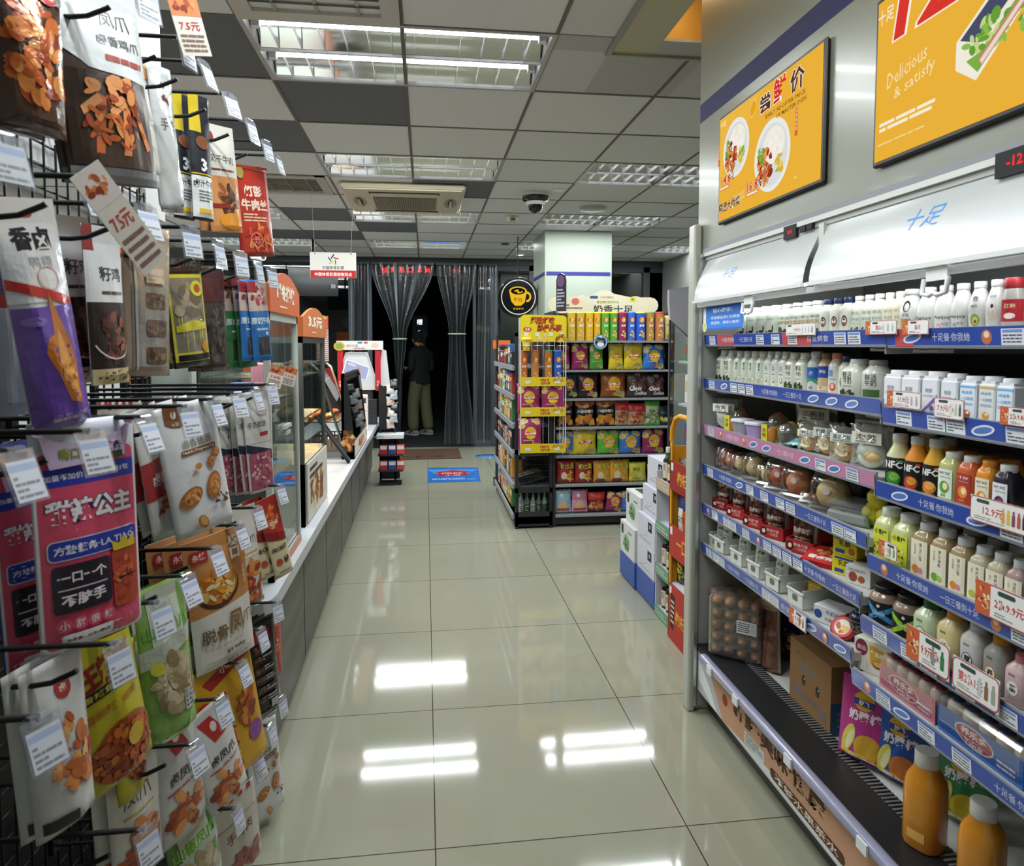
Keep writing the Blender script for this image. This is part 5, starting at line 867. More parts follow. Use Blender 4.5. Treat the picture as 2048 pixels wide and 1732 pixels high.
# ------------------------------------------------------------------ goods on the cooler floor deck
def eggs(label, uc, X, rz, dz=0, lay=5, yy=None):
    zb = .290; t = empty('egg_carton', label, 'eggs', (X, yy or Y3(uc, X, zb), zb + E3), rz, 'clear boxes of brown eggs'); e0 = None; r = random.Random(int(uc)); w, d, h = .205, .10, .245
    for i in range(4):
        for k in range(lay):
            for j in range(2 if k == lay - 1 or i == 0 else 1):
                if e0 is None:
                    b = MB('fruit'); b.lathe([(.001, -.028), (.012, -.025), (.0205, -.008), (.020, .004), (.012, .022), (.001, .029)], '#b07a50', n=14, cap=False); e0 = e = b.build('egg'); adopt(t, e)
                else: e = dup(e0, par=t); KIDS.setdefault(t.name, []).append(e)
                e.location = (-w / 2 + .027 + i * .0505, -d / 2 + .028 + j * .046, .025 + k * .048); e.rotation_euler = (PI / 2 * (1 if r.random() < .9 else .8), r.uniform(-.2, .2), r.uniform(-.2, .2))
    b = MB('case'); b.box(-w / 2, w / 2, -d / 2, d / 2, 0, h, '#d6d2c8', b=.012); 
    for k in range(1, lay): b.box(-w / 2 + .002, w / 2 - .002, -d / 2 + .002, d / 2 - .002, k * .048 - .001, k * .048 + .0005, '#d0ccc0')
    adopt(t, b.build('clear_case')); b = MB('card'); D = Dec(b, plane((0, -d / 2 - .001, 0), *FRONT)); D.rect(.01, .115, .085, .165, '#dcdcdc'); D.lines(.014, .12, .06, .16, 5, '#4a4a4a', 6); D.rect(.064, .12, .08, .16, '#c4c4c4'); adopt(t, b.build('white_sticker'))
eggs('clear box of brown eggs with white sticker, front one on the deck', 1474, 1.215, -PI / 2 + .85); eggs('clear box of brown eggs standing behind the stickered box', 0, 1.24, -PI / 2 + 1.45, yy=2.568)
zd = .277
o = bag('vacuum_packed_meat', .085, .27, .045, lambda D, H: (D.food(0, H * .45, .3, H * .32, ['#7a5240', '#8c6250', '#6a4234', '#a07a68'], 40, .14, 3), D.rect(-.4, H * .9, .4, H * .96, '#c8b48a')), lambda s, t: '#b8a688' if t > .82 or abs(s) > .75 else '#8a6454', 'foil', 'pouch', seed=12, crinkle=2); put(o, DK_(1542, 1342), -PI / 2 + .5, 'vacuum packed brown meat leaning beside the egg boxes', 'meat', rx=-.12, ry=-.12)
o = bag('blue_snack_bag', .13, .27, .07, lambda D, H: (D.rect(-.46, H * .55, .46, H * .9, '#1f2e6a'), D.food(0, H * .3, .3, H * .18, ['#8a6a4a', '#c0a070', '#4a3a30'], 30, .1, 7), D.ell(.1, H * .7, .2, .16, '#c9ccd8')), '#22306c', 'foil', 'pouch', seed=14, crinkle=2); put(o, DK_(1582, 1322), -PI / 2 + .4, 'dark blue snack bag standing behind the cardboard carton', 'bag', rx=-.15)
def cbx(D, w, h):
    D.rect(-w / 2, 0, w / 2, h, '#98744c'); D.lines(-w * .38, h * .8, w * .1, h * .86, 1, '#7d6a52', 2); D.text('悦鲜活', -w * .05, h * .66, h * .14, '#77808a', .01, w=w * .45)
    for x in (-w * .14, w * .2):
        D.ell(x, h * .47, w * .05, h * .085, '#5c4630', 18); D.ell(x, h * .49, w * .025, h * .05, '#20242a', 14); D.ell(x + .004, h * .5, w * .012, h * .02, '#d8dcd8', 10)
    D.rrect(-w * .42, h * .17, -w * .12, h * .29, h * .04, '#4a78a8'); D.rrect(-w * .4, h * .18, -w * .14, h * .28, h * .035, '#98744c'); D.text('鲜牛奶', -w * .27, h * .23, h * .06, '#4a78a8', .01); D.rect(w * .22, h * .12, w * .4, h * .26, '#7c7470'); D.lines(-.02, h * .2, w * .2, h * .28, 3, '#5f7488', 5)
t_ = lambda D, w, d: (D.rect(-w / 2, -.006, w / 2, .006, '#8a6843'), D.rect(-w * .45, -d * .4, -w * .1, -d * .1, '#a07c55'))
ca, cc = DK_(1582, 1393), DK_(1652, 1472)
o = carton_box('cardboard_carton', ca.y - cc.y, .105, Zat(1271, ca.x, ca.y) - zd, '#9a7650', cbx, 'brown cardboard milk carton box standing on the cooler deck', 'box', ((ca.x + cc.x) / 2 + .056, (ca.y + cc.y) / 2, zd + E3), -PI / 2, None, t_)
bb = MB('card'); D = Dec(bb, plane(((ca.y - cc.y) / 2 + .0006, 0, 0), *RIGHTW)); D.rect(-.052, 0, .052, .105, '#35587c'); D.lines(-.03, .02, .03, .08, 3, '#5a7898'); D.rrect(-.02, .15, .03, .18, .008, '#b09070'); q = bb.build('printed_side_panel'); q.parent = o
def pk(D, H, a='#b83a86', t='奶酪棒', shape='#d9a83a'):
    D.rect(-.5, 0, .5, H, a); D.ell(-.05, H * .74, .2, .17, '#d9a82c', 20); D.rect(-.24, H * .68, .16, H * .76, '#3a4a8a'); D.text('妙飞', -.04, H * .72, .1, '#f4ecd0', .03); D.text(t, .0, H * .56, .2, '#f4ecf2', .04, .62, rot=.05); D.ell(-.28, H * .24, .12, .3, '#d8cc5a', 18, -.3); D.ell(-.24, H * .24, .06, .22, '#ece6b0', 16, -.3); D.ell(.1, H * .2, .26, .24, shape, 20); D.rect(-.42, H * .05, .1, H * .1, '#e0c84a'); D.lines(-.3, .05, .4, .12, 1, '#f0dce8')
o = bag('cheese_stick_pouch', .155, .235, .05, lambda D, H: pk(D, H), '#b03a82', 'pouch', 'pouch', seed=21); put(o, DK_(1728, 1522, .292), -PI / 2 + .55, 'magenta cheese stick pouch standing at the cooler deck front', 'pouch', 'cheese stick pouches', rx=-.12)
o = bag('cheese_stick_pouch', .15, .20, .05, lambda D, H: pk(D, H, '#2c56a4', '奶酪棒', '#c9763a'), '#2a4f98', 'pouch', 'pouch', seed=23); put(o, DK_(1800, 1560, .292), -PI / 2 + .5, 'blue cheese stick pouch next to the magenta pouch', 'pouch', 'cheese stick pouches', rx=-.12)
o = KIND['orangejuice'](.235, .088); put(o, (1.215, Y3(1852, 1.215, .42), .2912), RZC, 'large orange juice bottle with white cap at the lower edge', 'bottle')
o = KIND['orangejuice'](.22, .085); put(o, (1.22, Y3(1965, 1.22, .42), .2912), RZC, 'large orange juice bottle nearest the camera on the deck', 'bottle')
o = bag('cheese_stick_pouch', .15, .20, .05, lambda D, H: pk(D, H, '#3a8a5a', '奶酪棒', '#d9c23a'), '#2f7a4c', 'pouch', 'pouch', seed=25); put(o, DK_(1925, 1640, .292), -PI / 2 + .5, 'green cheese stick pouch between the two orange juice bottles', 'pouch', 'cheese stick pouches', rx=-.12)
# ================================================================== hook rack on the left
rack = empty('hook_rack', 'black wire hook rack of hanging snack bags along the left side', 'display rack', (-.86, 1.3, 0))
def rpart(mb, name, par=None):
    o = mb.build(name); o.parent = par or rack
    o.matrix_parent_inverse = Matrix.Translation((.86, -1.3, 0)); return o
XG = -.845
b = MB('black_metal')
for y in (.25, 1.13, 2.24): b.box(-.90, -.855, y - .02, y + .02, 0, 2.0, '#151517')
b.box(-.90, -.62, .25, 2.26, .02, .14, '#1a1a1c'); b.box(-.90, -.60, .25, 2.26, .14, .16, '#232326'); rpart(b, 'upright_frame')
b = MB('black_metal')
for k in range(40): y = .27 + k * .05; b.tube([(XG, y, .2), (XG, y, 1.98)], .0028, '#101012', n=5, cap=False)
for k in range(36): z = .22 + k * .05; b.tube([(XG - .004, .26, z), (XG - .004, 2.24, z)], .0028, '#101012', n=5, cap=False)
rpart(b, 'wire_grid')
b = MB('black_metal'); b.box(-.905, -.90, .25, 2.24, .16, 1.22, '#1b1c20'); b.box(-.905, -.90, .25, 1.6, 1.22, 1.98, '#202228'); rpart(b, 'back_panel')
b = MB('enamel'); b.box(-.89, -.86, .25, 2.43, 1.93, 2.76, '#b4b7b8'); rpart(b, 'top_panel')
HOOKS = [(2.10, (.62, .84, 1.02, 1.20, 1.388, 1.50, 1.68, 1.868, 2.05, 2.20)), (1.745, (.62, .80, .99, 1.175, 1.385, 1.563, 1.74, 1.92, 2.08)), (1.405, (.66, .803, .969, 1.15, 1.344, 1.512, 1.69, 1.866, 2.05)), (1.09, (.66, .827, 1.024, 1.183, 1.316, 1.489, 1.679, 1.853, 2.139)), (.755, (.70, .90, 1.10, 1.332, 1.50, 1.672, 1.866, 2.06)), (.44, (.8, 1.0, 1.2, 1.4, 1.6, 1.8, 1.95, 2.102))]
hk0 = None
for z, ys in HOOKS:
    for y in ys:
        if hk0 is None:
            b = MB('black_metal'); b.tube([(XG, 0, 0), (-.447, 0, 0)], .0042, '#1a1a1d', n=7); b.tube([(XG, 0, -.052), (-.56, 0, -.056), (-.535, 0, -.053), (-.505, 0, -.04), (-.50, 0, -.037)], .0042, '#1a1a1d', n=7); b.box(XG - .006, XG + .006, -.012, .012, -.07, .012, '#1a1a1d')
            hk0 = o = b.build('hook'); o.parent = rack; o.location = (.86, y - 1.3, z)
            b = MB('clear'); b.box(-.002, .0, -.023, .023, -.055, .006, '#dfe4f2'); b.tube([(-.004, -.012, .004), (-.004, .012, .004)], .008, '#d5dcec', n=8); D = Dec(b, plane((.0005, 0, 0), *RIGHTW), mat='card'); D.rect(-.02, -.052, .02, -.006, '#cfd3de'); D.rect(-.019, -.018, .019, -.010, '#a9b8d8'); D.lines(-.017, -.05, .016, -.022, 4, '#8a8d98', 4)
            t = b.build('price_holder'); adopt(o, t); t.location = (-.445, 0, -.006); t.rotation_euler = (0, -.25, -.38)
        else:
            o = dup(hk0, (.86, y - 1.3, z), par=rack)
            for k in kids(o): k.rotation_euler = (0, -.25 + .1 * math.sin(y * 37), -.38 + .15 * math.sin(y * 53 + z * 11))
def promo_card(label, u, v, X, w, h, rz, ry, c):
    p = P(u, v, x=X); b = MB('card'); b.box(-w / 2, w / 2, 0, .001, -h, 0, '#e2ddd4'); D = Dec(b, plane((0, 0, 0), *FRONT)); D.rect(-w / 2, -h * .33, w / 2, 0, c); D.food(0, -h * .15, w * .35, h * .1, MEAT, 14, w * .12, 3); D.text('7.5元', 0, -h * .5, h * .15, '#c23a3a', .02, w=w * .7); D.lines(-w * .4, -h * .95, w * .4, -h * .62, 4, '#8a6a60', 5)
    put(b.build('promo_card'), p, rz, label, 'card', 'promotion cards clipped to the hooks', ry=ry)
promo_card('orange topped promotion card hanging at the top of the rack', 362, -8, -.435, .062, .10, .9, -.32, '#d98a5a')
promo_card('long white promotion card slanting below the chicken feet bag', 168, 338, -.43, .05, .15, 1.0, -.72, '#e6dcd8')
promo_card('farther of two small promotion cards at the end of the middle hooks', 583, 735, -.445, .05, .062, .75, .3, '#d9734a'); promo_card('nearer of two small promotion cards at the end of the middle hooks', 556, 735, -.445, .05, .062, .75, .3, '#d98a6a')
# ------------------------------------------------------------------ prints of the hanging bags
CHK = ['#b5552a', '#c96a34', '#d98444', '#8a3a20', '#e09a5a', '#a0482a']
def p_feet(D, H):
    D.rect(-.5, H * .66, .5, H, '#d3d6d8'); D.poly([(-.5, H * .66), (-.2, H * .56), (.5, H * .54), (.5, H * .68)], '#d3d6d8'); D.ell(-.1, H * .96, .12, .1, '#8c2a30'); D.text('凤爪', .2, H * .83, .16, '#3a3c40', .01); D.text('卤香鸡爪', .2, H * .72, .1, '#55585c', .01, .5); D.lines(0, H * .6, .45, H * .66, 1, '#a04a40')
    D.rect(-.46, H * .08, .46, H * .54, '#3a2a22')
    for a, c in ((-.15, '#c9683a'), (.12, '#d98450')):
        D.poly([(a - .12, H * .14), (a - .04, H * .14), (a + .06, H * .42), (a - .02, H * .44)], c); D.poly([(a + .06, H * .42), (a + .22, H * .18), (a + .27, H * .2), (a + .1, H * .46)], c); D.poly([(a - .02, H * .44), (a - .2, H * .36), (a - .18, H * .32), (a + .02, H * .4)], '#e09a64')
    D.food(.02, H * .3, .34, H * .13, CHK, 40, .06, 6, .4); D.food(0, H * .46, .3, H * .05, ['#d9925a', '#a04a2a'], 14, .09, 9); D.rect(-.5, 0, .5, H * .07, '#8a8d90')
def p_chick(D, H): D.rect(-.48, H * .03, .48, H * .94, '#4a342c'); D.food(0, H * .5, .38, H * .34, CHK, 60, .15, 3); D.rect(-.48, H * .86, .48, H * .97, '#a8a4a4'); D.ell(.25, H * .88, .15, .1, '#b03a38'); D.lines(-.2, H * .9, .2, H * .94, 2, '#55555a')
def p_whiteorange(D, H): D.food(0, H * .8, .3, H * .1, ['#d9935a', '#e0b083'], 12, .1, 3); D.food(0, H * .4, .35, H * .2, ['#c9603a', '#d98a5a', '#e8e4de'], 14, .06, 4)
def p_silver(D, H): D.text('手撕', 0, H * .6, .3, '#7a6a6a', .0); D.food(.1, H * .8, .1, H * .1, ['#6a3a38'], 4, .1, 3); D.rect(-.48, .0, .48, .05, '#9a9d9f'); D.ell(.2, H * .06, .06, .06, '#3a3a3c')
def p_blackyel(D, H): D.rect(-.5, H * .7, 0, H, '#c9b02c'); D.rect(-.5, H * .02, .5, H * .35, '#d9dcdc'); D.text('卤汁牛肉', 0, H * .29, .3, '#22262c', .02, .9); D.lines(-.3, H * .14, .4, H * .24, 4, '#6a6d70'); D.rect(-.3, H * .05, .3, H * .09, '#d9b02c'); D.text('3', 0, H * .44, .5, '#d9dcdc', .04); D.ell(0, H * .62, .3, .25, '#7a4a30'); D.rect(-.5, H * .36, .5, H * .37, '#d9b02c')
def p_beef(D, H): D.rect(-.5, H * .52, .5, H, '#dfddd6'); D.text('风干牛肉', 0, H * .68, .2, '#4a4540', .01, .75); D.lines(-.35, H * .56, .35, H * .6, 1, '#7a3a30'); D.rect(-.5, 0, .5, H * .52, '#d9945a'); D.food(.05, H * .3, .3, H * .14, ['#5a3426', '#7a4a34', '#4a2a20', '#a0603c'], 30, .12, 2); D.ell(.1, H * .1, .4, .2, '#e0932c'); D.rrect(-.45, H * .22, 0, H * .26, .03, '#8a2a28'); D.ell(-.3, H * .88, .14, .14, '#a03a3a')
def p_red(D, H): D.text('灯影', 0, H * .72, .26, '#f0d8c8', .04, .5); D.text('牛肉丝', 0, H * .57, .26, '#f0d8c8', .04, .75); D.lines(-.35, H * .38, .3, H * .48, 3, '#f0c8b0', 2); D.food(.05, H * .2, .36, H * .15, ['#c9482a', '#d9643a', '#a82c20', '#e08a4a'], 50, .1, 4, .3); D.ring(-.1, H * .18, .15, .17, '#e88a80'); D.text('日', -.1, H * .18, .14, '#e88a80', .02); D.ell(-.3, H * .92, .1, .14, '#a89a4a'); D.rect(-.5, H * .97, .5, H, '#a03024')
def p_duckwing(D, H):
    D.rect(-.5, H * .56, .5, H, '#d8dade'); D.ell(0, H * .93, .12, .05, '#b03a40'); D.text('香卤', .0, H * .83, .34, '#22242a', .04, .62); D.text('鸭翅', .05, H * .73, .18, '#aab0bc', .01); D.ring(.1, H * .66, .16, .18, '#d9a8a8'); D.poly([(-.5, H * .62), (.5, H * .52), (.5, H * .565), (-.5, H * .665)], '#b8322e'); D.rect(-.5, 0, .5, H * .54, '#6a48a4')
    D.poly([(.0, H * .60), (.08, H * .5), (.2, H * .36), (.24, H * .2), (.16, H * .1), (.0, H * .12), (-.1, H * .24), (-.22, H * .34), (-.16, H * .4), (-.04, H * .42)], '#c9772c'); D.poly([(.02, H * .46), (.16, H * .24), (.16, H * .14), (.04, H * .16), (-.06, H * .3)], '#e09a44'); D.food(.03, H * .24, .1, H * .08, ['#d98a34', '#b5601f', '#e8a850'], 14, .06, 4); D.lines(-.3, H * .03, .3, H * .06, 1, '#c8b4e4', 3); D.text('卤香浓郁', 0, H * .055, .1, '#b8a0dc', 0, .6); D.ell(-.28, H * .48, .16, .07, '#8468bc')
def p_chickbrown(D, H): D.rect(-.5, H * .52, .5, H, '#d6d8da'); D.rect(-.5, H * .84, -.25, H, '#8c2a30'); D.text('籽鸡', .1, H * .7, .3, '#3a3c40', .02); D.lines(-.2, H * .56, .4, H * .6, 1, '#5a3a3a'); D.rect(-.5, H * .1, .5, H * .52, '#2e211c'); D.food(.05, H * .3, .34, H * .16, ['#5a3226', '#7a4434', '#3f261f', '#94583c'], 40, .12, 8); D.ring(.0, H * .3, .44, .47, '#d9d4c8', 26, 1, 200, 340); D.rect(-.5, 0, .5, H * .1, '#cbb98a'); D.food(0, H * .05, .45, H * .04, ['#3a2c20'], 26, .025, 3, 1)
def p_tan(D, H):
    D.rect(-.5, H * .8, .1, H * .97, '#cf5a2c'); D.ell(-.3, H * .885, .08, .1, '#e8d4c4'); D.lines(-.18, H * .85, .05, H * .92, 2, '#e8c4b0'); D.rect(-.36, H * .04, .42, H * .6, '#9a948a')
    for k, z in enumerate((.5, .32, .14)): D.rrect(-.12, H * (z - .055), .34, H * (z + .055), .05, '#6a5240'); D.food(.1, H * z, .18, H * .04, ['#7a6250', '#5a4434', '#8a7058'], 14, .06, k)
    D.rect(-.32, H * .04, -.28, H * .95, '#c8c4bc'); D.rect(-.1, H * .62, .3, H * .72, '#cbb9a4'); D.lines(-.1, H * .63, .3, H * .71, 3, '#b8a48c', 4)
def p_yelframe(D, H): D.rect(-.47, H * .05, .47, H * .78, '#c9c03a'); D.rect(-.42, H * .13, .42, H * .75, '#7d7464'); D.food(0, H * .5, .3, H * .2, ['#8a7c68', '#6a5c4c', '#a0917a', '#94856c'], 30, .16, 3, .8); D.rect(-.42, H * .06, .42, H * .11, '#17181a'); D.poly([(-.4, H * .3), (.4, H * .32), (.4, H * .37), (0, H * .4), (-.4, H * .35)], '#cfc436'); D.ell(.25, H * .66, .18, .18, '#c8c83a'); D.ell(.25, H * .66, .09, .1, '#b04a3c'); D.ell(.3, H * .17, .12, .13, '#d0a02c'); D.rect(-.48, H * .8, .48, H * .98, '#1d2024'); D.text('老川记', 0, H * .88, .2, '#5a5d60', .01, .7); D.rect(-.4, H * .83, -.1, H * .86, '#8a2c30')
def p_jerky(D, H): D.rect(-.48, H * .66, .48, H * .96, '#4a1f28'); D.rect(-.45, H * .04, .45, H * .64, '#3c342c'); D.food(0, H * .36, .3, H * .26, ['#2c241e', '#4a3e34', '#5a4c40'], 30, .14, 3)
def p_beefcol(c):
    def f(D, H): D.rect(-.5, H * .62, .5, H * .98, '#c9b4a8'); D.food(0, H * .8, .36, H * .14, ['#a04a50', '#c07a7c', '#8a343c', '#e0c4bc'], 30, .14, 3); D.rect(-.5, 0, .5, H * .62, c); D.text('原切牛肉', 0, H * .5, .3, '#dfe6ea', .02, .95); D.lines(-.3, H * .37, .3, H * .42, 1, '#b8ccd8'); D.rect(-.28, H * .08, .34, H * .3, '#3c3a3a'); D.ell(.2, H * .34, .08, .08, '#e6ecf0'); D.rect(-.5, H * .86, -.1, H * .98, '#b0383c')
    return f
def p_pink(D, H, a='#d8506e', bb='#2c3ea8'):
    D.rrect(-.49, .01, .49, H * .88, .08, '#e6e2ea'); D.rrect(-.465, .03, .465, H * .865, .07, a); D.rect(-.465, H * .72, .465, H * .80, bb); D.text('加量不加价，每袋多送1包', 0, H * .76, .062, '#e8e4f4', .02, .82)
    D.text('甜辣公主', 0, H * .61, .25, '#2c2a5c', .07, .84); D.text('甜辣公主', 0, H * .61, .235, '#f2ecf2', .045, .82); D.rrect(-.42, H * .40, .45, H * .49, .05, '#dcd8ec'); D.rrect(-.41, H * .405, .45, H * .485, .045, bb); D.text('方块辣条·LA TIAO', .02, H * .445, .085, '#eeeaf6', .02, .78)
    D.rrect(-.4, H * .17, .12, H * .38, .04, '#2c2430'); D.text('一口一个', -.14, H * .325, .11, '#f0e8ee', .03, .44); D.text('不脏手', -.14, H * .225, .12, '#f0e8ee', .03, .4); D.rect(-.36, H * .27, .08, H * .276, '#d8d0dc')
    D.rrect(.14, H * .13, .44, H * .40, .05, '#b5482c'); D.food(.29, H * .26, .13, H * .11, ['#c95a34', '#a83c22', '#d9744a'], 26, .04, 7); D.poly([(.16, H * .39), (.14, H * .44), (.22, H * .42), (.28, H * .45), (.33, H * .42), (.41, H * .45), (.41, H * .39)], '#e0c02c'); D.lines(.2, H * .25, .4, H * .27, 1, '#2a1a18')
    for i, ch in enumerate('小甜很辣'): D.ell(-.33 + i * .13, H * .12, .066, .066, '#e05a78', 14); D.text(ch, -.33 + i * .13, H * .12, .08, '#f2e4ea', .02)
    D.rrect(-.36, H * .025, .1, H * .08, .02, '#f0eaf0'); D.text('净含量：85克+赠8克', -.13, H * .055, .035, '#3a2a3a', .01, .4)
    D.poly([(-.36, H * .8), (-.44, H * .97), (-.3, H * .92), (-.1, H * .9), (.1, H * .9), (.3, H * .93), (.44, H * .98), (.36, H * .82)], '#c9b4d4'); D.ell(-.43, H * .97, .06, .06, '#e6dcea', 14); D.ell(.43, H * .98, .06, .06, '#e6dcea', 14); D.ell(-.43, H * .97, .035, .035, '#c9609a', 12); D.ell(.43, H * .98, .035, .035, '#c9609a', 12); D.text('嘴口合', -.12, H * .86, .11, '#7a8a2c', .03, .3); D.text('上辣条', .2, H * .87, .09, '#22262c', .03, .26); D.rect(.08, H * .815, .33, H * .845, '#3c4a2c')
def p_pork(D, H):
    D.poly([(-.34, H), (-.34, H * .87), (-.24, H * .84), (-.14, H * .83), (-.04, H * .84), (-.04, H)], '#7a4a28'); D.ell(-.19, H * .93, .045, .06, '#d8d4cc'); D.poly([(-.21, H * .9), (-.17, H * .96), (-.2, H * .965)], '#7a4a28'); D.text('十足', -.19, H * .86, .055, '#d8d4cc', .01); D.text('卤香猪蹄', .08, H * .70, .13, '#7a6a5c', .0, .5); D.rrect(-.22, H * .615, .38, H * .655, .03, '#7a4a28'); D.text('Halide Fragrant Pig', .08, H * .635, .05, '#ece4da', .02, .54)
    for cx, cy, rx, ry, q in ((-.2, .30, .2, .1, .5), (.2, .34, .14, .16, -.3), (.22, .52, .07, .07, 0), (.34, .58, .08, .06, .3)): D.ell(cx, H * cy, rx, ry * 1.3, '#a86430', 20, q); D.ell(cx + .02, H * cy + .01, rx * .75, ry * .95, '#c98a50', 16, q); D.ell(cx + .03, H * cy + .03, rx * .3, ry * .4, '#e0b880', 12, q); D.food(cx, H * cy, rx * .6, ry * .8, ['#b5743c', '#d9a060', '#8a4c24'], 12, rx * .25, int(cx * 100), .5)
    D.food(.27, H * .22, .14, H * .05, ['#4a3426', '#7a5a34'], 14, .04, 3); D.ell(-.02, H * .52, .06, .05, '#b5803c'); D.poly([(-.08, H * .5), (-.16, H * .46), (-.15, H * .455), (-.07, H * .49)], '#a8743c'); D.ell(-.12, H * .1, .08, .11, '#a8763c', 16, .3); D.ell(-.11, H * .105, .05, .08, '#c99a5c', 14, .3)
def p_sausage(D, H): D.rect(-.5, H * .5, .5, H, '#d9d8d4'); D.text('手撕腊肠', -.05, H * .68, .2, '#3c3a3a', .01, .7); D.rrect(0, H * .56, .35, H * .6, .03, '#a8383c'); D.poly([(-.5, H * .5), (.5, H * .4), (.5, H * .3), (-.5, H * .42)], '#2c3040'); D.rect(-.45, H * .03, .42, H * .4, '#a8586a'); D.food(0, H * .22, .36, H * .17, ['#b56a7a', '#94485a', '#c98a94', '#d8a8ac'], 44, .09, 6, .5); D.ell(.2, H * .8, .2, .1, '#c9b8ac')
def p_boneless(D, H):
    D.rect(-.5, H * .42, .5, H, '#c98a52'); D.poly([(-.5, H * .42), (.5, H * .46), (.5, H * .36), (-.5, H * .32)], '#dcdad4'); D.rect(-.5, 0, .5, H * .36, '#dcdad4'); D.ell(-.05, H * .6, .36, .3, '#4a3426', 24); D.ell(-.05, H * .62, .34, .27, '#c9822c', 24); D.food(-.05, H * .62, .28, .2, ['#d98a2c', '#e0a040', '#c06a1c', '#e8b860', '#e8dcb0'], 60, .08, 3, .5); D.rrect(-.42, H * .83, -.14, H * .92, .03, '#a82c2c'); D.text('永健', -.28, H * .875, .1, '#f0dcd4', .02); D.vtext('爽口', .3, H * .96, .17, '#f0e8dc', .04); D.vtext('无骨鸡爪', .4, H * .7, .06, '#f0e8dc', .0)
    D.text('脱骨', -.2, H * .27, .22, '#7a5c34', .02, .4); D.text('凤', .16, H * .3, .36, '#8a6a3c', .03, .26); D.text('爪', .37, H * .3, .2, '#7a5c34', .0); D.text('TUO GU FENG ZHUA', -.08, H * .17, .045, '#8a7a64', .0, .6); D.text('酸辣柠檬味', .1, H * .11, .075, '#3c3834', .02, .34); D.text('净含量 42克', .1, H * .045, .05, '#7a6a54', 0, .4)
def p_white2(D, H): D.rect(-.5, H * .5, .5, H, '#dad8d2'); D.text('凤爪', 0, H * .66, .26, '#55504a', .01); D.lines(-.3, H * .52, .3, H * .56, 1, '#c9a83a'); D.food(0, H * .25, .36, H * .2, CHK, 40, .14, 5); D.rect(-.5, 0, .5, H * .05, '#8a8a90')
def p_secret(D, H): D.rect(-.5, H * .5, .5, H, '#b5342c'); D.food(0, H * .76, .3, H * .12, ['#d98a4a', '#c9602c', '#e0a868'], 20, .16, 3); D.text('老卤', 0, H * .68, .24, '#f0d0b8', .03); D.poly([(-.5, H * .5), (.5, H * .42), (.5, H * .52), (-.5, H * .6)], '#8a2420'); D.text('SECRET', 0, H * .36, .2, '#2c2822', .03, .85); D.text('秘', .2, H * .2, .34, '#2c2822', .02); D.ell(-.2, H * .2, .16, .16, '#b5482c', 8); D.lines(-.3, H * .06, .3, H * .08, 1, '#4a4438')
def p_yellow(D, H): D.text('霸王超市', 0, H * .70, .3, '#8a1c1c', .05, .86, rot=.12); D.rrect(-.3, H * .56, .3, H * .62, .03, '#1c1c12'); D.text('香辣鱼味', 0, H * .59, .07, '#d9cf4a', .01, .5); D.text('味香麻辣  鸡排', 0, H * .48, .1, '#a8641c', .01, .8); D.ell(.1, H * .2, .44, .34, '#a04a1c', 26); D.food(.1, H * .2, .4, .3, ['#8a3a18', '#b5582a', '#c9702c', '#a04418'], 90, .05, 3, 1); D.ell(.22, H * .24, .12, .12, '#c9a82c')
def p_whitechick(D, H): D.ell(.1, H * .82, .13, .16, '#b03a34', 16); D.text('卤', .1, H * .82, .12, '#f0e0d8', .02); D.food(.05, H * .42, .3, H * .26, ['#d98a4a', '#c9703a', '#e0a868', '#b55a2c'], 40, .14, 3); D.poly([(.3, H * .5), (.5, H * .42), (.5, H * .28)], '#b5342c'); D.rect(-.45, H * .05, 0, H * .12, '#22262c')
def p_green(D, H): D.poly([(-.5, 0), (.5, 0), (.5, H * .34), (.1, H * .06), (-.5, H * .02)], '#6fb53a'); D.rect(-.3, H * .62, .3, H * .98, '#cfd8c4'); D.text('山椒凤爪', 0, H * .72, .24, '#6fb53a', .03, .86); D.poly([(-.5, H * .5), (.4, H * .58), (.5, H * .68), (-.5, H * .62)], '#b8bfb4'); D.ell(0, H * .36, .36, H * .2, '#b5a684', 20); D.food(0, H * .36, .3, H * .18, ['#c2b494', '#a89874', '#cfc3a6', '#94845f'], 36, .15, 4, .5); D.ell(-.3, H * .5, .1, .12, '#c9c83a'); D.rect(.1, H * .16, .42, H * .3, '#c9ccd0'); D.lines(.12, H * .17, .4, H * .29, 4, '#55585c')
def p_tiger(D, H): D.rrect(-.48, .02, .48, H * .98, .06, '#d9a424'); D.poly([(-.3, H * .88), (.3, H * .98), (.48, H * .98), (.48, H * .9), (-.2, H * .8)], '#b02c2c'); D.text('小卤', .1, H * .91, .12, '#f4e4d8', .03, rot=.12); D.vtext('虎皮凤爪', -.12, H * .76, .29, '#f4ead4', .08, 1.05); D.vtext('虎皮凤爪', -.12, H * .76, .28, '#b8302c', .035, 1.08); D.food(.25, H * .52, .14, H * .14, ['#b5582a', '#d98a3c', '#8a3a1c'], 30, .08, 3); D.ell(.32, H * .28, .13, .14, '#8a4a9a'); D.ell(-.35, H * .7, .1, .1, '#c93a34')
def p_black(D, H):
    D.rect(-.3, H * .78, .3, H * .88, '#8a2228')
    for i in range(6): D.rect(-.32, H * (.68 - i * .1), .32, H * (.75 - i * .1), '#1c1a1a'); D.food(-.18, H * (.715 - i * .1), .1, H * .02, ['#5a3a2c', '#7a4a34'], 6, .07, i); D.lines(-.02, H * (.69 - i * .1), .3, H * (.745 - i * .1), 2, '#a8a8a8', i)
    D.rect(.05, H * .1, .3, H * .18, '#a8a8a8'); D.lines(-.32, H * .04, .3, H * .09, 2, '#8a8a8a')
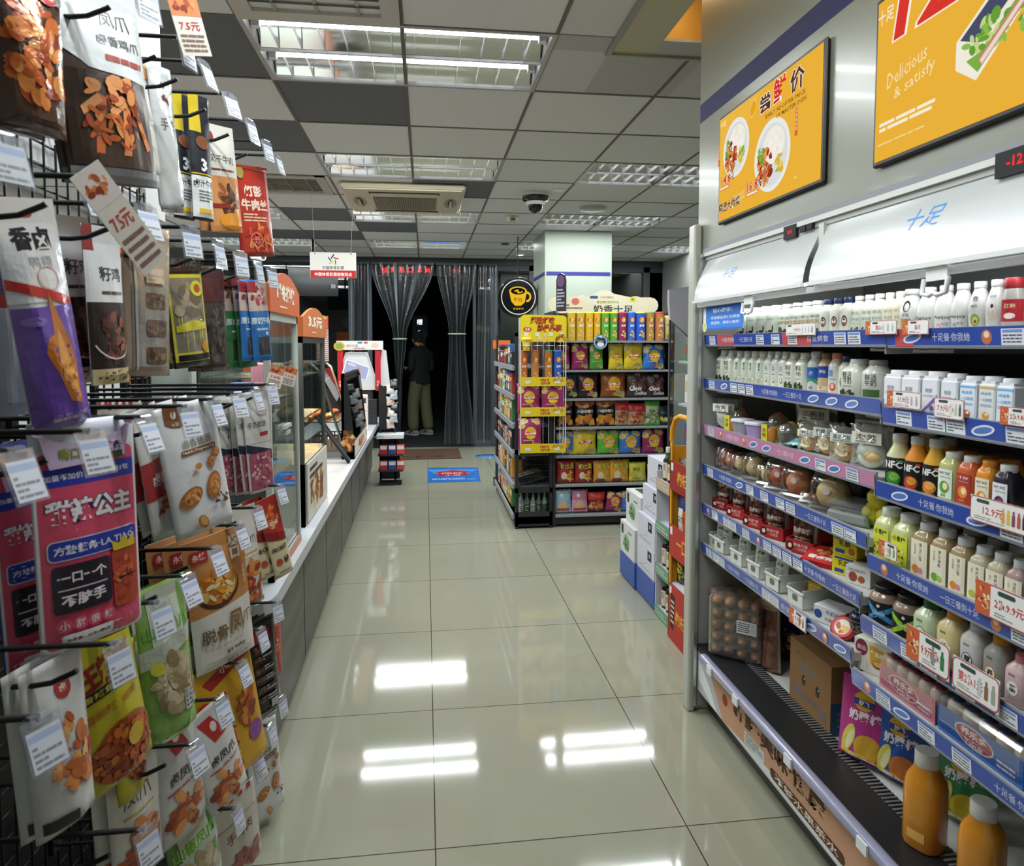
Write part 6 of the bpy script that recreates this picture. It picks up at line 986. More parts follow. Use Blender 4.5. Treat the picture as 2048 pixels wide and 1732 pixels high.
def p_whitered(D, H): D.poly([(-.2, H * .9), (.1, H * .9), (.3, H * .68), (0, H * .66)], '#b5302c'); D.ell(.08, H * .8, .07, .1, '#e0d4cc'); D.text('卤凤爪', .1, H * .5, .2, '#3c3c40', .02, .6); D.food(0, H * .22, .36, H * .14, CHK, 30, .14, 4); D.lines(-.3, H * .4, .4, H * .43, 1, '#a03a34')
def p_striped(D, H): [D.rect(-.5 + i * .2, H * .93, -.4 + i * .2, H, '#b03034') for i in range(5)]; D.rect(-.5, H * .3, .5, H * .7, '#c9c2ba'); D.text('手撕肉', 0, H * .55, .2, '#7a3a3a', .02); D.food(0, H * .2, .4, H * .12, ['#8a4a40', '#a8645a'], 20, .14, 3)
def hb(fn, X, ut, vt, ub, vb, wpx, rz, label, col, n=0, T=.03, mat='pouch', style='pouch', name='snack_pouch', grp=None, seed=0, crinkle=1.0, back=None, shift=.024, hdr=.12, sib=None, twist=0.0):
    y = 1.2; z = 1.5
    for _ in range(6): y = Yat(ut, z, X); z = Zat(vt, X, y)
    h = z - Zat(vb, X, y); dep = Dep(X, y, z - h / 2); L = math.hypot(X, y); fs = abs(X / L * math.sin(rz) - y / L * math.cos(rz)); w = wpx / F * dep / max(.25, fs)
    dx = (ub - ut) / F * dep / max(.25, fs); ry = -math.asin(max(-.5, min(.5, dx / h)))
    o = bag(name, w, h, T, fn, col, mat, style, True, seed, crinkle=crinkle, back=back, header=hdr, twist=twist)
    hb.dbg.append((label, round(w, 3), round(h, 3), round(y, 2), round(z, 2)))
    put(o, (X, y, z), rz, label, 'snack bag', grp or 'snack bags on the hook rack', ry=ry)
    r = random.Random(seed + 5)
    for i in range(n):
        lb = (sib or label) if False else ('back of the ' if False else '') + (['second ', 'third ', 'fourth '][i] + label + ', behind the front one')
        ws = lb.split(); lb = ' '.join(ws[:16])
        dup(o, (X - shift * (i + 1), y + r.uniform(-.006, .006), z), (0, ry + r.uniform(-.06, .06), rz + r.uniform(-.08, .08)), lb)
    return o
hb.dbg = []
RZ = math.radians(66)
# top row
hb(p_chick, -.55, 48, -60, 52, 262, 118, RZ, 'dark bag of orange braised chicken at near end of top row', '#5a4238', 1, .05, 'foil', seed=1)
hb(p_feet, -.55, 175, -40, 215, 362, 165, RZ - .1, 'bag with white top and chicken feet picture, top row', '#4a3a34', 1, .05, seed=2)
hb(p_whiteorange, -.60, 262, 75, 285, 350, 60, RZ, 'white bag with orange spots beside the chicken feet bag', '#d0cec8', 1, .03, seed=3)
hb(p_silver, -.57, 315, 130, 335, 420, 42, RZ + .2, 'crinkled silver white pouch hanging in the top row', '#c4c8ca', 0, .04, 'foil', seed=4, crinkle=2)
hb(p_blackyel, -.60, 362, 188, 362, 438, 38, RZ - .1, 'slim black and yellow pack, nearer of two in top row', '#23262e', 0, .025, seed=5)
hb(p_blackyel, -.56, 395, 190, 400, 440, 38, RZ - .1, 'slim black and yellow pack, farther of two in top row', '#23262e', 0, .025, seed=6)
hb(p_beef, -.55, 432, 250, 448, 462, 60, RZ - .1, 'white and orange dried beef pouch in the top row', '#d9d6ce', 1, .03, seed=7)
hb(p_red, -.50, 497, 332, 512, 512, 66, RZ - .2, 'bright red shredded beef pouch at far end of top row', '#b5342a', 0, .03, seed=8)
# second row
hb(p_duckwing, -.56, 40, 395, 98, 865, 108, RZ, 'tall white and purple duck wing bag in second row', '#cfd2d8', 0, .05, 'foil', seed=11)
hb(lambda D, H: (D.rect(-.5, 0, .5, H * .5, '#c3c8dc'), D.rect(-.5, H * .5, .5, H * .56, '#b8322e')), -.62, 5, 400, 8, 830, 60, RZ, 'white and lilac bag cut by the near edge, second row', '#5a4470', 0, .05, seed=12)
hb(p_chickbrown, -.60, 128, 430, 150, 768, 82, RZ, 'white and dark brown chicken pouch with spotted base, second row', '#d0d2d4', 1, .035, seed=13)
hb(p_chickbrown, -.55, 200, 452, 208, 768, 64, RZ + .1, 'chicken pouch with spotted base beside the clear tofu packs', '#d0d2d4', 0, .03, seed=14, back='#8c2a30')
hb(p_tan, -.60, 238, 455, 240, 742, 62, RZ - .1, 'clear tan pack of three brown blocks, nearer one', '#b5a08c', 0, .035, 'foil', seed=15)
hb(p_tan, -.54, 292, 452, 285, 752, 84, RZ - .15, 'clear tan pack of three brown blocks with orange label, front one', '#b5a08c', 0, .035, 'foil', seed=16)
hb(p_yelframe, -.55, 360, 495, 378, 735, 68, RZ - .15, 'black snack pack with yellow frame in the second row', '#1f2224', 1, .03, 'foil', seed=17)
hb(p_jerky, -.55, 418, 532, 425, 742, 52, RZ - .1, 'dark maroon jerky pack in the second row', '#39302a', 1, .03, 'foil', seed=18)
hb(p_beefcol('#3c7a44'), -.54, 480, 552, 492, 735, 34, RZ - .2, 'green beef pack at far end of second row', '#3c7a44', 1, .025, 'foil', seed=19)
hb(p_beefcol('#2f6fb4'), -.49, 512, 560, 522, 722, 36, RZ - .25, 'blue beef pack at far end of second row', '#2f6fb4', 1, .025, 'foil', seed=20)
# third row
hb(p_pink, -.52, 165, 838, 172, 1278, 178, RZ - .2, 'large pink and blue sweet spicy snack bag, third row', '#d8dbe8', 0, .04, seed=21, hdr=.1, crinkle=.3)
hb(p_pink, -.60, 48, 880, 62, 1330, 120, RZ + .05, 'second pink and blue snack bag, nearer and turned away', '#2c3ea8', 0, .04, seed=22, hdr=.1, crinkle=.3)
hb(lambda D, H: (D.rect(-.5, H * .3, .5, H * .6, '#a8383a'), D.text('卤肉', 0, H * .45, .3, '#e8e0da', .02), D.food(0, H * .2, .3, .2, ['#a04a44', '#c97a6a'], 14, .1, 3)), -.56, 285, 815, 318, 1085, 44, RZ + .25, 'white and red pouch seen almost edge on, third row', '#d4d4d2', 1, .03, seed=23)
hb(p_pork, -.50, 365, 806, 402, 1072, 112, RZ - .25, 'white pork trotter pouch with brown tab, third row', '#d9dbdd', 1, .035, seed=24, shift=.05)
hb(p_sausage, -.60, 445, 795, 452, 985, 38, RZ - .05, 'white and pink sausage pack, nearest of three, third row', '#d0cfcb', 1, .025, 'foil', seed=25)
hb(p_sausage, -.56, 478, 795, 486, 988, 38, RZ - .1, 'white and pink sausage pack, middle of three, third row', '#d0cfcb', 1, .025, 'foil', seed=26)
hb(p_sausage, -.51, 508, 785, 520, 985, 48, RZ - .2, 'white and pink sausage pack, farthest of three, third row', '#d9d8d4', 1, .025, 'foil', seed=27)
hb(p_striped, -.68, 250, 800, 255, 1010, 60, RZ, 'red striped pouch deep behind the pink bag', '#cfc8c0', 1, .03, seed=28); hb(p_striped, -.70, 345, 795, 350, 960, 50, RZ, 'red striped pouch deep behind the pork trotter pouch', '#cfc8c0', 1, .03, seed=29)
# fourth row
hb(p_yellow, -.56, 165, 1245, 215, 1600, 150, RZ - .05, 'large yellow spicy chip bag, fourth row', '#b8ae1e', 1, .05, seed=31)
hb(p_yellow, -.57, 243, 1290, 252, 1600, 46, RZ + .2, 'narrow yellow chip bag seen edge on, fourth row', '#c2b824', 0, .04, seed=32)
hb(p_whitechick, -.55, 100, 1320, 118, 1660, 105, RZ, 'white bag with red logo and fried chicken, lower near corner', '#cfd0cf', 1, .05, seed=33)
hb(p_green, -.60, 275, 1180, 282, 1480, 60, RZ, 'green chicken feet pack hanging behind the front green one', '#4c6a34', 0, .05, 'foil', seed=34)
hb(p_green, -.53, 318, 1165, 335, 1478, 92, RZ - .1, 'green and clear pickled chicken feet pack, fourth row', '#86b05a', 0, .06, 'foil', seed=35, crinkle=1.6)
hb(p_boneless, -.50, 425, 1068, 445, 1332, 112, RZ - .25, 'orange and white boneless chicken feet pouch, fourth row', '#d6d3cb', 2, .035, seed=36, shift=.04)
hb(p_white2, -.54, 488, 1012, 498, 1215, 48, RZ - .1, 'white chicken feet pouch beside the boneless pouch', '#d3d0c8', 1, .035, seed=37)
hb(p_secret, -.485, 532, 995, 565, 1165, 36, RZ - .3, 'narrow red and cream secret sauce pack at counter end', '#d3c9a4', 1, .02, seed=38, shift=.04)
# fifth row
hb(p_tiger, -.50, 435, 1318, 472, 1575, 118, RZ - .2, 'yellow tiger skin chicken feet bag, fifth row', '#c99a20', 2, .035, seed=41, shift=.04)
hb(p_black, -.50, 515, 1240, 530, 1440, 58, RZ - .25, 'black snack bag with printed back, fifth row', '#161515', 1, .03, 'foil', seed=42)
hb(lambda D, H: (D.text('辣', 0, H * .7, .5, '#f0d8d0', .04), D.food(0, H * .4, .3, .4, ['#d98a7a', '#a82c24'], 14, .12, 2)), -.535, 545, 1195, 548, 1355, 26, RZ - .1, 'slim red pack behind the black bag, fifth row', '#b03a30', 0, .025, seed=43)
hb(p_whitered, -.55, 330, 1430, 360, 1690, 92, RZ - .05, 'white bag with red tab in the fifth row, nearer', '#d2d2d2', 1, .04, seed=44)
hb(p_whitered, -.51, 405, 1420, 450, 1640, 82, RZ - .15, 'white bag with red tab in the fifth row, before the yellow', '#d6d6d6', 0, .04, seed=45)
hb(p_white2, -.58, 260, 1500, 270, 1760, 90, RZ, 'white photo pouch low on the rack under the green packs', '#cfccc4', 1, .04, seed=46)
# lowest row
hb(p_pork, -.52, 520, 1450, 535, 1640, 60, RZ - .2, 'white pork pouch low on the rack under the black bag', '#d3d5d7', 1, .03, seed=51); hb(p_striped, -.52, 465, 1590, 480, 1760, 80, RZ - .1, 'striped white pouch on the lowest row of hooks', '#cfc8c0', 1, .03, seed=52)
hb(p_green, -.53, 380, 1640, 395, 1800, 90, RZ - .1, 'green pack on the lowest row of hooks', '#5f8a3c', 0, .05, 'foil', seed=53)
# ================================================================== crisps shelf in the middle of the shop
GY = 5.5; GX0, GX1 = 1.065, 2.06
gon = empty('gondola_shelf', 'black gondola shelf of crisps with white shelf edges facing the aisle', 'shelf', (1.56, GY, 0))
def gpart(mb, name, par, org):
    o = mb.build(name); o.parent = par; o.matrix_parent_inverse = Matrix.Translation(tuple(-a for a in org)); return o
GO = (1.56, GY, 0); LV = [.108, .362, .603, .842, 1.081, 1.318, 1.562]
b = MB('black_metal'); b.box(GX0, GX1, GY + .03, GY + .45, .02, .085, '#26282a'); b.box(GX0, GX1, GY + .42, GY + .45, .08, 1.80, '#1c1d20'); b.box(GX0 - .02, GX0, GY + .02, GY + .47, 0, 1.80, '#2a2c2f'); b.box(GX1, GX1 + .02, GY + .02, GY + .47, 0, 1.80, '#2a2c2f'); b.box(GX0, GX1, GY + .30, GY + .42, 1.765, 1.80, '#45484c'); gpart(b, 'frame', gon, GO)
for i, z in enumerate(LV):
    b = MB('satin'); b.box(GX0, GX1, GY, GY + .42, z - .022, z - .006, '#8d9094'); o = gpart(b, 'shelf_board', gon, GO); b = MB('satin'); b.box(GX0, GX1, GY - .006, GY, z - .044, z + .002, '#7c8086'); b.box(GX0, GX1, GY - .009, GY - .004, z - .003, z + .003, '#d9dbdc'); D = Dec(b, plane((0, GY - .006, 0), *FRONT), mat='card'); r = random.Random(i)
    if i in (4, 5): D.rect(GX0, z - .04, GX1, z - .004, '#c9cccf' if i == 4 else '#8c9096')
    x = GX0 + .05
    while x < GX1 - .06: D.rect(x, z - .04, x + .055, z - .008, '#dfe0e2'); D.lines(x + .005, z - .036, x + .05, z - .014, 2, '#a0a2a6', int(x * 90)); x += r.choice([.11, .16, .2, .26])
    q = b.build('label_rail'); q.parent = o; q.matrix_parent_inverse = Matrix.Translation((-GO[0], -GO[1], 0))
CHIP = ['#e0c983', '#d8b962', '#ead9a4']
def p_chips(col, dark, txt='Lay\'s乐事', style=0):
    def f(D, H):
        if style == 0:
            for x, y, q in ((-.32, .86, .4), (-.22, .93, -.3), (.3, .88, -.4), (.2, .95, .3), (-.36, .74, .2)): D.ell(x, H * y, .15, .10, CHIP[int(x * 100) % 3], 14, q); D.ell(x, H * y, .11, .07, CHIP[int(x * 100 + 1) % 3], 12, q)
        D.ell(.02, H * .52, .29, .29, '#c9302c', 26) if style == 2 else None
        D.ell(.02, H * .53, .26, .26, '#e8bc2c', 26); D.poly([(-.28, H * .5), (-.1, H * .57), (.15, H * .565), (.33, H * .5), (.3, H * .42), (.05, H * .47), (-.25, H * .42)], '#c0282c'); D.text(txt, .02, H * .51, .13, '#f4ece4', .05, .48)
        D.food(.2, H * .14, .2, .12, [dark, '#d9a45a', '#c9823a', '#e0c070'], 14, .1, 3); D.rrect(.2, H * .1, .42, H * .2, .02, '#6fb07a'); D.lines(-.3, H * .28, .3, H * .31, 1, '#f0e4d8', 3)
    return f
def p_wave(D, H): D.poly([(-.5, H), (-.5, H * .8), (0, H * .68), (.5, H * .84), (.5, H)], '#b86a4a'); D.ell(.05, H * .82, .2, .13, '#e0b42c', 20); D.rrect(-.2, H * .78, .3, H * .86, .04, '#c0302c'); D.text('乐事', .05, H * .82, .1, '#f4ece4', .03); D.rect(-.5, H * .45, .5, H * .68, '#15151a'); D.text('大波浪薯片', 0, H * .57, .17, '#eeeeee', .03, .84); D.food(0, H * .2, .42, H * .2, ['#d08a2c', '#c0702a', '#e0a848', '#8a4a24'], 26, .18, 4)
def p_choco(D, H): D.food(0, H * .6, .45, H * .3, ['#5a3c38', '#6c4a44', '#46302c', '#7a5a54'], 40, .12, 3); D.text('Choco', -.1, H * .36, .26, '#efe8e2', .05, .6, slant=.2); D.text('CooHoco', .15, H * .16, .2, '#efe8e2', .05, .6, slant=.2); D.text('可可', 0, H * .9, .12, '#d8c4bc', .02)
def p_yatu(D, H): D.text('呀!土豆', .08, H * .74, .3, '#1c241c', .09, .78, rot=.1); D.text('呀!土豆', .08, H * .74, .28, '#d9d84a', .04, .74, rot=.1); D.food(.22, H * .3, .2, H * .18, ['#e8b84a', '#d99a2c', '#f0d080'], 16, .14, 3, .3); D.ell(-.12, H * .32, .16, .2, '#e8d8c4', 16); D.ell(-.1, H * .08, .3, .1, '#8a3a22')
def p_lightyel(D, H): D.text('厚切', -.1, H * .62, .22, '#7a7a2c', .03); D.food(0, H * .3, .36, .2, ['#dcd65a', '#cfc83c', '#e6e080'], 14, .18, 2); D.lines(-.3, H * .12, .2, H * .2, 2, '#8a8430')
def p_redbag(D, H): D.rect(-.5, H * .62, .5, H, '#c0302c'); D.ell(.05, H * .8, .2, .1, '#d9605a'); D.food(0, H * .34, .4, H * .24, ['#a8603a', '#c9804a', '#8a3c2a', '#d9a070', '#b8402c'], 44, .12, 6)
def p_greenbag(D, H): D.rect(-.5, H * .78, .5, H, '#5ac23a'); D.food(0, H * .36, .4, H * .28, ['#c9d0a0', '#8aa85a', '#dfe0c8', '#6a8a48'], 44, .12, 6); D.rect(-.46, 0, .46, H * .1, '#4ab03a')
def p_sticks(c):
    return lambda D, H: (D.rect(-.5, H * .05, .5, H * .55, c), D.ell(0, H * .3, .32, .26, '#e0b890', 18), D.rect(-.4, H * .1, .4, H * .2, '#b8403c'), D.text('棒', -.1, H * .75, .22, '#f0f0f4', .03), D.lines(-.4, H * .85, .3, H * .93, 1, '#f0e8f0'))
G_ = 'crisp bags on the gondola shelf'
def chip(u0, u1, vt, lv, fn, col, label, y=None, name='crisp_bag', rz=0.0, ry=0.0, T=.32, grp=G_, mat='pouch', rx=-.06, X=None):
    z = (LV[lv] if lv is not None else X) + .0015 - .006; y = GY + .07 if y is None else y; a, c = P(u0, 800, y=y), P(u1, 800, y=y); w = (c.x - a.x) * 1.0; x = (a.x + c.x) / 2; h = Zat(vt, x, y) - z
    return put(bag(name, w, h, w * T, fn, col, mat, 'pillow', seed=int(u0), crinkle=1.3, nu=8, nv=10), (x, y, z + .004), rz, label, 'crisps', grp, rx=rx, ry=ry)
MAR, GRN, YEL, BLU = '#a4306c', '#58b040', '#ecd22e', '#3a82dc'
def can(u0, u1, vt, z, fn, col, label, y, topc='#d9c94a'):
    a, c = P(u0, 640, y=y), P(u1, 640, y=y); d = c.x - a.x; x = (a.x + c.x) / 2; h = Zat(vt, x, y) - z; r = d / 2; b = MB('gloss'); b.lathe([(r, 0), (r, h * .95)], col, n=20)
    S = lambda u, v, off: Vector(((r + off) * math.sin(u / r), -(r + off) * math.cos(u / r), v)); D = Dec(b, S, r, sub=.3, off=.0006); H = h / r
    D.ell(.1, H * .72, .55, .55, '#e0b42c', 22); D.rect(-.6, H * .67, .75, H * .77, '#b8302c'); D.text('乐事', .1, H * .72, .36, '#f2ece0', .04); D.text('无限', .05, H * .52, .5, '#eef0f2' if fn else col, .03); D.food(.1, H * .22, .5, H * .14, CHIP + ['#d9a050'], 14, .3, 3)
    o = b.build('crisp_can'); c_ = MB('satin'); c_.lathe([(r * 1.03, h * .95), (r * 1.04, h - .002), (r * .95, h)], topc, n=20); adopt(o, c_.build('lid')); return put(o, (x, y, z), 0, label, 'can', 'tall crisp cans')
za = LV[6] - .0055
for i, (u0, u1, c, tc, lb) in enumerate(((1118, 1132, '#3a2a26', '#c9b08a', 'dark brown tall crisp can'), (1134, 1151, '#c9a83c', '#d9c06a', 'gold tall crisp can, nearer the yellow header'), (1152, 1169, '#c9a440', '#d9c06a', 'gold tall crisp can, second of two'), (1170, 1186, '#d9b02a', '#e0d04a', 'yellow tall crisp can beside the gold ones'), (1187, 1201, '#d9ac28', '#e0d04a', 'yellow tall crisp can beside the green ones'), (1202, 1218, '#5aa63c', '#d9cf3a', 'green tall crisp can beside the yellow ones'), (1219, 1235, '#58a038', '#d9cf3a', 'green tall crisp can beside the maroon one'), (1236, 1253, '#8f2f58', '#a84a6a', 'maroon tall crisp can'), (1254, 1270, '#3a6ac4', '#4a7ad0', 'blue tall crisp can beside the maroon one'), (1271, 1290, '#2f5ac0', '#d9cf6a', 'blue tall crisp can with pale rim'), (1292, 1308, '#b5884a', '#6a9a4a', 'tan tall crisp can with green rim'), (1310, 1328, '#b8764a', '#b03a2c', 'tan orange tall crisp can with red rim'))):
    can(u0, u1, 624, za, 1, c, lb + ', top gondola shelf', GY + .06, tc)
chip(1328, 1346, 632, 6, p_lightyel, '#cdb87a', 'cream bag standing after the last tall can')
for a in ((1105, 1140, 690, p_chips(MAR, '#a8602c'), MAR, 'maroon crisp bag half behind the wire stand, second gondola shelf'), (1142, 1177, 688, p_chips(MAR, '#a8602c'), MAR, 'maroon crisp bag in front, second gondola shelf'), (1178, 1206, 688, p_chips('#3f8a34', '#7ab04a'), '#58b040', 'green crisp bag on the second gondola shelf'), (1216, 1246, 688, p_chips(YEL, '#c9a050'), YEL, 'yellow crisp bag beside the green, second gondola shelf'), (1246, 1285, 686, p_chips(YEL, '#c9a050'), YEL, 'yellow crisp bag beside the blue, second gondola shelf'), (1284, 1328, 690, p_chips(BLU, '#a83c2c'), BLU, 'wide blue crisp bag on the second gondola shelf')): chip(a[0], a[1], a[2], 5, *a[3:])
chip(1322, 1340, 692, 5, p_chips(BLU, '#a83c2c'), '#2a5fae', 'blue crisp bag behind the wide blue one', y=GY + .2)
for a in ((1120, 1156, 745, p_chips('#1f4a48', '#d08a2c', style=2), '#20393c', 'dark teal crisp bag, third gondola shelf'), (1153, 1197, 745, p_chips('#3a2026', '#c05a6a', style=2), '#2f1c22', 'black maroon crisp bag, third gondola shelf'), (1200, 1252, 744, p_chips('#8a4a1c', '#d09a3c', style=2), '#8f5020', 'black and orange crisp bag, third gondola shelf'), (1252, 1296, 745, p_choco, '#3f2c2a', 'brown chocolate snack bag, third gondola shelf'), (1292, 1330, 748, p_choco, '#3a2826', 'second brown chocolate snack bag, third gondola shelf')): chip(a[0], a[1], a[2], 4, *a[3:])
for a in ((1114, 1146, 803, p_wave, '#1c1a1a', 'black wavy crisp bag beside the wire stand'), (1150, 1190, 802, p_wave, '#1c1a1a', 'black wavy crisp bag, middle of three'), (1192, 1230, 800, p_wave, '#1c1a1a', 'black wavy crisp bag beside the red nut bags'), (1230, 1258, 803, p_redbag, '#b8a08a', 'red topped clear nut bag beside the black crisps'), (1256, 1294, 808, p_redbag, '#b8a08a', 'red topped clear nut bag beside the green one'), (1290, 1320, 803, p_greenbag, '#c9cfb8', 'green topped clear nut bag'), (1318, 1340, 812, p_lightyel, '#23304a', 'navy snack bag at the end of the nut bags')): chip(a[0], a[1], a[2], 3, *a[3:])
for a in ((1112, 1149, 864, p_chips(BLU, '#a83c2c'), BLU, 'blue crisp bag beside the wire stand, fifth gondola shelf'), (1145, 1194, 860, p_chips(YEL, '#c9a050'), YEL, 'large yellow crisp bag, fifth gondola shelf'), (1194, 1240, 862, p_chips('#3f8a34', '#7ab04a'), '#66c444', 'bright green crisp bag, fifth gondola shelf'), (1238, 1284, 863, p_chips(BLU, '#a83c2c'), BLU, 'blue crisp bag between green and maroon, fifth gondola shelf'), (1284, 1330, 860, p_chips(MAR, '#a8602c'), MAR, 'maroon crisp bag at end of fifth gondola shelf')): chip(a[0], a[1], a[2], 2, *a[3:])
for a in ((1113, 1151, 921, p_yatu, '#a03026', 'dark red potato stick bag, first of two'), (1150, 1187, 922, p_yatu, '#a43228', 'dark red potato stick bag, second of two'), (1187, 1224, 922, p_yatu, '#e0a030', 'amber potato stick bag beside the red ones'), (1219, 1260, 920, p_yatu, '#e6a834', 'amber potato stick bag beside the pale yellow ones'), (1259, 1294, 925, p_lightyel, '#e6de50', 'pale yellow snack bag beside the amber bags'), (1296, 1325, 930, p_lightyel, '#e6de50', 'pale yellow snack bag behind the stacked cartons')): chip(a[0], a[1], a[2], 1, *a[3:])
for a in ((1110, 1144, 980, p_sticks('#9cc4d8'), '#9cc4dc', 'pale blue snack stick bag at the lowest gondola shelf'), (1144, 1177, 980, p_sticks('#d8a0bc'), '#c87a9c', 'pink snack stick bag at the lowest gondola shelf'), (1177, 1212, 985, p_redbag, '#5a1c22', 'dark red snack bag slumped on the lowest gondola shelf'), (1211, 1246, 985, p_chips(MAR, '#a8602c'), MAR, 'tilted maroon crisp bag on the lowest gondola shelf'), (1244, 1270, 983, p_chips(BLU, '#a83c2c'), BLU, 'blue crisp bag on the lowest gondola shelf'), (1268, 1286, 984, p_chips(YEL, '#c9a050'), '#a8982c', 'yellow crisp bag on the lowest gondola shelf'), (1286, 1312, 990, p_greenbag, '#2a3a2c', 'dark green snack bag on the lowest gondola shelf')): chip(a[0], a[1], a[2], 0, *a[3:], ry=.12 if 'tilted' in a[5] else 0)
# shelf talker, signs on top
b = MB('gloss'); b.lathe([(.001, -.004), (.062, -.004), (.062, 0), (.001, 0)], '#26303a', n=30); D = Dec(b, plane((0, 0, .0005), *TOPW)); D.ring(0, 0, .045, .058, '#8aa8d8'); D.ell(0, -.02, .03, .02, '#dfe6ee'); D.rect(-.03, -.004, .03, .014, '#4a5a4a'); D.text('福袋', 0, .005, .016, '#c9d0a0', .0)
put(b.build('round_shelf_talker'), P(1201, 684, y=GY - .05), 0, 'round dark shelf talker badge on the edge above the green crisps', 'sign', rx=PI / 2)
t = empty('topper_sign', 'cream cloud shaped sign board on top of the gondola', 'sign', (1.56, GY + .35, 1.80)); b = MB('card')
pts = []
for cx_, r_, a0, a1 in ((-.43, .07, 270, 90), (-.2, .085, 120, 60), (.0, .13, 130, 50), (.28, .08, 120, 60), (.42, .07, 90, -90)):
    for k in range(7): a = math.radians(a0 + ((a1 - a0) if a0 != 270 else -180) * k / 6); pts.append((cx_ + r_ * math.cos(a), .07 + r_ * math.sin(a)))
b.prism(pts, 'y', 0, .006, '#d9d0b4'); D = Dec(b, plane((0, -.0005, 0), *FRONT)); D.text('奶香十足', .08, .035, .07, '#3a3a34', .02, w=.36); D.text('精选青贮牧场牛奶', .03, .095, .022, '#8a9a2c', .01, w=.2); D.rrect(-.13, .125, -.06, .15, .006, '#34508c'); D.text('十足×悦鲜活', .02, .138, .02, '#6a7488', 0, w=.12); D.rrect(.22, .10, .29, .14, .012, '#d9d24a'); D.text('鲜', .255, .12, .03, '#4a6a2c', .02); D.ell(-.26, .1, .035, .03, '#c96a5a', 16); D.lines(-.34, .03, -.2, .08, 2, '#6a6a60', 4)
adopt(t, b.build('printed_board'))
b = MB('gloss'); b.prism([(-.05, 0), (.05, 0), (.05, .26), (.035, .3), (0, .315), (-.035, .3), (-.05, .26)], 'y', 0, .012, '#2c2436'); D = Dec(b, plane((0, -.0005, 0), *FRONT)); D.ell(0, .25, .04, .05, '#6a4a70', 18); D.lines(-.04, .03, .04, .19, 6, '#a8a4b0', 3); put(b.build('menu_tablet'), (1.12, GY + .10, 1.8012), -.9, 'dark purple round topped menu sign on the gondola corner', 'sign')
# ------------------------------------------------------------------ yellow wire stand in front
ws = empty('wire_stand', 'white wire crisp stand with yellow header and yellow strips', 'display stand', (.94, 5.40, .66)); WO = (.94, 5.40, .66); YS = 5.40
b = MB('satin')
for k in range(8): x = .765 + k * .047; b.tube([(x, YS + .085, .64), (x, YS + .085, 1.74)], .0026, '#cfcfcb', n=5, cap=False)
for x in (.755, 1.122): b.tube([(x, YS - .005, .66), (x, YS - .005, 1.62)], .004, '#d8d8d4', n=6); b.tube([(x, YS + .085, .62), (x, YS + .085, 1.74)], .004, '#d8d8d4', n=6)
for z in (.668, .965, 1.20):
    for k in range(8): b.tube([(.765 + k * .05, YS, z), (.765 + k * .05, YS + .085, z)], .0025, '#cfcfcb', n=5, cap=False)
    b.tube([(.755, YS, z), (1.122, YS, z)], .003, '#cfcfcb', n=5); b.tube([(.755, YS + .085, z), (1.122, YS + .085, z)], .003, '#cfcfcb', n=5)
for k in range(4):
    x = .80 + k * .098; b.tube([(x + .036 * math.cos(a / 12 * 2 * PI), YS - .005 + .036 * math.sin(a / 12 * 2 * PI), 1.515) for a in range(13)], .0022, '#e0e0dc', n=5, cap=False); b.tube([(x, YS + .031, 1.515), (x, YS + .085, 1.515)], .0022, '#e0e0dc', n=5)
gpart(b, 'wire_frame', ws, WO)
b = MB('card'); b.prism([(.752, 1.545), (1.126, 1.545), (1.126, 1.74), (1.10, 1.757), (.78, 1.762), (.752, 1.742)], 'y', YS - .014, YS - .01, '#d9c41e'); D = Dec(b, plane((0, YS - .0145, 0), *FRONT)); D.text('薄脆好吃', .93, 1.715, .062, '#a8342a', .05, w=.2, slant=.15); D.text('就是乐事', .985, 1.655, .062, '#a8342a', .05, w=.2, slant=.15); D.rrect(.775, 1.63, .84, 1.66, .012, '#b8302c'); D.text('乐事', .808, 1.645, .02, '#f0e4d8', .02)
for x in (.78, .87, .98, 1.07): D.rect(x, 1.59, x + .035, 1.62, '#d9d8ce')
D.food(.95, 1.58, .05, .025, CHIP, 8, .02, 3); D.food(1.08, 1.58, .04, .03, ['#b8863c', '#8a5a2c'], 8, .02, 4); gpart(b, 'yellow_header', ws, WO)
for z0, z1 in ((1.19, 1.262), (.945, 1.018), (.648, .722)):
    b = MB('card'); b.box(.752, 1.124, YS - .012, YS - .006, z0, z1, '#d9bf22'); D = Dec(b, plane((0, YS - .0125, 0), *FRONT)); D.text('薄脆好吃', .95, (z0 + z1) / 2 + .013, .022, '#b5402c', .03, w=.075); D.text('就是乐事', .955, (z0 + z1) / 2 - .013, .022, '#b5402c', .03, w=.075); D.rect(.79, z0 + .02, .835, z0 + .045, '#d9d8ce'); D.rect(1.03, z0 + .02, 1.075, z0 + .045, '#d9d8ce'); D.food(1.06, z1 - .02, .04, .014, ['#b8863c', '#c9a05a'], 7, .016, 3); gpart(b, 'yellow_strip', ws, WO)
t = empty('crisp_cup', 'yellow crisp cup held in the ring at the wire stand corner', 'cup', (.80, YS - .005, 1.475)); b = MB('gloss'); b.lathe([(.026, 0), (.036, .085)], '#d9b63a', n=20); D = Dec(b, lambda u, v, o: Vector(((.031 + o) * math.sin(u / .03), -(.031 + o + v * .1) * math.cos(u / .03), v)), 1, sub=.01); D.ell(0, .045, .018, .02, '#e8d890', 16); adopt(t, b.build('cup')); b = MB('satin'); b.lathe([(.039, .085), (.04, .095), (.034, .105), (.001, .105)], '#e0c84a', n=20); adopt(t, b.build('lid'))
zc = 1.2045
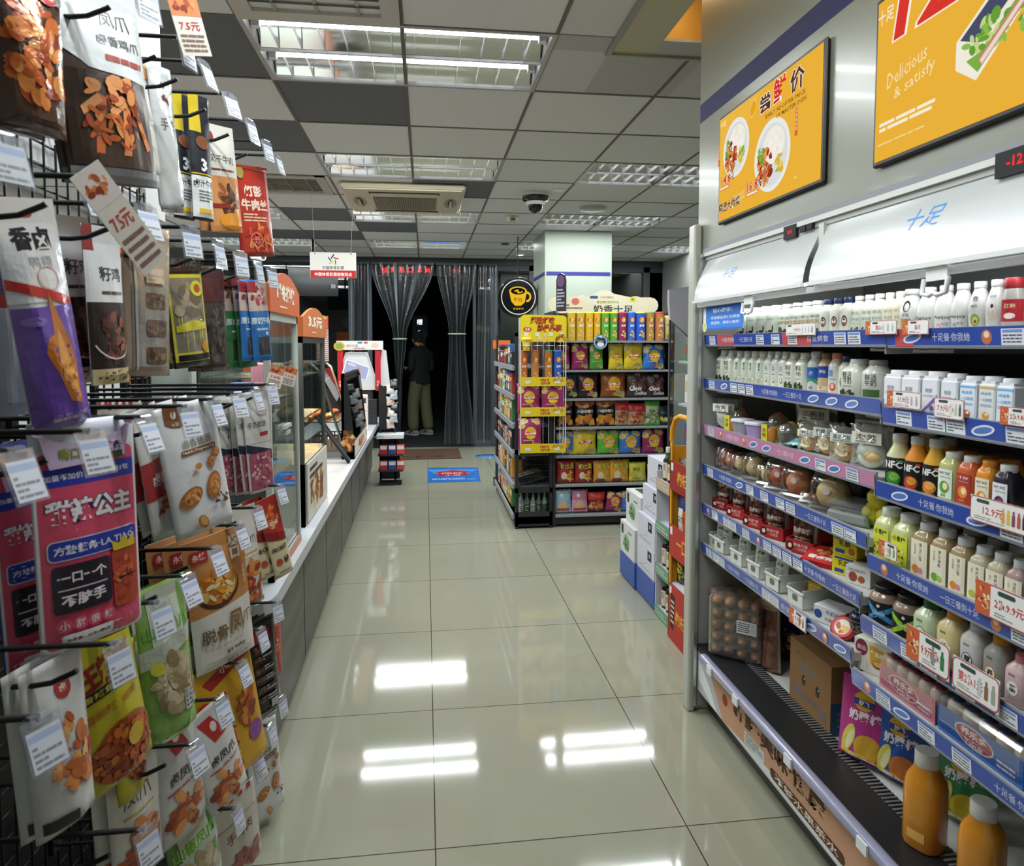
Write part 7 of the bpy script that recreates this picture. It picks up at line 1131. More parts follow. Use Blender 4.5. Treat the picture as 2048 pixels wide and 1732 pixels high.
for u0, u1, c, tc, lb in ((1039, 1055, '#b5683a', '#a8402c', 'tan orange crisp can'), (1062, 1078, '#b87a44', '#b0502c', 'plain tan crisp can'), (1089, 1105, '#b07a3e', '#5a8a44', 'tan crisp can with green top'), (1107, 1124, '#2f5cb4', '#3a6ac0', 'blue crisp can')): can(u0, u1, 700, zc, 1 if 'plain' not in lb else 0, c, lb + ' on the wire stand', YS + .04, tc)
for u0, u1, z, vt, lb in ((1034, 1081, .9695, 768, 'maroon crisp bag on the wire stand, pair, near the aisle'), (1082, 1128, .9695, 769, 'maroon crisp bag on the wire stand, pair, near the gondola'), (1036, 1084, .6725, 838, 'maroon crisp bag alone on the lowest wire stand tier')): chip(u0, u1, vt, None, p_chips(MAR, '#a8602c'), MAR, lb, y=YS + .04, X=z, T=.2, grp='maroon crisp bags on the wire stand')
# ------------------------------------------------------------------ side gondola with black mesh end
sg = empty('mesh_end_gondola', 'black gondola with wire mesh end behind the yellow stand', 'shelf', (.88, 5.52, 0)); SO = (.88, 5.52, 0)
b = MB('black_metal')
for x in (.725, 1.012): b.box(x, x + .025, 5.50, 5.53, .0, 1.62, '#242628')
for z in (.02, .30, .62, 1.59): b.box(.725, 1.036, 5.50, 5.53, z, z + .04, '#242628')
b.box(.725, 1.036, 5.5, 7.05, .04, .10, '#26282a'); b.box(.725, 1.036, 5.5, 5.51, .05, .14, '#2c2e31'); b.box(1.02, 1.036, 5.53, 7.05, .1, 1.62, '#1d1e21'); b.box(.73, .75, 7.03, 7.05, 0, 1.62, '#202124')
for (x, y) in ((.76, 5.54), (1.02, 5.54), (.76, 7.0)): b.lathe([(.02, 0), (.022, .02), (.02, .04)], '#111111', n=12, c=(x, y, 0))
gpart(b, 'frame', sg, SO); b = MB('black_metal')
for k in range(13): x = .755 + k * .0225; b.tube([(x, 5.51, .1), (x, 5.51, 1.6)], .0017, '#1c1c1e', n=4, cap=False)
for k in range(30): z = .13 + k * .05; b.tube([(.75, 5.512, z), (1.03, 5.512, z)], .0017, '#1c1c1e', n=4, cap=False)
gpart(b, 'mesh_end', sg, SO)
SL = [.105, .36, .62, .86, 1.10, 1.34]
for z in SL: b = MB('satin'); b.box(.72, 1.02, 5.535, 7.03, z - .02, z - .005, '#6c7076'); b.box(.705, .72, 5.535, 7.03, z - .03, z + .012, '#8d9299'); gpart(b, 'shelf_board', sg, SO)
rr = random.Random(3)
for i, u in enumerate((.785, .835, .885, .935, .985)):
    cols = ['#c9d4cc', '#3a6a44', '#d4d8d2', '#2f5c3c', '#4a6a54']; b = MB('gloss'); b.lathe([(.02, 0), (.023, .01), (.023, .11), (.009, .16), (.008, .2)], '#6f8a7c' if i % 2 else '#9fb0a8', n=14); D = Dec(b, lambda a, v, o: Vector(((.023 + o) * math.sin(a / .023), -(.023 + o) * math.cos(a / .023), v)), 1, sub=.01, off=.0006); D.rect(-.026, .015, .026, .09, cols[i]); D.lines(-.018, .03, .018, .08, 3, '#e0dcc8' if i % 2 else '#4a5a50', i); o = b.build('liquor_bottle'); c_ = MB('satin'); c_.lathe([(.0105, .185), (.0105, .212)], '#b8342c' if i % 2 else '#d0d0cc', n=12); adopt(o, c_.build('cap')); put(o, (u, 5.58, SL[0] - .0035), 0, ['clear liquor bottle with white label nearest the aisle, behind the mesh end', 'green labelled liquor bottle, second from the aisle behind the mesh', 'clear liquor bottle with white label in the middle behind the mesh', 'green labelled liquor bottle, fourth from the aisle behind the mesh', 'dark green labelled bottle, last behind the mesh end'][i], 'bottle', 'liquor bottles behind the mesh end')
for i in range(9):
    b = MB('card'); b.box(-.10, .10, -.004, .004, 0, .05, ['#1c1c1e', '#c9bf9c', '#2a2622', '#8a7a5a'][i % 4]); put(b.build('boxed_fan'), (.87, 5.60 + i * .022, SL[1] + .03 + .0 * i), .0, 'slim dark and cream box on the slanted tray behind the mesh, ' + ORD[i] + ' from the front', 'box', 'slim boxes on the slanted tray', ry=-.28)
b = MB('steel'); b.box(-.13, .13, -.04, .22, 0, .006, '#5a5c60'); put(b.build('slanted_tray'), (.865, 5.58, SL[1] + .022), 0, 'slanted metal tray behind the mesh end', 'tray', ry=-.28)
PAL = ['#c9b08a', '#a83a34', '#d0d2d0', '#3a5a8a', '#c98a3a', '#4a7a4a', '#7a3a4a', '#d9c25a', '#22262a']
k = 0
for li, z in enumerate(SL):
    y = 5.85
    while y < 6.95:
        w = rr.uniform(.10, .16); h = min(rr.uniform(.13, .20), .215); c = rr.choice(PAL); b = MB('card'); b.box(-w / 2, w / 2, -.05, .05, 0, h, c, b=.006); D = Dec(b, plane((0, -.05, 0), *FRONT)); D.rect(-w * .45, h * .55, w * .45, h * .85, rr.choice(PAL)); D.ell(0, h * .3, w * .28, h * .18, rr.choice(PAL), 14); D.lines(-w * .4, h * .6, w * .4, h * .8, 2, '#e6e2da', k)
        y += w / 2; put(b.build('grocery_pack'), (.79, y, z - .0035), -PI / 2, ORD[min(13, int((y - 5.6) / .12))] + ' grocery pack from the mesh end, ' + ['lowest', 'second', 'third', 'fourth', 'fifth', 'sixth'][li] + ' side shelf', 'pack', 'grocery packs on the side shelves'); y += w / 2 + .012; k += 1
# candy strip stand with orange top
cs = empty('candy_stand', 'narrow white candy stand with orange top before the entrance window', 'display stand', (.80, 7.25, 0)); b = MB('satin'); b.box(-.075, .075, 0, .10, 0, .08, '#222326'); b.box(-.06, -.045, .0, .012, .05, 1.5, '#3a3c40'); b.box(.045, .06, .0, .012, .05, 1.5, '#3a3c40'); b.box(-.055, .055, .012, .02, .5, 1.5, '#b9bcc0'); adopt(cs, b.build('stand_frame')); b = MB('card'); b.box(-.085, .10, -.01, .0, 1.48, 1.57, '#d9702c'); adopt(cs, b.build('orange_header'))
for i in range(6):
    b = MB('pouch'); b.box(-.055, .055, -.018, 0, .64 + i * .085, .71 + i * .085, '#a83436', b=.006); D = Dec(b, plane((0, -.0185, 0), *FRONT)); D.ell(0, .675 + i * .085, .03, .018, '#d9b0a0', 12); D.rect(-.05, .695 + i * .085, .05, .705 + i * .085, '#d8c8c0'); put(b.build('candy_pack'), (.80, 7.25, 0), 0, 'red candy pack clipped to the candy stand, ' + ORD[i] + ' from below', 'candy', 'red candy packs on the candy stand')
# ------------------------------------------------------------------ pillar side: coffee lightbox
t = empty('round_coffee_sign', 'round black lit sign with a yellow coffee cup', 'sign', (1.085, 8.0, 2.08)); b = MB('gloss'); b.lathe([(.232, -.05), (.238, -.03), (.238, .03), (.232, .05)], '#0c0c0e', n=48); b.v = [(x, z, y) for x, y, z in b.v]; adopt(t, b.build('drum')); b = MB('lightbox'); D = Dec(b, plane((0, -.0505, 0), *FRONT), mat='lightbox'); D.ring(0, 0, .195, .204, '#ffffff', 48)
Y_ = '#f5c02c'; D.ell(-.005, .07, .105, .055, Y_, 28); D.poly([(-.11, .07), (.10, .07), (.075, -.06), (.03, -.10), (-.04, -.10), (-.085, -.05)], Y_); D.ring(.10, .005, .03, .052, Y_, 20, 1.2, -100, 110); D.ell(-.005, .07, .085, .04, '#17130c', 26); D.ell(.0, .066, .05, .022, Y_, 20); D.ell(.02, .075, .022, .014, '#17130c', 14); D.ell(-.03, .055, .02, .012, '#17130c', 12); D.text('不怕', -.01, -.03, .05, '#3a2c10', .0, w=.1)
for i, ch in enumerate('精品咖啡'): D.text(ch, -.048 + i * .032, -.135, .022, Y_, .03)
adopt(t, b.build('lit_face')); b = MB('black_metal'); b.tube([(0, 0, .235), (0, 0, CZ - 2.08)], .006, '#15151a'); adopt(t, b.build('hanging_rod'))
# ------------------------------------------------------------------ stands and cartons along the right side
st = empty('orange_stand', 'orange framed cardboard stand with red shelf fronts beside the cooler end', 'display stand', (1.26, 3.25, 0)); SO2 = (1.26, 3.25, 0); b = MB('card'); c = '#d9961e'
prof = [(3.15, 0), (3.36, 0), (3.36, 1.02), (3.345, 1.09), (3.30, 1.14), (3.24, 1.16), (3.15, 1.16)]
b.box(1.25, 1.258, 3.335, 3.36, 0, 1.05, c); b.box(1.25, 1.50, 3.352, 3.36, 0, 1.0, c)
b.tube([(1.254, 3.348, 1.03), (1.254, 3.34, 1.09), (1.254, 3.30, 1.145), (1.254, 3.24, 1.165), (1.254, 3.10, 1.165)], .013, c, n=8); b.box(1.25, 1.258, 3.02, 3.045, 0, 1.16, c); b.box(1.25, 1.5, 3.02, 3.028, 0, 1.1, c); gpart(b, 'orange_frame', st, SO2)
b = MB('card'); b.box(1.49, 1.50, 3.028, 3.352, 0, 1.15, '#b9b6c4'); [b.box(1.26, 1.49, 3.028, 3.352, z - .008, z, '#c9c6cc') for z in (.80, .52, .29)]; gpart(b, 'back_and_shelves', st, SO2)
for i, (z0, z1) in enumerate(((.78, .93), (.44, .60), (.0, .29))):
    b = MB('card'); b.box(1.246, 1.254, 3.03, 3.34, z0, z1, '#a8342a' if i else '#8f2824'); D = Dec(b, plane((1.2455, 0, 0), *LEFTW)); D.text(['枸杞', '一口', '枸杞'][i], -3.18, (z0 + z1) / 2, .07, '#d9a23a', .02, w=.13); D.rect(-3.33, z1 - .05, -3.30, z1 - .01, '#d8d8d8')
    if i == 2: D.poly([(-3.32, .07), (-3.27, .06), (-3.25, .24), (-3.31, .25)], '#3a1c20'); D.lines(-3.31, .09, -3.26, .22, 5, '#c9b0a0')
    gpart(b, 'red_front', st, SO2)
for i, (y, z, c, lb, h) in enumerate(((3.27, .801, '#5a4a34', 'brown snack bag on the top tier of the orange stand', .14), (3.28, .521, '#2c3a78', 'blue and orange snack bag in the orange stand', .22), (3.28, .291, '#1c1c1a', 'black and yellow snack bag low in the orange stand', .16))):
    o = bag('stand_snack_bag', .11, h, .04, [lambda D, H: D.food(0, H * .5, .35, .4, ['#8a6a44', '#3a2a20', '#a88a5a'], 20, .14, 3), lambda D, H: (D.rect(.0, 0, .5, H * .7, '#c9602c'), D.rrect(-.3, H * .2, .1, H * .75, .05, '#d8d8d4'), D.text('给力', -.1, H * .5, .3, '#22262c', .03)), lambda D, H: (D.rect(-.5, H * .8, .5, H, '#c9a22c'), D.food(0, H * .4, .3, .4, ['#8a8a2c', '#c9b43a'], 14, .12, 2))][i], c, 'pouch', 'pillow', seed=i); put(o, (1.30, y, z + .005), -PI / 2 + .3, lb, 'snack bag', 'bags in the orange stand')
ts = empty('white_stand', 'white cardboard stand with green shelf fronts and dark sauce bottles', 'display stand', (1.28, 3.53, 0)); TO = (1.28, 3.53, 0)
b = MB('card'); b.box(1.28, 1.52, 3.392, 3.40, 0, .82, '#b9b6c6'); b.box(1.28, 1.52, 3.64, 3.648, 0, .82, '#c4c4cc'); b.box(1.51, 1.52, 3.4, 3.64, 0, .82, '#b5b2c4'); [b.box(1.285, 1.51, 3.4, 3.64, z - .01, z, '#c9c8ce') for z in (.05, .29, .53, .77)]; gpart(b, 'white_frame', ts, TO)
for z in (.05, .29, .53, .77): b = MB('card'); b.box(1.276, 1.284, 3.393, 3.647, z - .05, z + .012, '#6f8f78' if z < .7 else '#b89a88'); D = Dec(b, plane((1.2755, 0, 0), *LEFTW)); D.lines(-3.63, z - .035, -3.45, z, 2, '#a9bfa8', 3); gpart(b, 'green_front', ts, TO)
def sauce(): return bottle('sauce_bottle', .056, .185, [(.95, 0), (1, .02), (1, .6), (.5, .74), (.46, .85)], '#2a1610', (.83, .52, '#cfd0cc'), 2, lab(o_rect(-.7, .08, .7, .55, '#d0c8b0'), o_rect(-.3, .3, .3, .5, '#5a2c20'), o_rect(-1.6, .68, 1.6, .8, '#2f6a44')))
s0 = sauce(); first = True
for z, n_, nm in ((.77, 2, 'on top of the white stand'), (.29, 3, 'on the middle tier of the white stand'), (.05, 3, 'on the lowest tier of the white stand')):
    for j in range(n_):
        loc = (1.33, 3.60 - j * .07, z + .0012); lb = ORD[j] + ' dark sauce bottle from the cartons, ' + nm
        if first: put(s0, loc, -PI / 2 + .3, lb, 'bottle', 'dark sauce bottles'); first = False
        else: dup(s0, loc, (0, 0, -PI / 2 + .3), lb)
def crate(y0, y1, x0, lb): b = MB('satin'); b.box(x0, x0 + .26, y0, y1, .012, .17, '#34509c', b=.004); [b.box(x0 + .02, x0 + .05, y0 + q, y0 + q + .04, 0, .012, '#2a4080') for q in (.02, (y1 - y0) - .06)]; tag(b.build('blue_plinth'), lb, 'plinth', 'blue plinths under the cartons')
crate(3.665, 3.995, 1.28, 'blue plinth under the plain white cartons'); crate(4.005, 4.32, 1.27, 'blue plinth under the green pictured cartons')
def wbx(D, w, h): D.rect(w * .12, h * .55, w * .34, h * .88, '#22242a'); D.text('茅', w * .23, h * .72, h * .16, '#c9c9c4', .01); D.ell(-w * .1, h * .35, w * .22, h * .07, '#a4a4a8', 18, .3); D.ell(-w * .1, h * .36, w * .2, h * .055, '#c6c6ca', 18, .3); D.lines(-w * .4, h * .12, w * .3, h * .2, 2, '#9a9aa0')
for i, (x0, z0) in enumerate(((1.282, .1705), (1.284, .34), (1.315, .51), (1.345, .68))): carton_box('white_carton', .31, .22, .168, '#c4c3cf', wbx, 'plain white carton, ' + ['lowest', 'second from below', 'third from below', 'topmost'][i] + ' of its stack on the blue plinth', 'box', (x0 + .11, 3.83 + i * .004, z0 + .0005), -PI / 2, 'plain white cartons')
def gbx(D, w, h): D.ell(-w * .05, h * .4, w * .22, h * .26, '#8aa886', 22); D.food(-w * .08, h * .34, w * .2, h * .2, ['#4a6a44', '#5f8254', '#3a5238', '#86a078'], 26, w * .06, 3); D.rect(-w * .42, h * .6, -w * .28, h * .9, '#2a342e'); D.lines(w * .05, h * .72, w * .3, h * .8, 1, '#55605a')
for i in (0, 1): carton_box('pictured_carton', .30, .23, .205, '#c9c9c8', gbx, ['lower', 'upper'][i] + ' white carton with green plant picture on the blue plinth', 'box', (1.272 + .115 + i * .03, 4.165 - i * .02, .1705 + i * .2065), -PI / 2, 'cartons with plant pictures', lambda D, w, d: D.rect(-w * .4, -d * .3, w * .2, -d * .05, '#3a4a40'))
# second cooler behind the stands
c2 = empty('second_cooler', 'second cooler with white canopy and glass end behind the stands', 'cooler', (1.7, 3.5, 0)); CO = (1.7, 3.5, 0); b = MB('enamel'); b.prism([(1.535, 1.79), (1.535, 1.87), (1.90, 1.93), (1.90, 1.45), (1.72, 1.53), (1.545, 1.68)], 'y', 4.18, 4.21, '#b9b8c0'); b.box(1.54, 1.90, 2.76, 4.2, 0, .35, '#a4a5a8'); b.box(1.87, 1.91, 2.76, 4.2, .35, 1.9, '#7a7b7d'); gpart(b, 'body', c2, CO)
b = MB('glass'); b.box(1.545, 1.87, 4.19, 4.198, .36, 1.66, '#ffffff'); gpart(b, 'glass_end', c2, CO); b = MB('black_metal'); b.tube([(1.548, 4.194, .36), (1.548, 4.194, 1.68), (1.72, 4.194, 1.53)], .007, '#3a3a40', n=6); gpart(b, 'edge_trim', c2, CO)
# ================================================================== service counter on the left
def cxy(y): return -.55 - .0152 * (y - 2.36)              # front line of the counter
ct = empty('service_counter', 'long low counter with white top and dark slate front', 'counter', (-.9, 5, 0)); KO = (-.9, 5, 0)
b = MB('slate'); b.prism([(cxy(2.38) - .005, 2.38), (cxy(8.3) - .005, 8.28), (-1.25, 8.28), (-1.25, 2.38)], 'z', .07, .605, '#6a665d'); gpart(b, 'slate_front', ct, KO)
b = MB('black_metal'); b.prism([(cxy(2.38) - .03, 2.4), (cxy(8.3) - .03, 8.26), (-1.23, 8.26), (-1.23, 2.4)], 'z', 0, .07, '#2a2927'); gpart(b, 'plinth', ct, KO)
b = MB('stone'); b.prism([(-.525, 2.36), (-.518, 2.40), (-.535, 8.30), (-1.27, 8.30), (-1.27, 2.30), (-.58, 2.30), (-.545, 2.32)], 'z', .605, .655, '#b9bcc2'); gpart(b, 'worktop', ct, KO)
for y in (3.2, 4.0, 4.8, 5.6, 6.4, 7.2, 8.0): b = MB('matte'); b.box(cxy(y) - .008, cxy(y) - .0035, y - .0025, y + .0025, .07, .60, '#3c3a35'); gpart(b, 'tile_joint', ct, KO)
ZT = .6562
def glasscase(name, label, y0, y1, x0, x1, z1, post, base_h, header, htxt, hcol, shelves, hz=.16):
    t = empty(name, label, 'display cabinet', ((x0 + x1) / 2, (y0 + y1) / 2, ZT)); O = tuple(t.location); p = .022
    b = MB('enamel' if post != 'steel' else 'steel'); c = '#c9cdc6' if post != 'steel' else '#8a8d8c'
    for x in (x0, x1 - p):
        for y in (y0, y1 - p): b.box(x, x + p, y, y + p, ZT, z1, c)
    b.box(x0, x1, y0, y1, z1 - .03, z1, c); b.box(x0, x1, y0, y1, ZT, ZT + base_h, c); b.box(x0, x0 + .01, y0, y1, ZT, z1, '#7c8080'); gpart(b, 'frame', t, O)
    b = MB('glass'); b.box(x1 - .012, x1 - .008, y0 + p, y1 - p, ZT + base_h, z1 - .03, '#ffffff'); b.box(x0 + p, x1 - p, y0 + .006, y0 + .01, ZT + base_h, z1 - .03, '#ffffff'); gpart(b, 'glass_panes', t, O)
    for z in shelves: b = MB('steel'); b.box(x0 + .02, x1 - .03, y0 + .02, y1 - .02, z, z + .008, '#a8aba8'); gpart(b, 'rack_shelf', t, O)
    b = MB('card'); k = 10; pts = [(y0 - .01, z1)] + [(y0 - .01 + (y1 - y0 + .02) * i / k, z1 + hz * .62 + hz * .38 * math.sin(PI * i / k)) for i in range(k + 1)] + [(y1 + .01, z1)]
    b.prism(pts, 'x', x1 - .004, x1 + .008, hcol); b.box(x0, x1, y0 - .012, y0 - .004, z1, z1 + hz * .62, hcol); D = Dec(b, plane((x1 + .0085, 0, 0), *RIGHTW)); ym = (y0 + y1) / 2; D.text(htxt, ym, z1 + hz * .5, hz * .42, '#f4ead8', .05, w=(y1 - y0) * .62); D.lines(ym - .12, z1 + hz * .12, ym + .12, z1 + hz * .2, 1, '#f0d8b8', 2)
    gpart(b, 'orange_header', t, O); return t, O
t, O = glasscase('heated_display_cabinet', 'white framed heated glass cabinet with rounded orange header, nearest on the counter', 2.52, 3.07, -1.0, -.553, 1.64, 'white', .03, 1, '暖冬热饮', '#c9622e', (1.0, 1.3))
b = MB('card'); b.box(-.556, -.55, 2.53, 3.06, ZT, ZT + .03, '#c98f78'); gpart(b, 'pink_trim', t, O)
b = MB('gloss'); b.box(-.56, -.545, 2.74, 2.86, 1.19, 1.205, '#e8e8e6'); gpart(b, 'door_handle', t, O)
b = MB('gloss'); b.box(-.56, -.545, 2.76, 2.84, 1.165, 1.18, '#dcdcda'); gpart(b, 'door_handle', t, O)
r = random.Random(5)
for i in range(9):
    b = MB('card'); c = r.choice(['#4a6aa8', '#c98a9a', '#d8d4cc', '#c9a86a', '#8a5a3a']); z = (ZT + .031, 1.009, 1.309)[i // 3]; h = r.uniform(.06, .14); b.box(-.04, .04, -.05, .05, 0, h, c, b=.006); D = Dec(b, plane((.04, 0, 0), *RIGHTW)); D.rect(-.035, h * .2, .035, h * .7, r.choice(['#e0d8cc', '#b5402c', '#6a8ac0'])); D.lines(-.03, h * .3, .03, h * .6, 2, '#55555a', i)
    put(b.build('warm_snack_box'), (-.68 - .0 * i, 2.62 + .17 * (i % 3), z), r.uniform(-.2, .2), ['nearest', 'middle', 'farthest'][i % 3] + ' snack box on the ' + ['bottom', 'middle', 'upper'][i // 3] + ' of the white framed heated cabinet', 'box', 'snack boxes in the heated cabinet')
light('cabinet_lamp', .3, .4, 2.0, (-.78, 2.8, 1.60), (0, 0, 0), (.95, 1, .95), None)
t, O = glasscase('steel_display_cabinet', 'steel framed glass cabinet with orange priced header, second on the counter', 3.28, 4.0, -1.05, -.572, 1.56, 'steel', .30, 1, '3.5元', '#d0733a', (1.15, 1.36), .15)
b = MB('card'); b.box(-.574, -.566, 3.34, 3.98, ZT + .005, ZT + .29, '#d2cdc4'); D = Dec(b, plane((-.5655, 0, 0), *RIGHTW)); D.food(3.62, ZT + .13, .2, .08, ['#8a5a34', '#c99a6a', '#6a4028', '#e0c8a0'], 50, .05, 3); D.lines(3.4, ZT + .2, 3.8, ZT + .27, 2, '#4a3a30', 2); gpart(b, 'printed_base', t, O)
b = MB('lightbox'); 
for i in range(12):
    b = MB('fruit'); b.ball((0, 0, .028), .035, ['#d8b884', '#c99a5c', '#e0cfa8'][i % 3], sz=.8, n=12); put(b.build('steamed_bun'), (-.68 - .12 * (i % 2), 3.38 + .10 * (i // 2 % 6), 1.1592 if i < 6 else 1.3692), 0, ORD[i // 2] + ' bun from the near end, ' + ('outer' if i % 2 == 0 else 'inner') + ' row in the steel cabinet', 'bun', 'buns in the steel cabinet')
light('cabinet_lamp', .3, .5, 1.0, (-.8, 3.64, 1.52), (0, 0, 0), (1, .95, .85), None)
# striped cup tower and lid stack
t = empty('cup_tower', 'tall stack of red and white striped paper cups behind the counter cabinets', 'cups', (-.79, 5.42, 1.3815)); b = MB('card')
b.lathe([(.035, .0), (.045, .01)], '#d8d4cc', n=18)
for i in range(16): z = .01 + i * .0155; b.lathe([(.044, z), (.045, z + .006)], '#b03a44', n=18); b.lathe([(.0445, z + .006), (.046, z + .0155)], '#e8e2dc', n=18)
adopt(t, b.build('cup_stack')); b = MB('card'); b.box(-.03, .05, -.04, -.036, .26, .36, '#c95a4a'); D = Dec(b, plane((0, -.0405, 0), *FRONT)); D.food(.01, .31, .03, .04, ['#d9b84a', '#6a9a4a', '#e8e0d0'], 12, .02, 3); adopt(t, b.build('printed_card'))
# slanted warming cases
def warmer(name, label, y0, y1, z1, col, mat, seed, glow, x0, x1, q=1.0):
    t = empty(name, label, 'warming case', ((x0 + x1) / 2, (y0 + y1) / 2, ZT)); O = tuple(t.location); pf = [(x0, ZT), (x1, ZT), (x1, ZT + .14), (x1 - .16 * q, z1 - .05), (x1 - .22 * q, z1), (x0, z1)]
    b = MB(mat)
    for y in (y0, y1 - .014):
        if mat == 'black_metal': b.prism(pf, 'y', y, y + .014, col)
        else:
            for a, c in zip(pf, pf[1:] + pf[:1]): b.tube([(a[0], y + .007, a[1]), (c[0], y + .007, c[1])], .011, col, n=6)
    b.box(x0, x1, y0, y1, ZT, ZT + .05, col); b.prism([(x1 - .22 * q, z1), (x0, z1), (x0, z1 - .02), (x1 - .215 * q, z1 - .02)], 'y', y0, y1, col); b.box(x0, x0 + .02, y0, y1, ZT, z1, col); b.box(x1 - .012, x1, y0, y1, ZT + .05, ZT + .14, col); gpart(b, 'shell', t, O)
    b = MB('darkglass' if mat == 'black_metal' else 'glass'); b.quad((x1, y0 + .02, ZT + .14), (x1, y1 - .02, ZT + .14), (x1 - .16 * q, y1 - .02, z1 - .05), (x1 - .16 * q, y0 + .02, z1 - .05), '#ffffff'); gpart(b, 'slanted_glass', t, O)
    if mat == 'black_metal': b = MB('card'); D = Dec(b, plane((0, y0 - .001, 0), *FRONT)); b.box(x0 + .01, x1 - .01, y0 - .001, y0, ZT + .06, ZT + .22, '#4a3a30'); D.food((x0 + x1) / 2, ZT + .14, .04, .06, ['#c98a4a', '#e0b070', '#8a4a24'], 26, .025, 4); gpart(b, 'printed_end', t, O)
    else: b = MB('glass'); b.prism([(x0 + .02, ZT + .05), (x1, ZT + .05), (x1, ZT + .14), (x1 - .16, z1 - .05), (x0 + .02, z1 - .04)], 'y', y0 + .003, y0 + .006, '#ffffff'); gpart(b, 'side_glass', t, O)
    b = MB('steel'); b.box(x0 + .03, x1 - .02, y0 + .02, y1 - .02, ZT + .27, ZT + .28, '#8a8680'); gpart(b, 'rack_shelf', t, O)
    b = MB('card'); D = Dec(b, plane((x1 + .001, 0, 0), *RIGHTW)); b.box(x1, x1 + .001, y0 + .03, y1 - .03, ZT + .01, ZT + .13, '#d9d2c8'); D.food((y0 + y1) / 2, ZT + .075, .22, .025, MEAT + ['#e0c8a0'], 36, .04, seed); gpart(b, 'printed_front', t, O)
    light('warmer_lamp', .25, y1 - y0 - .1, glow, ((x0 + x1) / 2 - .02, (y0 + y1) / 2, z1 - .03), (0, 0, 0), (1, .62, .28)); return x0, x1
x0, x1 = warmer('glass_warming_case', 'steel framed warming case with slanted glass and warm light', 5.28, 6.0, 1.38, '#8f918f', 'steel', 3, 24.0, -1.15, -.645)
for k in range(2):
    b = MB('satin'); c = '#d9852c'; b.box(-.1, .1, -.12, .12, 0, .006, c)
    for i in range(7): b.box(-.1 + i * .0315, -.09 + i * .0315, -.12, -.116, 0, .08, c); b.box(-.1 + i * .0315, -.09 + i * .0315, .116, .12, 0, .08, c); b.box(-.1, -.096, -.12 + i * .038, -.112 + i * .038, 0, .08, c); b.box(.096, .1, -.12 + i * .038, -.112 + i * .038, 0, .08, c)
    for a in ((-.1, .1, -.12, -.116), (-.1, .1, .116, .12), (-.1, -.096, -.12, .12), (.096, .1, -.12, .12)): b.box(*a, .075, .085, c)
    put(b.build('orange_basket'), (-.80, 5.46 + k * .30, ZT + .0515), 0, ['nearer', 'farther'][k] + ' orange plastic basket inside the warm lit case', 'basket', 'orange baskets in the warm case')
for i in range(10):
    b = MB('fruit'); b.tube([(0, -.05, .022), (0, -.02, .024), (0, .03, .024), (0, .055, .022)], [.012, .022, .021, .01], ['#b5642c', '#c9803c', '#8f4a22'][i % 3], n=10); put(b.build('fried_snack'), (-.76 - .12 * (i % 2), 5.37 + .13 * (i // 2), ZT + .2812), .5 * (i % 3) - .4, ORD[i // 2] + ' fried snack from the near end, ' + ('outer' if i % 2 == 0 else 'inner') + ' row on the warm rack', 'snack', 'fried snacks on the warm rack')
warmer('black_warming_case', 'slim black front case beside the steel framed warming case', 5.22, 6.3, 1.30, '#17171a', 'black_metal', 9, .4, -.632, -.54, .3)
# leaning black edged glass guard
t = empty('glass_guard', 'black edged slanted glass guard standing on the counter edge', 'glass guard', (-.62, 5.07, ZT)); O = tuple(t.location); xa = -.565
b = MB('darkglass'); b.quad((xa, 5.04, ZT + .02), (xa, 5.11, ZT + .02), (xa - .22, 5.11, ZT + .34), (xa - .22, 5.04, ZT + .34), '#ffffff'); gpart(b, 'glass_sheet', t, O)
b = MB('black_metal'); b.tube([(xa, 5.04, ZT + .012), (xa, 5.11, ZT + .012), (xa - .22, 5.11, ZT + .35), (xa - .22, 5.04, ZT + .35), (xa, 5.04, ZT + .012)], .012, '#101012', n=6); gpart(b, 'black_edge', t, O)
# till area
yk = 7.8
t = empty('lottery_terminal', 'white counter terminal with red banner posts and white sign', 'terminal', (-.73, yk, ZT)); b = MB('satin'); b.prism([(-.22, 0), (.16, 0), (.16, .1), (.06, .42), (-.16, .42), (-.22, .2)], 'y', -.02, .28, '#d3d3d6'); adopt(t, b.build('body')).location.z = .36; b = MB('satin'); b.box(-.16, .12, .02, .26, 0, .36, '#2c2c30'); adopt(t, b.build('pedestal'))
b = MB('card'); b.box(-.25, .26, -.06, -.052, .46, .56, '#d8d8d2'); D = Dec(b, plane((0, -.0605, 0), *FRONT)); D.ell(-.22, .50, .06, .05, '#c9a03c', 20); D.ell(-.22, .5, .04, .03, '#7a9a4a', 14); D.rect(-.02, .53, .03, .55, '#5a7a9a'); D.rect(.05, .53, .09, .55, '#b5504c'); D.text('福利彩票', -.08, .505, .03, '#c98a84', 0); D.lines(-.06, .47, .1, .485, 1, '#b5504c', 3); D.ell(.17, .51, .04, .03, '#d9c0a8', 14); adopt(t, b.build('white_sign')).location.z = .35
for x in (-.22, .19): b = MB('card'); b.box(x - .022, x + .04, -.05, -.044, -.0, .46, '#b5232c'); D = Dec(b, plane((0, -.0505, 0), *FRONT)); D.vtext('公益', x + .01, .12, .03, '#f0dcd0', .02); adopt(t, b.build('red_banner')).location.z = .35
b = MB('card'); b.prism([(.20, .1), (.33, .1), (.29, .50), (.24, .52)], 'y', .0, .006, '#d6d6da'); adopt(t, b.build('paper_sheet')).location.z = .30
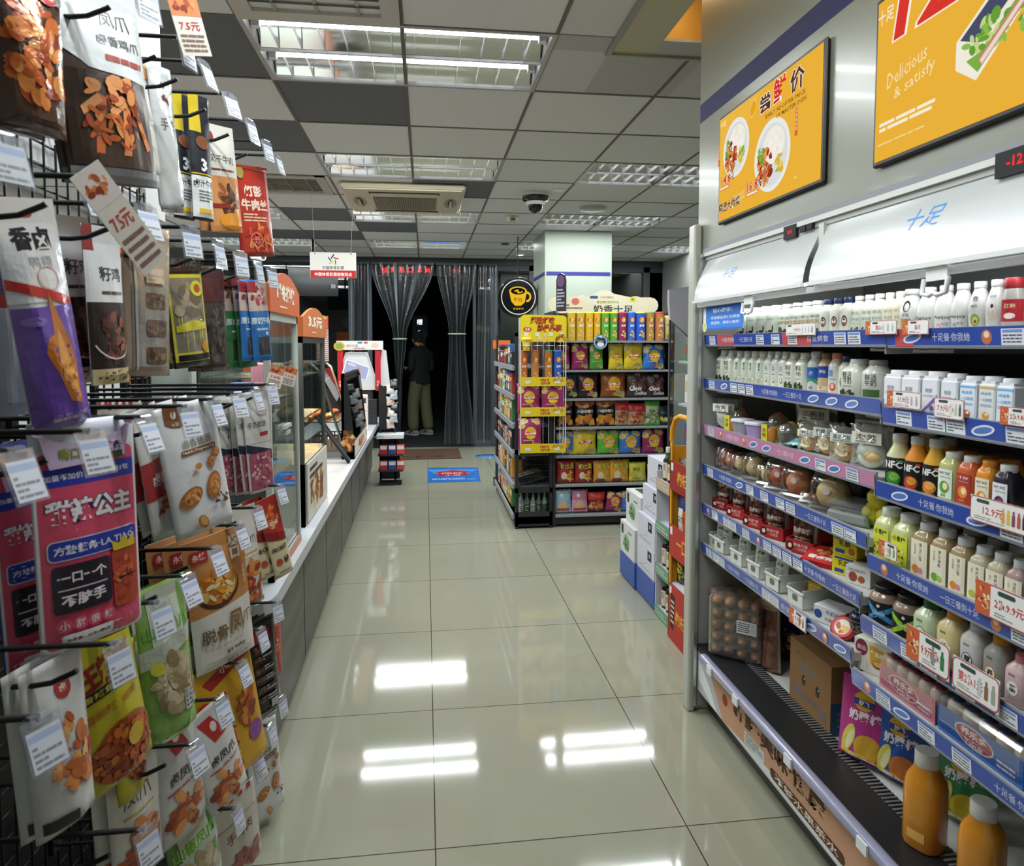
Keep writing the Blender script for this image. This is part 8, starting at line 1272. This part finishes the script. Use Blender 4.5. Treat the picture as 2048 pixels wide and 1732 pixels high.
t = empty('tilted_tablet', 'tilted tablet screen on a silver stand before the terminal', 'tablet', (-.72, 7.25, ZT)); b = MB('steel'); b.tube([(0, 0, 0), (0, .02, .58)], .012, '#b9bcc0', n=10); b.box(-.06, .06, -.06, .06, 0, .008, '#9a9da0'); adopt(t, b.build('stand')); b = MB('satin'); b.box(-.13, .13, -.006, .006, -.085, .085, '#d2d2d8', b=.004); D = Dec(b, plane((0, -.0062, 0), *FRONT), mat='lightbox'); D.rect(-.12, -.075, .12, .075, '#b8c0e4'); D.poly([(-.02, -.04), (.06, -.05), (.02, .05)], '#d99a94'); D.rect(-.1, .03, -.02, .06, '#e6e8f4'); o = adopt(t, b.build('screen')); o.location = (0, 0, .60); o.rotation_euler = (-.5, .35, .2)
b = MB('satin'); b.box(-.07, .07, -.07, .07, 0, .36, '#cfcfd2', b=.006); b.box(-.06, .06, -.072, -.07, .20, .206, '#8a8a8e'); b.box(-.05, .05, -.072, -.07, .28, .33, '#2a2a2e'); put(b.build('receipt_printer'), (-.655, 7.02, ZT), .1, 'white box shaped receipt printer before the red banner', 'printer')
b = MB('black_metal'); b.box(-.07, .07, -.05, .05, 0, .27, '#26262a'); D = Dec(b, plane((0, -.0505, 0), *FRONT))
for i in range(9): [D.rect(-.064 + k * .0145, .015 + i * .027, -.054 + k * .0145, .034 + i * .027, '#3a3a40') for k in range(9)]
put(b.build('mesh_bin'), (-.60, 7.55, ZT), 0, 'black mesh organiser box on the counter edge', 'box')
b = MB('pouch'); 
for k in range(7): a = k * .9; b.prism([(-.03, 0), (.03, 0), (.02, .11), (0, .14), (-.02, .11)], 'y', -.03 + k * .01, -.029 + k * .01, ['#d8d0c4', '#cfc8c0', '#e0dad0'][k % 3])
put(b.build('paper_bag_stack'), (-.60, 6.62, ZT), -.3, 'small stack of white paper bags on the counter edge', 'bags')
b = MB('card'); b.box(-.10, .10, -.14, .14, 0, .004, '#cfd2d2'); D = Dec(b, plane((0, 0, .0045), *TOPW)); D.rect(-.09, .0, .09, .12, '#c99a80'); D.food(0, .06, .07, .05, ['#d9b8a0', '#b5704c', '#e0cfc0'], 26, .03, 3); put(b.build('counter_mat'), (-.645, 7.95, ZT), 0, 'orange and white printed sheet at far end of the counter', 'sheet')
# snack rack and shelf at the end of the counter
t = empty('counter_end_rack', 'black rack of small packs at far end of the counter', 'rack', (-.41, 7.45, 0)); b = MB('black_metal'); b.box(-.10, .14, -.02, .12, 0, .03, '#1c1c1e'); b.box(-.10, -.08, .08, .11, 0, 1.05, '#1c1c1e'); b.box(.06, .08, .08, .11, 0, .62, '#1c1c1e'); b.box(-.10, .12, .08, .1, .05, .5, '#222225'); b.prism([(-.10, .6), (.03, .6), (-.02, 1.05), (-.10, 1.1)], 'y', .05, .09, '#18181a'); b.box(-.105, .16, -.10, .1, .16, .175, '#2a2a2e'); b.box(-.105, .16, -.10, .1, .33, .345, '#2a2a2e'); adopt(t, b.build('frame')); b = MB('satin'); b.box(-.115, .17, -.12, .12, .52, .56, '#c9ccd2'); D = Dec(b, plane((0, -.1205, 0), *FRONT)); D.lines(-.15, .53, .05, .55, 2, '#7f9ab8', 2); adopt(t, b.build('white_shelf'))
for i in range(6): b = MB('card'); b.box(-.04, .04, -.02, .02, 0, .10, ['#b03038', '#3a4a9a', '#c04a44'][i % 3]); D = Dec(b, plane((0, -.0205, 0), *FRONT)); D.rect(-.035, .05, .035, .09, '#d8d8dc'); put(b.build('cigarette_style_box'.replace('cigarette_style', 'small_red')), (-.455 + .09 * (i % 3), 7.40, .3465 if i < 3 else .1765), 0, ORD[i % 3] + ' small box from the counter side, ' + ('upper' if i < 3 else 'lower') + ' tier of the end rack', 'box', 'small boxes on the end rack')
r = random.Random(2)
for i in range(8):
    o = bag('small_pack', .085, .10, .03, lambda D, H: (D.rect(-.4, H * .3, .4, H * .7, ['#c9a08a', '#8aa8c0', '#d0d0d4', '#6a6a70'][i % 4]), D.lines(-.3, H * .75, .3, H * .9, 2, '#4a4a50', i)), ['#c4c4c8', '#b8bcc4', '#d0ccc4', '#2a2a2e'][i % 4], 'foil', 'pillow', seed=i, nu=6, nv=8); put(o, (-.38 + .035 * (i % 2), 7.44 + .0 * i, .62 + .062 * i), r.uniform(-.3, .3), ORD[i] + ' small foil pack from below, clipped up the black end rack', 'pack', 'small packs on the end rack', rx=-.3)
# menu screen, boards and dark back fittings
t = empty('menu_screen', 'dark switched off menu screen hanging beyond the lottery sign', 'screen', (-1.335, 8.5, 2.28)); b = MB('gloss'); b.box(-.29, .29, -.02, .02, -.17, .17, '#101116'); D = Dec(b, plane((0, -.0205, 0), *FRONT)); D.rect(.21, -.075, .26, -.03, '#b8bcc4'); D.lines(.215, -.07, .255, -.035, 3, '#6a6d74'); adopt(t, b.build('panel')); b = MB('black_metal'); b.tube([(0, 0, .17), (0, 0, CZ - 2.28)], .02, '#1c1c20'); adopt(t, b.build('ceiling_pole'))
b = MB('card'); b.box(-1.95, -1.12, 4.78, 4.80, .95, 1.80, '#c9662c'); D = Dec(b, plane((0, 4.78, 0), *FRONT)); D.rect(-1.33, 1.0, -1.22, 1.55, '#a8281f'); D.vtext('专属的味道', -1.275, 1.53, .075, '#f0dccc', .02); D.food(-1.6, 1.3, .2, .2, ['#d98a4a', '#b5502c', '#e0c090', '#7a3a20'], 40, .05, 3); D.rect(-1.95, .95, -1.12, 1.0, '#d8c8b4'); o = b.build('orange_board'); tag(o, 'orange food board with red vertical banner behind the counter cabinets', 'board')
b = MB('satin'); b.box(-1.95, -1.3, 4.80, 5.4, 0, .95, '#2c2c30', b=.004); b.box(-1.97, -1.28, 4.78, 5.42, .92, .9495, '#3a3a3e'); tag(b.build('back_cabinet'), 'dark back cabinet carrying the orange board', 'cabinet')
b = MB('satin'); b.box(-3.15, -2.6, 2.4, 9.6, 0, .9, '#2e2f33', b=.004); b.box(-3.17, -2.58, 2.38, 9.62, .9, .94, '#8a8d90'); tag(b.build('back_counter'), 'dark back counter along the left wall behind the food cabinets', 'counter')
t = empty('lit_menu_box', 'small bright lit box seen through the wire rack', 'lightbox', (-1.75, 4.4, 2.02)); b = MB('satin'); b.box(-.12, .12, 0, .06, -.1, .1, '#3a3a3e'); b.tube([(0, .03, .1), (0, .03, CZ - 2.02)], .008, '#3a3a3e'); adopt(t, b.build('case')); b = MB('lightbox'); b.box(-.11, .11, -.004, 0, -.09, .09, '#e6ecf2'); D = Dec(b, plane((0, -.0045, 0), *FRONT), mat='lightbox'); D.rect(-.1, -.08, -.03, .02, '#d9c84a'); D.rect(.0, -.06, .08, .06, '#e8d8d0'); adopt(t, b.build('lit_face'))
# ================================================================== entrance: strip curtains, mats, person
def curtain(label, rows, folds, seams, y=10.02, tie=None, amp=.05):
    t = empty('strip_curtain', label, 'curtain', (0, y, 2.70)); zs = [q[0] for q in rows]
    def X(s, z):
        for (za, a0, a1), (zb, b0, b1) in zip(rows, rows[1:]):
            if zb <= z <= za: k = (za - z) / (za - zb); k = k * k * (3 - 2 * k) if tie else k; return a0 + (b0 - a0) * k + s * ((a1 - a0) + (b1 - b0 - a1 + a0) * k), (a1 - a0) + (b1 - b0 - a1 + a0) * k
        return rows[-1][1] + s * (rows[-1][2] - rows[-1][1]), rows[-1][2] - rows[-1][1]
    def S(s, z, off=0):
        x, w = X(s, z); q = min(1, .35 / max(.05, w)); return (x, amp * math.sin(s * folds * 2 * PI + .6 * math.sin(z * 2)) * (.35 + .65 * q) - off, z - 2.70)
    z0, z1 = zs[-1], zs[0]; b = MB('pvc'); b.grid(lambda a, c: S(a, z0 + (z1 - z0) * c), 60, 44, '#b8c0c4'); adopt(t, b.build('clear_sheet'))
    for s in seams: b = MB('satin'); w_ = .035 if s in (0, 1) else .05; b.grid(lambda a, c: S(min(1, max(0, s - w_ / 2 + w_ * a)), z0 + (z1 - z0) * c, .004), 2, 40, '#6f787e'); adopt(t, b.build('grey_seam'))
    if tie: z, a, c = tie; b = MB('satin'); b.tube([((a + c) / 2 + (c - a) * .53 * math.cos(k / 16 * 2 * PI), .07 * math.sin(k / 16 * 2 * PI), z - 2.70) for k in range(17)], .012, '#8fa08c', n=6, cap=False); adopt(t, b.build('tie_band'))
    b = MB('satin'); x0, x1 = rows[0][1], rows[0][2]; b.box(x0, x1, -.015, .015, -.02, .01, '#3a4046'); adopt(t, b.build('top_rail'))
px = lambda u, v: P(u, v, y=10.02)
q = px(805, 678).z
curtain('clear strip curtain gathered and tied to the left of the doorway', [(2.70, px(742, 530).x, px(868, 530).x), (q, px(787, 678).x, px(812, 678).x), (.9, px(793, 780).x, px(803, 780).x), (.06, px(790, 890).x, px(800, 890).x)], 5, (.0, .38, .72, 1), tie=(q, px(787, 678).x, px(812, 678).x))
q = px(912, 668).z
curtain('clear strip curtain tied at its waist beside the right door frame', [(2.70, px(872, 530).x, px(953, 530).x), (q, px(898, 668).x, px(930, 668).x), (.06, px(889, 893).x, px(947, 893).x)], 4, (0, .5, 1), tie=(q, px(898, 668).x, px(930, 668).x))
curtain('straight clear strip curtain beside the hanging sign', [(2.70, px(698, 530).x, px(738, 530).x), (.06, px(698, 890).x, px(738, 890).x)], 3, (.12, .98), amp=.03)
curtain('straight clear strip curtain before the glass right of the doorway', [(2.70, px(957, 530).x, px(994, 530).x), (.06, px(952, 893).x, px(991, 893).x)], 3, (0, .4, 1), amp=.025)
b = MB('cloth'); b.box(-.37, .47, 9.05, 9.92, 0, .012, '#4a3020', b=.003); D = Dec(b, plane((0, 0, .0122), *TOPW)); D.text('欢迎光临', -.05, 9.22, .16, '#2c1c14', .02, w=.55); put(b.build('doormat'), (0, 0, .0004), 0, 'brown doormat with dark characters at the entrance', 'mat')
b = MB('gloss'); b.quad((.012, 7.50, .0018), (.60, 7.50, .0018), (.635, 8.38, .0018), (.012, 8.42, .0018), '#2f74cc'); b.box(.02, .59, 7.52, 8.36, .0006, .0015, '#2f74cc'); D = Dec(b, plane((0, 0, .002), *TOPW), mat='gloss'); D.poly([(.012, 8.3), (.62, 8.25), (.5, 8.0), (.1, 8.0)], '#5a9ae0'); D.poly([(.08, 8.1), (.32, 8.22), (.56, 8.1), (.5, 8.05), (.14, 8.05)], '#b03a40'); D.rect(.14, 7.85, .47, 8.12, '#b5343a'); D.text('扫码有礼', .305, 8.02, .1, '#e8d0d0', .02, w=.26); D.text('十足', .305, 7.9, .06, '#efe8e8', .02, w=.2); D.lines(.06, 7.62, .55, 7.74, 2, '#a8c8f0', 3); tag(b.build('floor_sticker'), 'rectangular blue floor sticker with a red badge in the aisle', 'sticker')
b = MB('satin'); b.quad((.03, 8.43, .0012), (.26, 8.43, .0012), (.27, 8.52, .0012), (.03, 8.52, .0012), '#8a7a4a'); b.box(.04, .25, 8.44, 8.51, .0004, .001, '#8a7a4a'); tag(b.build('tape_strip'), 'dull yellow strip of tape on the floor behind the blue sticker', 'tape')
b = MB('gloss'); b.lathe([(.17, .0004), (.17, .0014), (.001, .0015)], '#3f82c0', n=36, c=(.83, 9.22, 0), cap=False); D = Dec(b, plane((0, 0, .0017), *TOPW)); D.text('请保持距离', .83, 9.22, .05, '#9cc4e4', .01, w=.24); tag(b.build('round_floor_sticker'), 'round blue floor sticker near the entrance glass', 'sticker')
# person outside, bowed over a phone, seen from behind and the side
def person():
    V = []; E = []; Rr = []
    def v(x, y, z, r, p=None):
        V.append((x, y, z)); Rr.append(r if isinstance(r, tuple) else (r, r))
        if p is not None: E.append((p, len(V) - 1))
        return len(V) - 1
    pe = v(0, 0, .95, (.135, .165)); wa = v(.0, 0, 1.12, (.125, .165), pe); ch = v(.01, 0, 1.33, (.125, .19), wa); up = v(.0, 0, 1.45, (.09, .13), ch); nk = v(-.025, 0, 1.53, .058, up); hd = v(-.07, 0, 1.605, (.078, .07), nk); tp = v(-.095, 0, 1.69, (.085, .075), hd); cr = v(-.09, 0, 1.735, .06, tp); ns = v(-.165, 0, 1.625, .016, hd)
    for s in (-1, 1):
        hp = v(.0, s * .09, .88, .12, pe); kn = v(-.02 + .03 * s, s * .115, .5, .105, hp); an = v(.02 + .05 * s, s * .125, .13, .10, kn); an2 = v(.02 + .05 * s, s * .12, .075, .06, an)
        sh = v(.01, s * .17, 1.41, .072, up); el = v(.05, s * .235, 1.13, .06, sh); wr = v(-.17, s * .13, 1.10, .042, el); pm = v(-.235, s * .09, 1.13, (.024, .036), wr)
        for k in range(4): f1 = v(-.275, s * .085 + (k - 1.5) * .018, 1.145, .0095, pm); v(-.295 - .006 * (1 - abs(k - 1.5)), s * .07 + (k - 1.5) * .016, 1.165, .0085, f1)
        th = v(-.235, s * .05, 1.155, .011, pm); v(-.255, s * .035, 1.175, .009, th)
    me = bpy.data.meshes.new('body'); me.from_pydata(V, E, []); o = bpy.data.objects.new('body_cage', me); COL.objects.link(o); sk = o.modifiers.new('s', 'SKIN'); sk.use_smooth_shade = True
    for i, r_ in enumerate(Rr): me.skin_vertices[0].data[i].radius = r_
    me.skin_vertices[0].data[0].use_root = True; o.modifiers.new('d', 'SUBSURF').levels = 2; dg = bpy.context.evaluated_depsgraph_get(); dg.update(); nm = bpy.data.meshes.new_from_object(o.evaluated_get(dg)); bpy.data.objects.remove(o)
    b = MB('cloth'); cs = []; fs = []; mm = []
    for p in nm.polygons:
        c = p.center; skin = c.z > 1.535 or c.x < -.185
        cs.append('#b98a6a' if skin else '#141519' if c.z > .90 else '#5c5b42'); fs.append(tuple(p.vertices))
    b.add([q.co for q in nm.vertices], fs, cs, 'cloth', True); p = b.build('person', loc=(-.10, 11.75, -.02), rz=-.85); tag(p, 'person in dark jacket and olive trousers standing outside with head bowed', 'person')
    b = MB('cloth'); b.lathe([(.001, .175), (.05, .168), (.085, .12), (.095, .06), (.088, .02), (.07, -.02)], '#15120f', n=20, c=(-.075, 0, 1.60), dx=1.08, dy=.92, cap=False); b.v = [(x + (.035 if z < 1.66 else .012), y, z) for x, y, z in b.v]; adopt(p, b.build('hair'))
    for s in (-1, 1):
        b = MB('skinny'); b.ball((-.075, s * .078, 1.615), .022, '#b08060', sz=1.4, sy=.4, n=10); adopt(p, b.build('ear'))
        b = MB('skinny'); b.ball((-.155, s * .03, 1.64), .009, '#2a1c18', n=8); adopt(p, b.build('eye'))
        b = MB('satin'); x = .02 + .05 * s; b.prism([(x + .07, .0), (x + .075, .05), (x + .03, .10), (x - .06, .09), (x - .17, .055), (x - .2, .03), (x - .2, .0)], 'y', s * .12 - .048, s * .12 + .048, '#8a8c88'); b.box(x - .2, x + .08, s * .12 - .05, s * .12 + .05, 0, .022, '#b9bab4', b=.006); D = Dec(b, plane((0, s * .12 - .0485, 0), *FRONT)); D.poly([(x - .1, .03), (x - .02, .085), (x + .03, .085), (x - .04, .03)], '#3a3c40'); adopt(p, b.build('shoe'))
    b = MB('skinny'); b.box(-.162, -.155, -.02, .02, 1.588, 1.594, '#7a4a40'); adopt(p, b.build('mouth'))
    b = MB('cloth'); b.lathe([(.06, 0), (.062, .03), (.058, .045)], '#141519', n=18, c=(-.02, 0, 1.50)); adopt(p, b.build('jacket_collar'))
    b = MB('cloth'); b.lathe([(.150, 0), (.155, .03), (.150, .05)], '#101114', n=24, c=(0, 0, .885), dy=1.18); adopt(p, b.build('jacket_hem'))
    b = MB('gloss'); b.box(-.29, -.28, -.04, .04, 1.13, 1.28, '#101014'); put(b.build('phone'), (-.10, 11.75, -.02), -.85, 'dark phone held in both hands by the person outside', 'phone')
person()
# goods seen through the second cooler's glass end
r = random.Random(9)
for i, z in enumerate((.55, .85, 1.15, 1.42)):
    b = MB('satin'); b.box(1.60, 1.865, 2.8, 4.17, z - .015, z, '#a8aaac'); gpart(b, 'shelf_board', c2, CO)
    for k in range(7): b = MB('card'); h = r.uniform(.11, .19); c = r.choice(PAL); b.box(-.05, .05, -.05, .05, 0, h, c, b=.006); D = Dec(b, plane((0, -.05, 0), *FRONT)); D.rect(-.04, h * .4, .04, h * .8, r.choice(PAL)); D2 = Dec(b, plane((-.05, 0, 0), *LEFTW)); D2.rect(-.04, h * .4, .04, h * .8, r.choice(PAL)); put(b.build('chilled_pack'), (1.68, 4.09 - k * .12, z + .0005), 0, ORD[k] + ' chilled pack from the glass end, ' + ['lowest', 'second', 'third', 'top'][i] + ' shelf of the second cooler', 'pack', 'chilled packs in the second cooler')
if _fo:
    cu = _fo.data; bpy.data.objects.remove(_fo); bpy.data.curves.remove(cu)
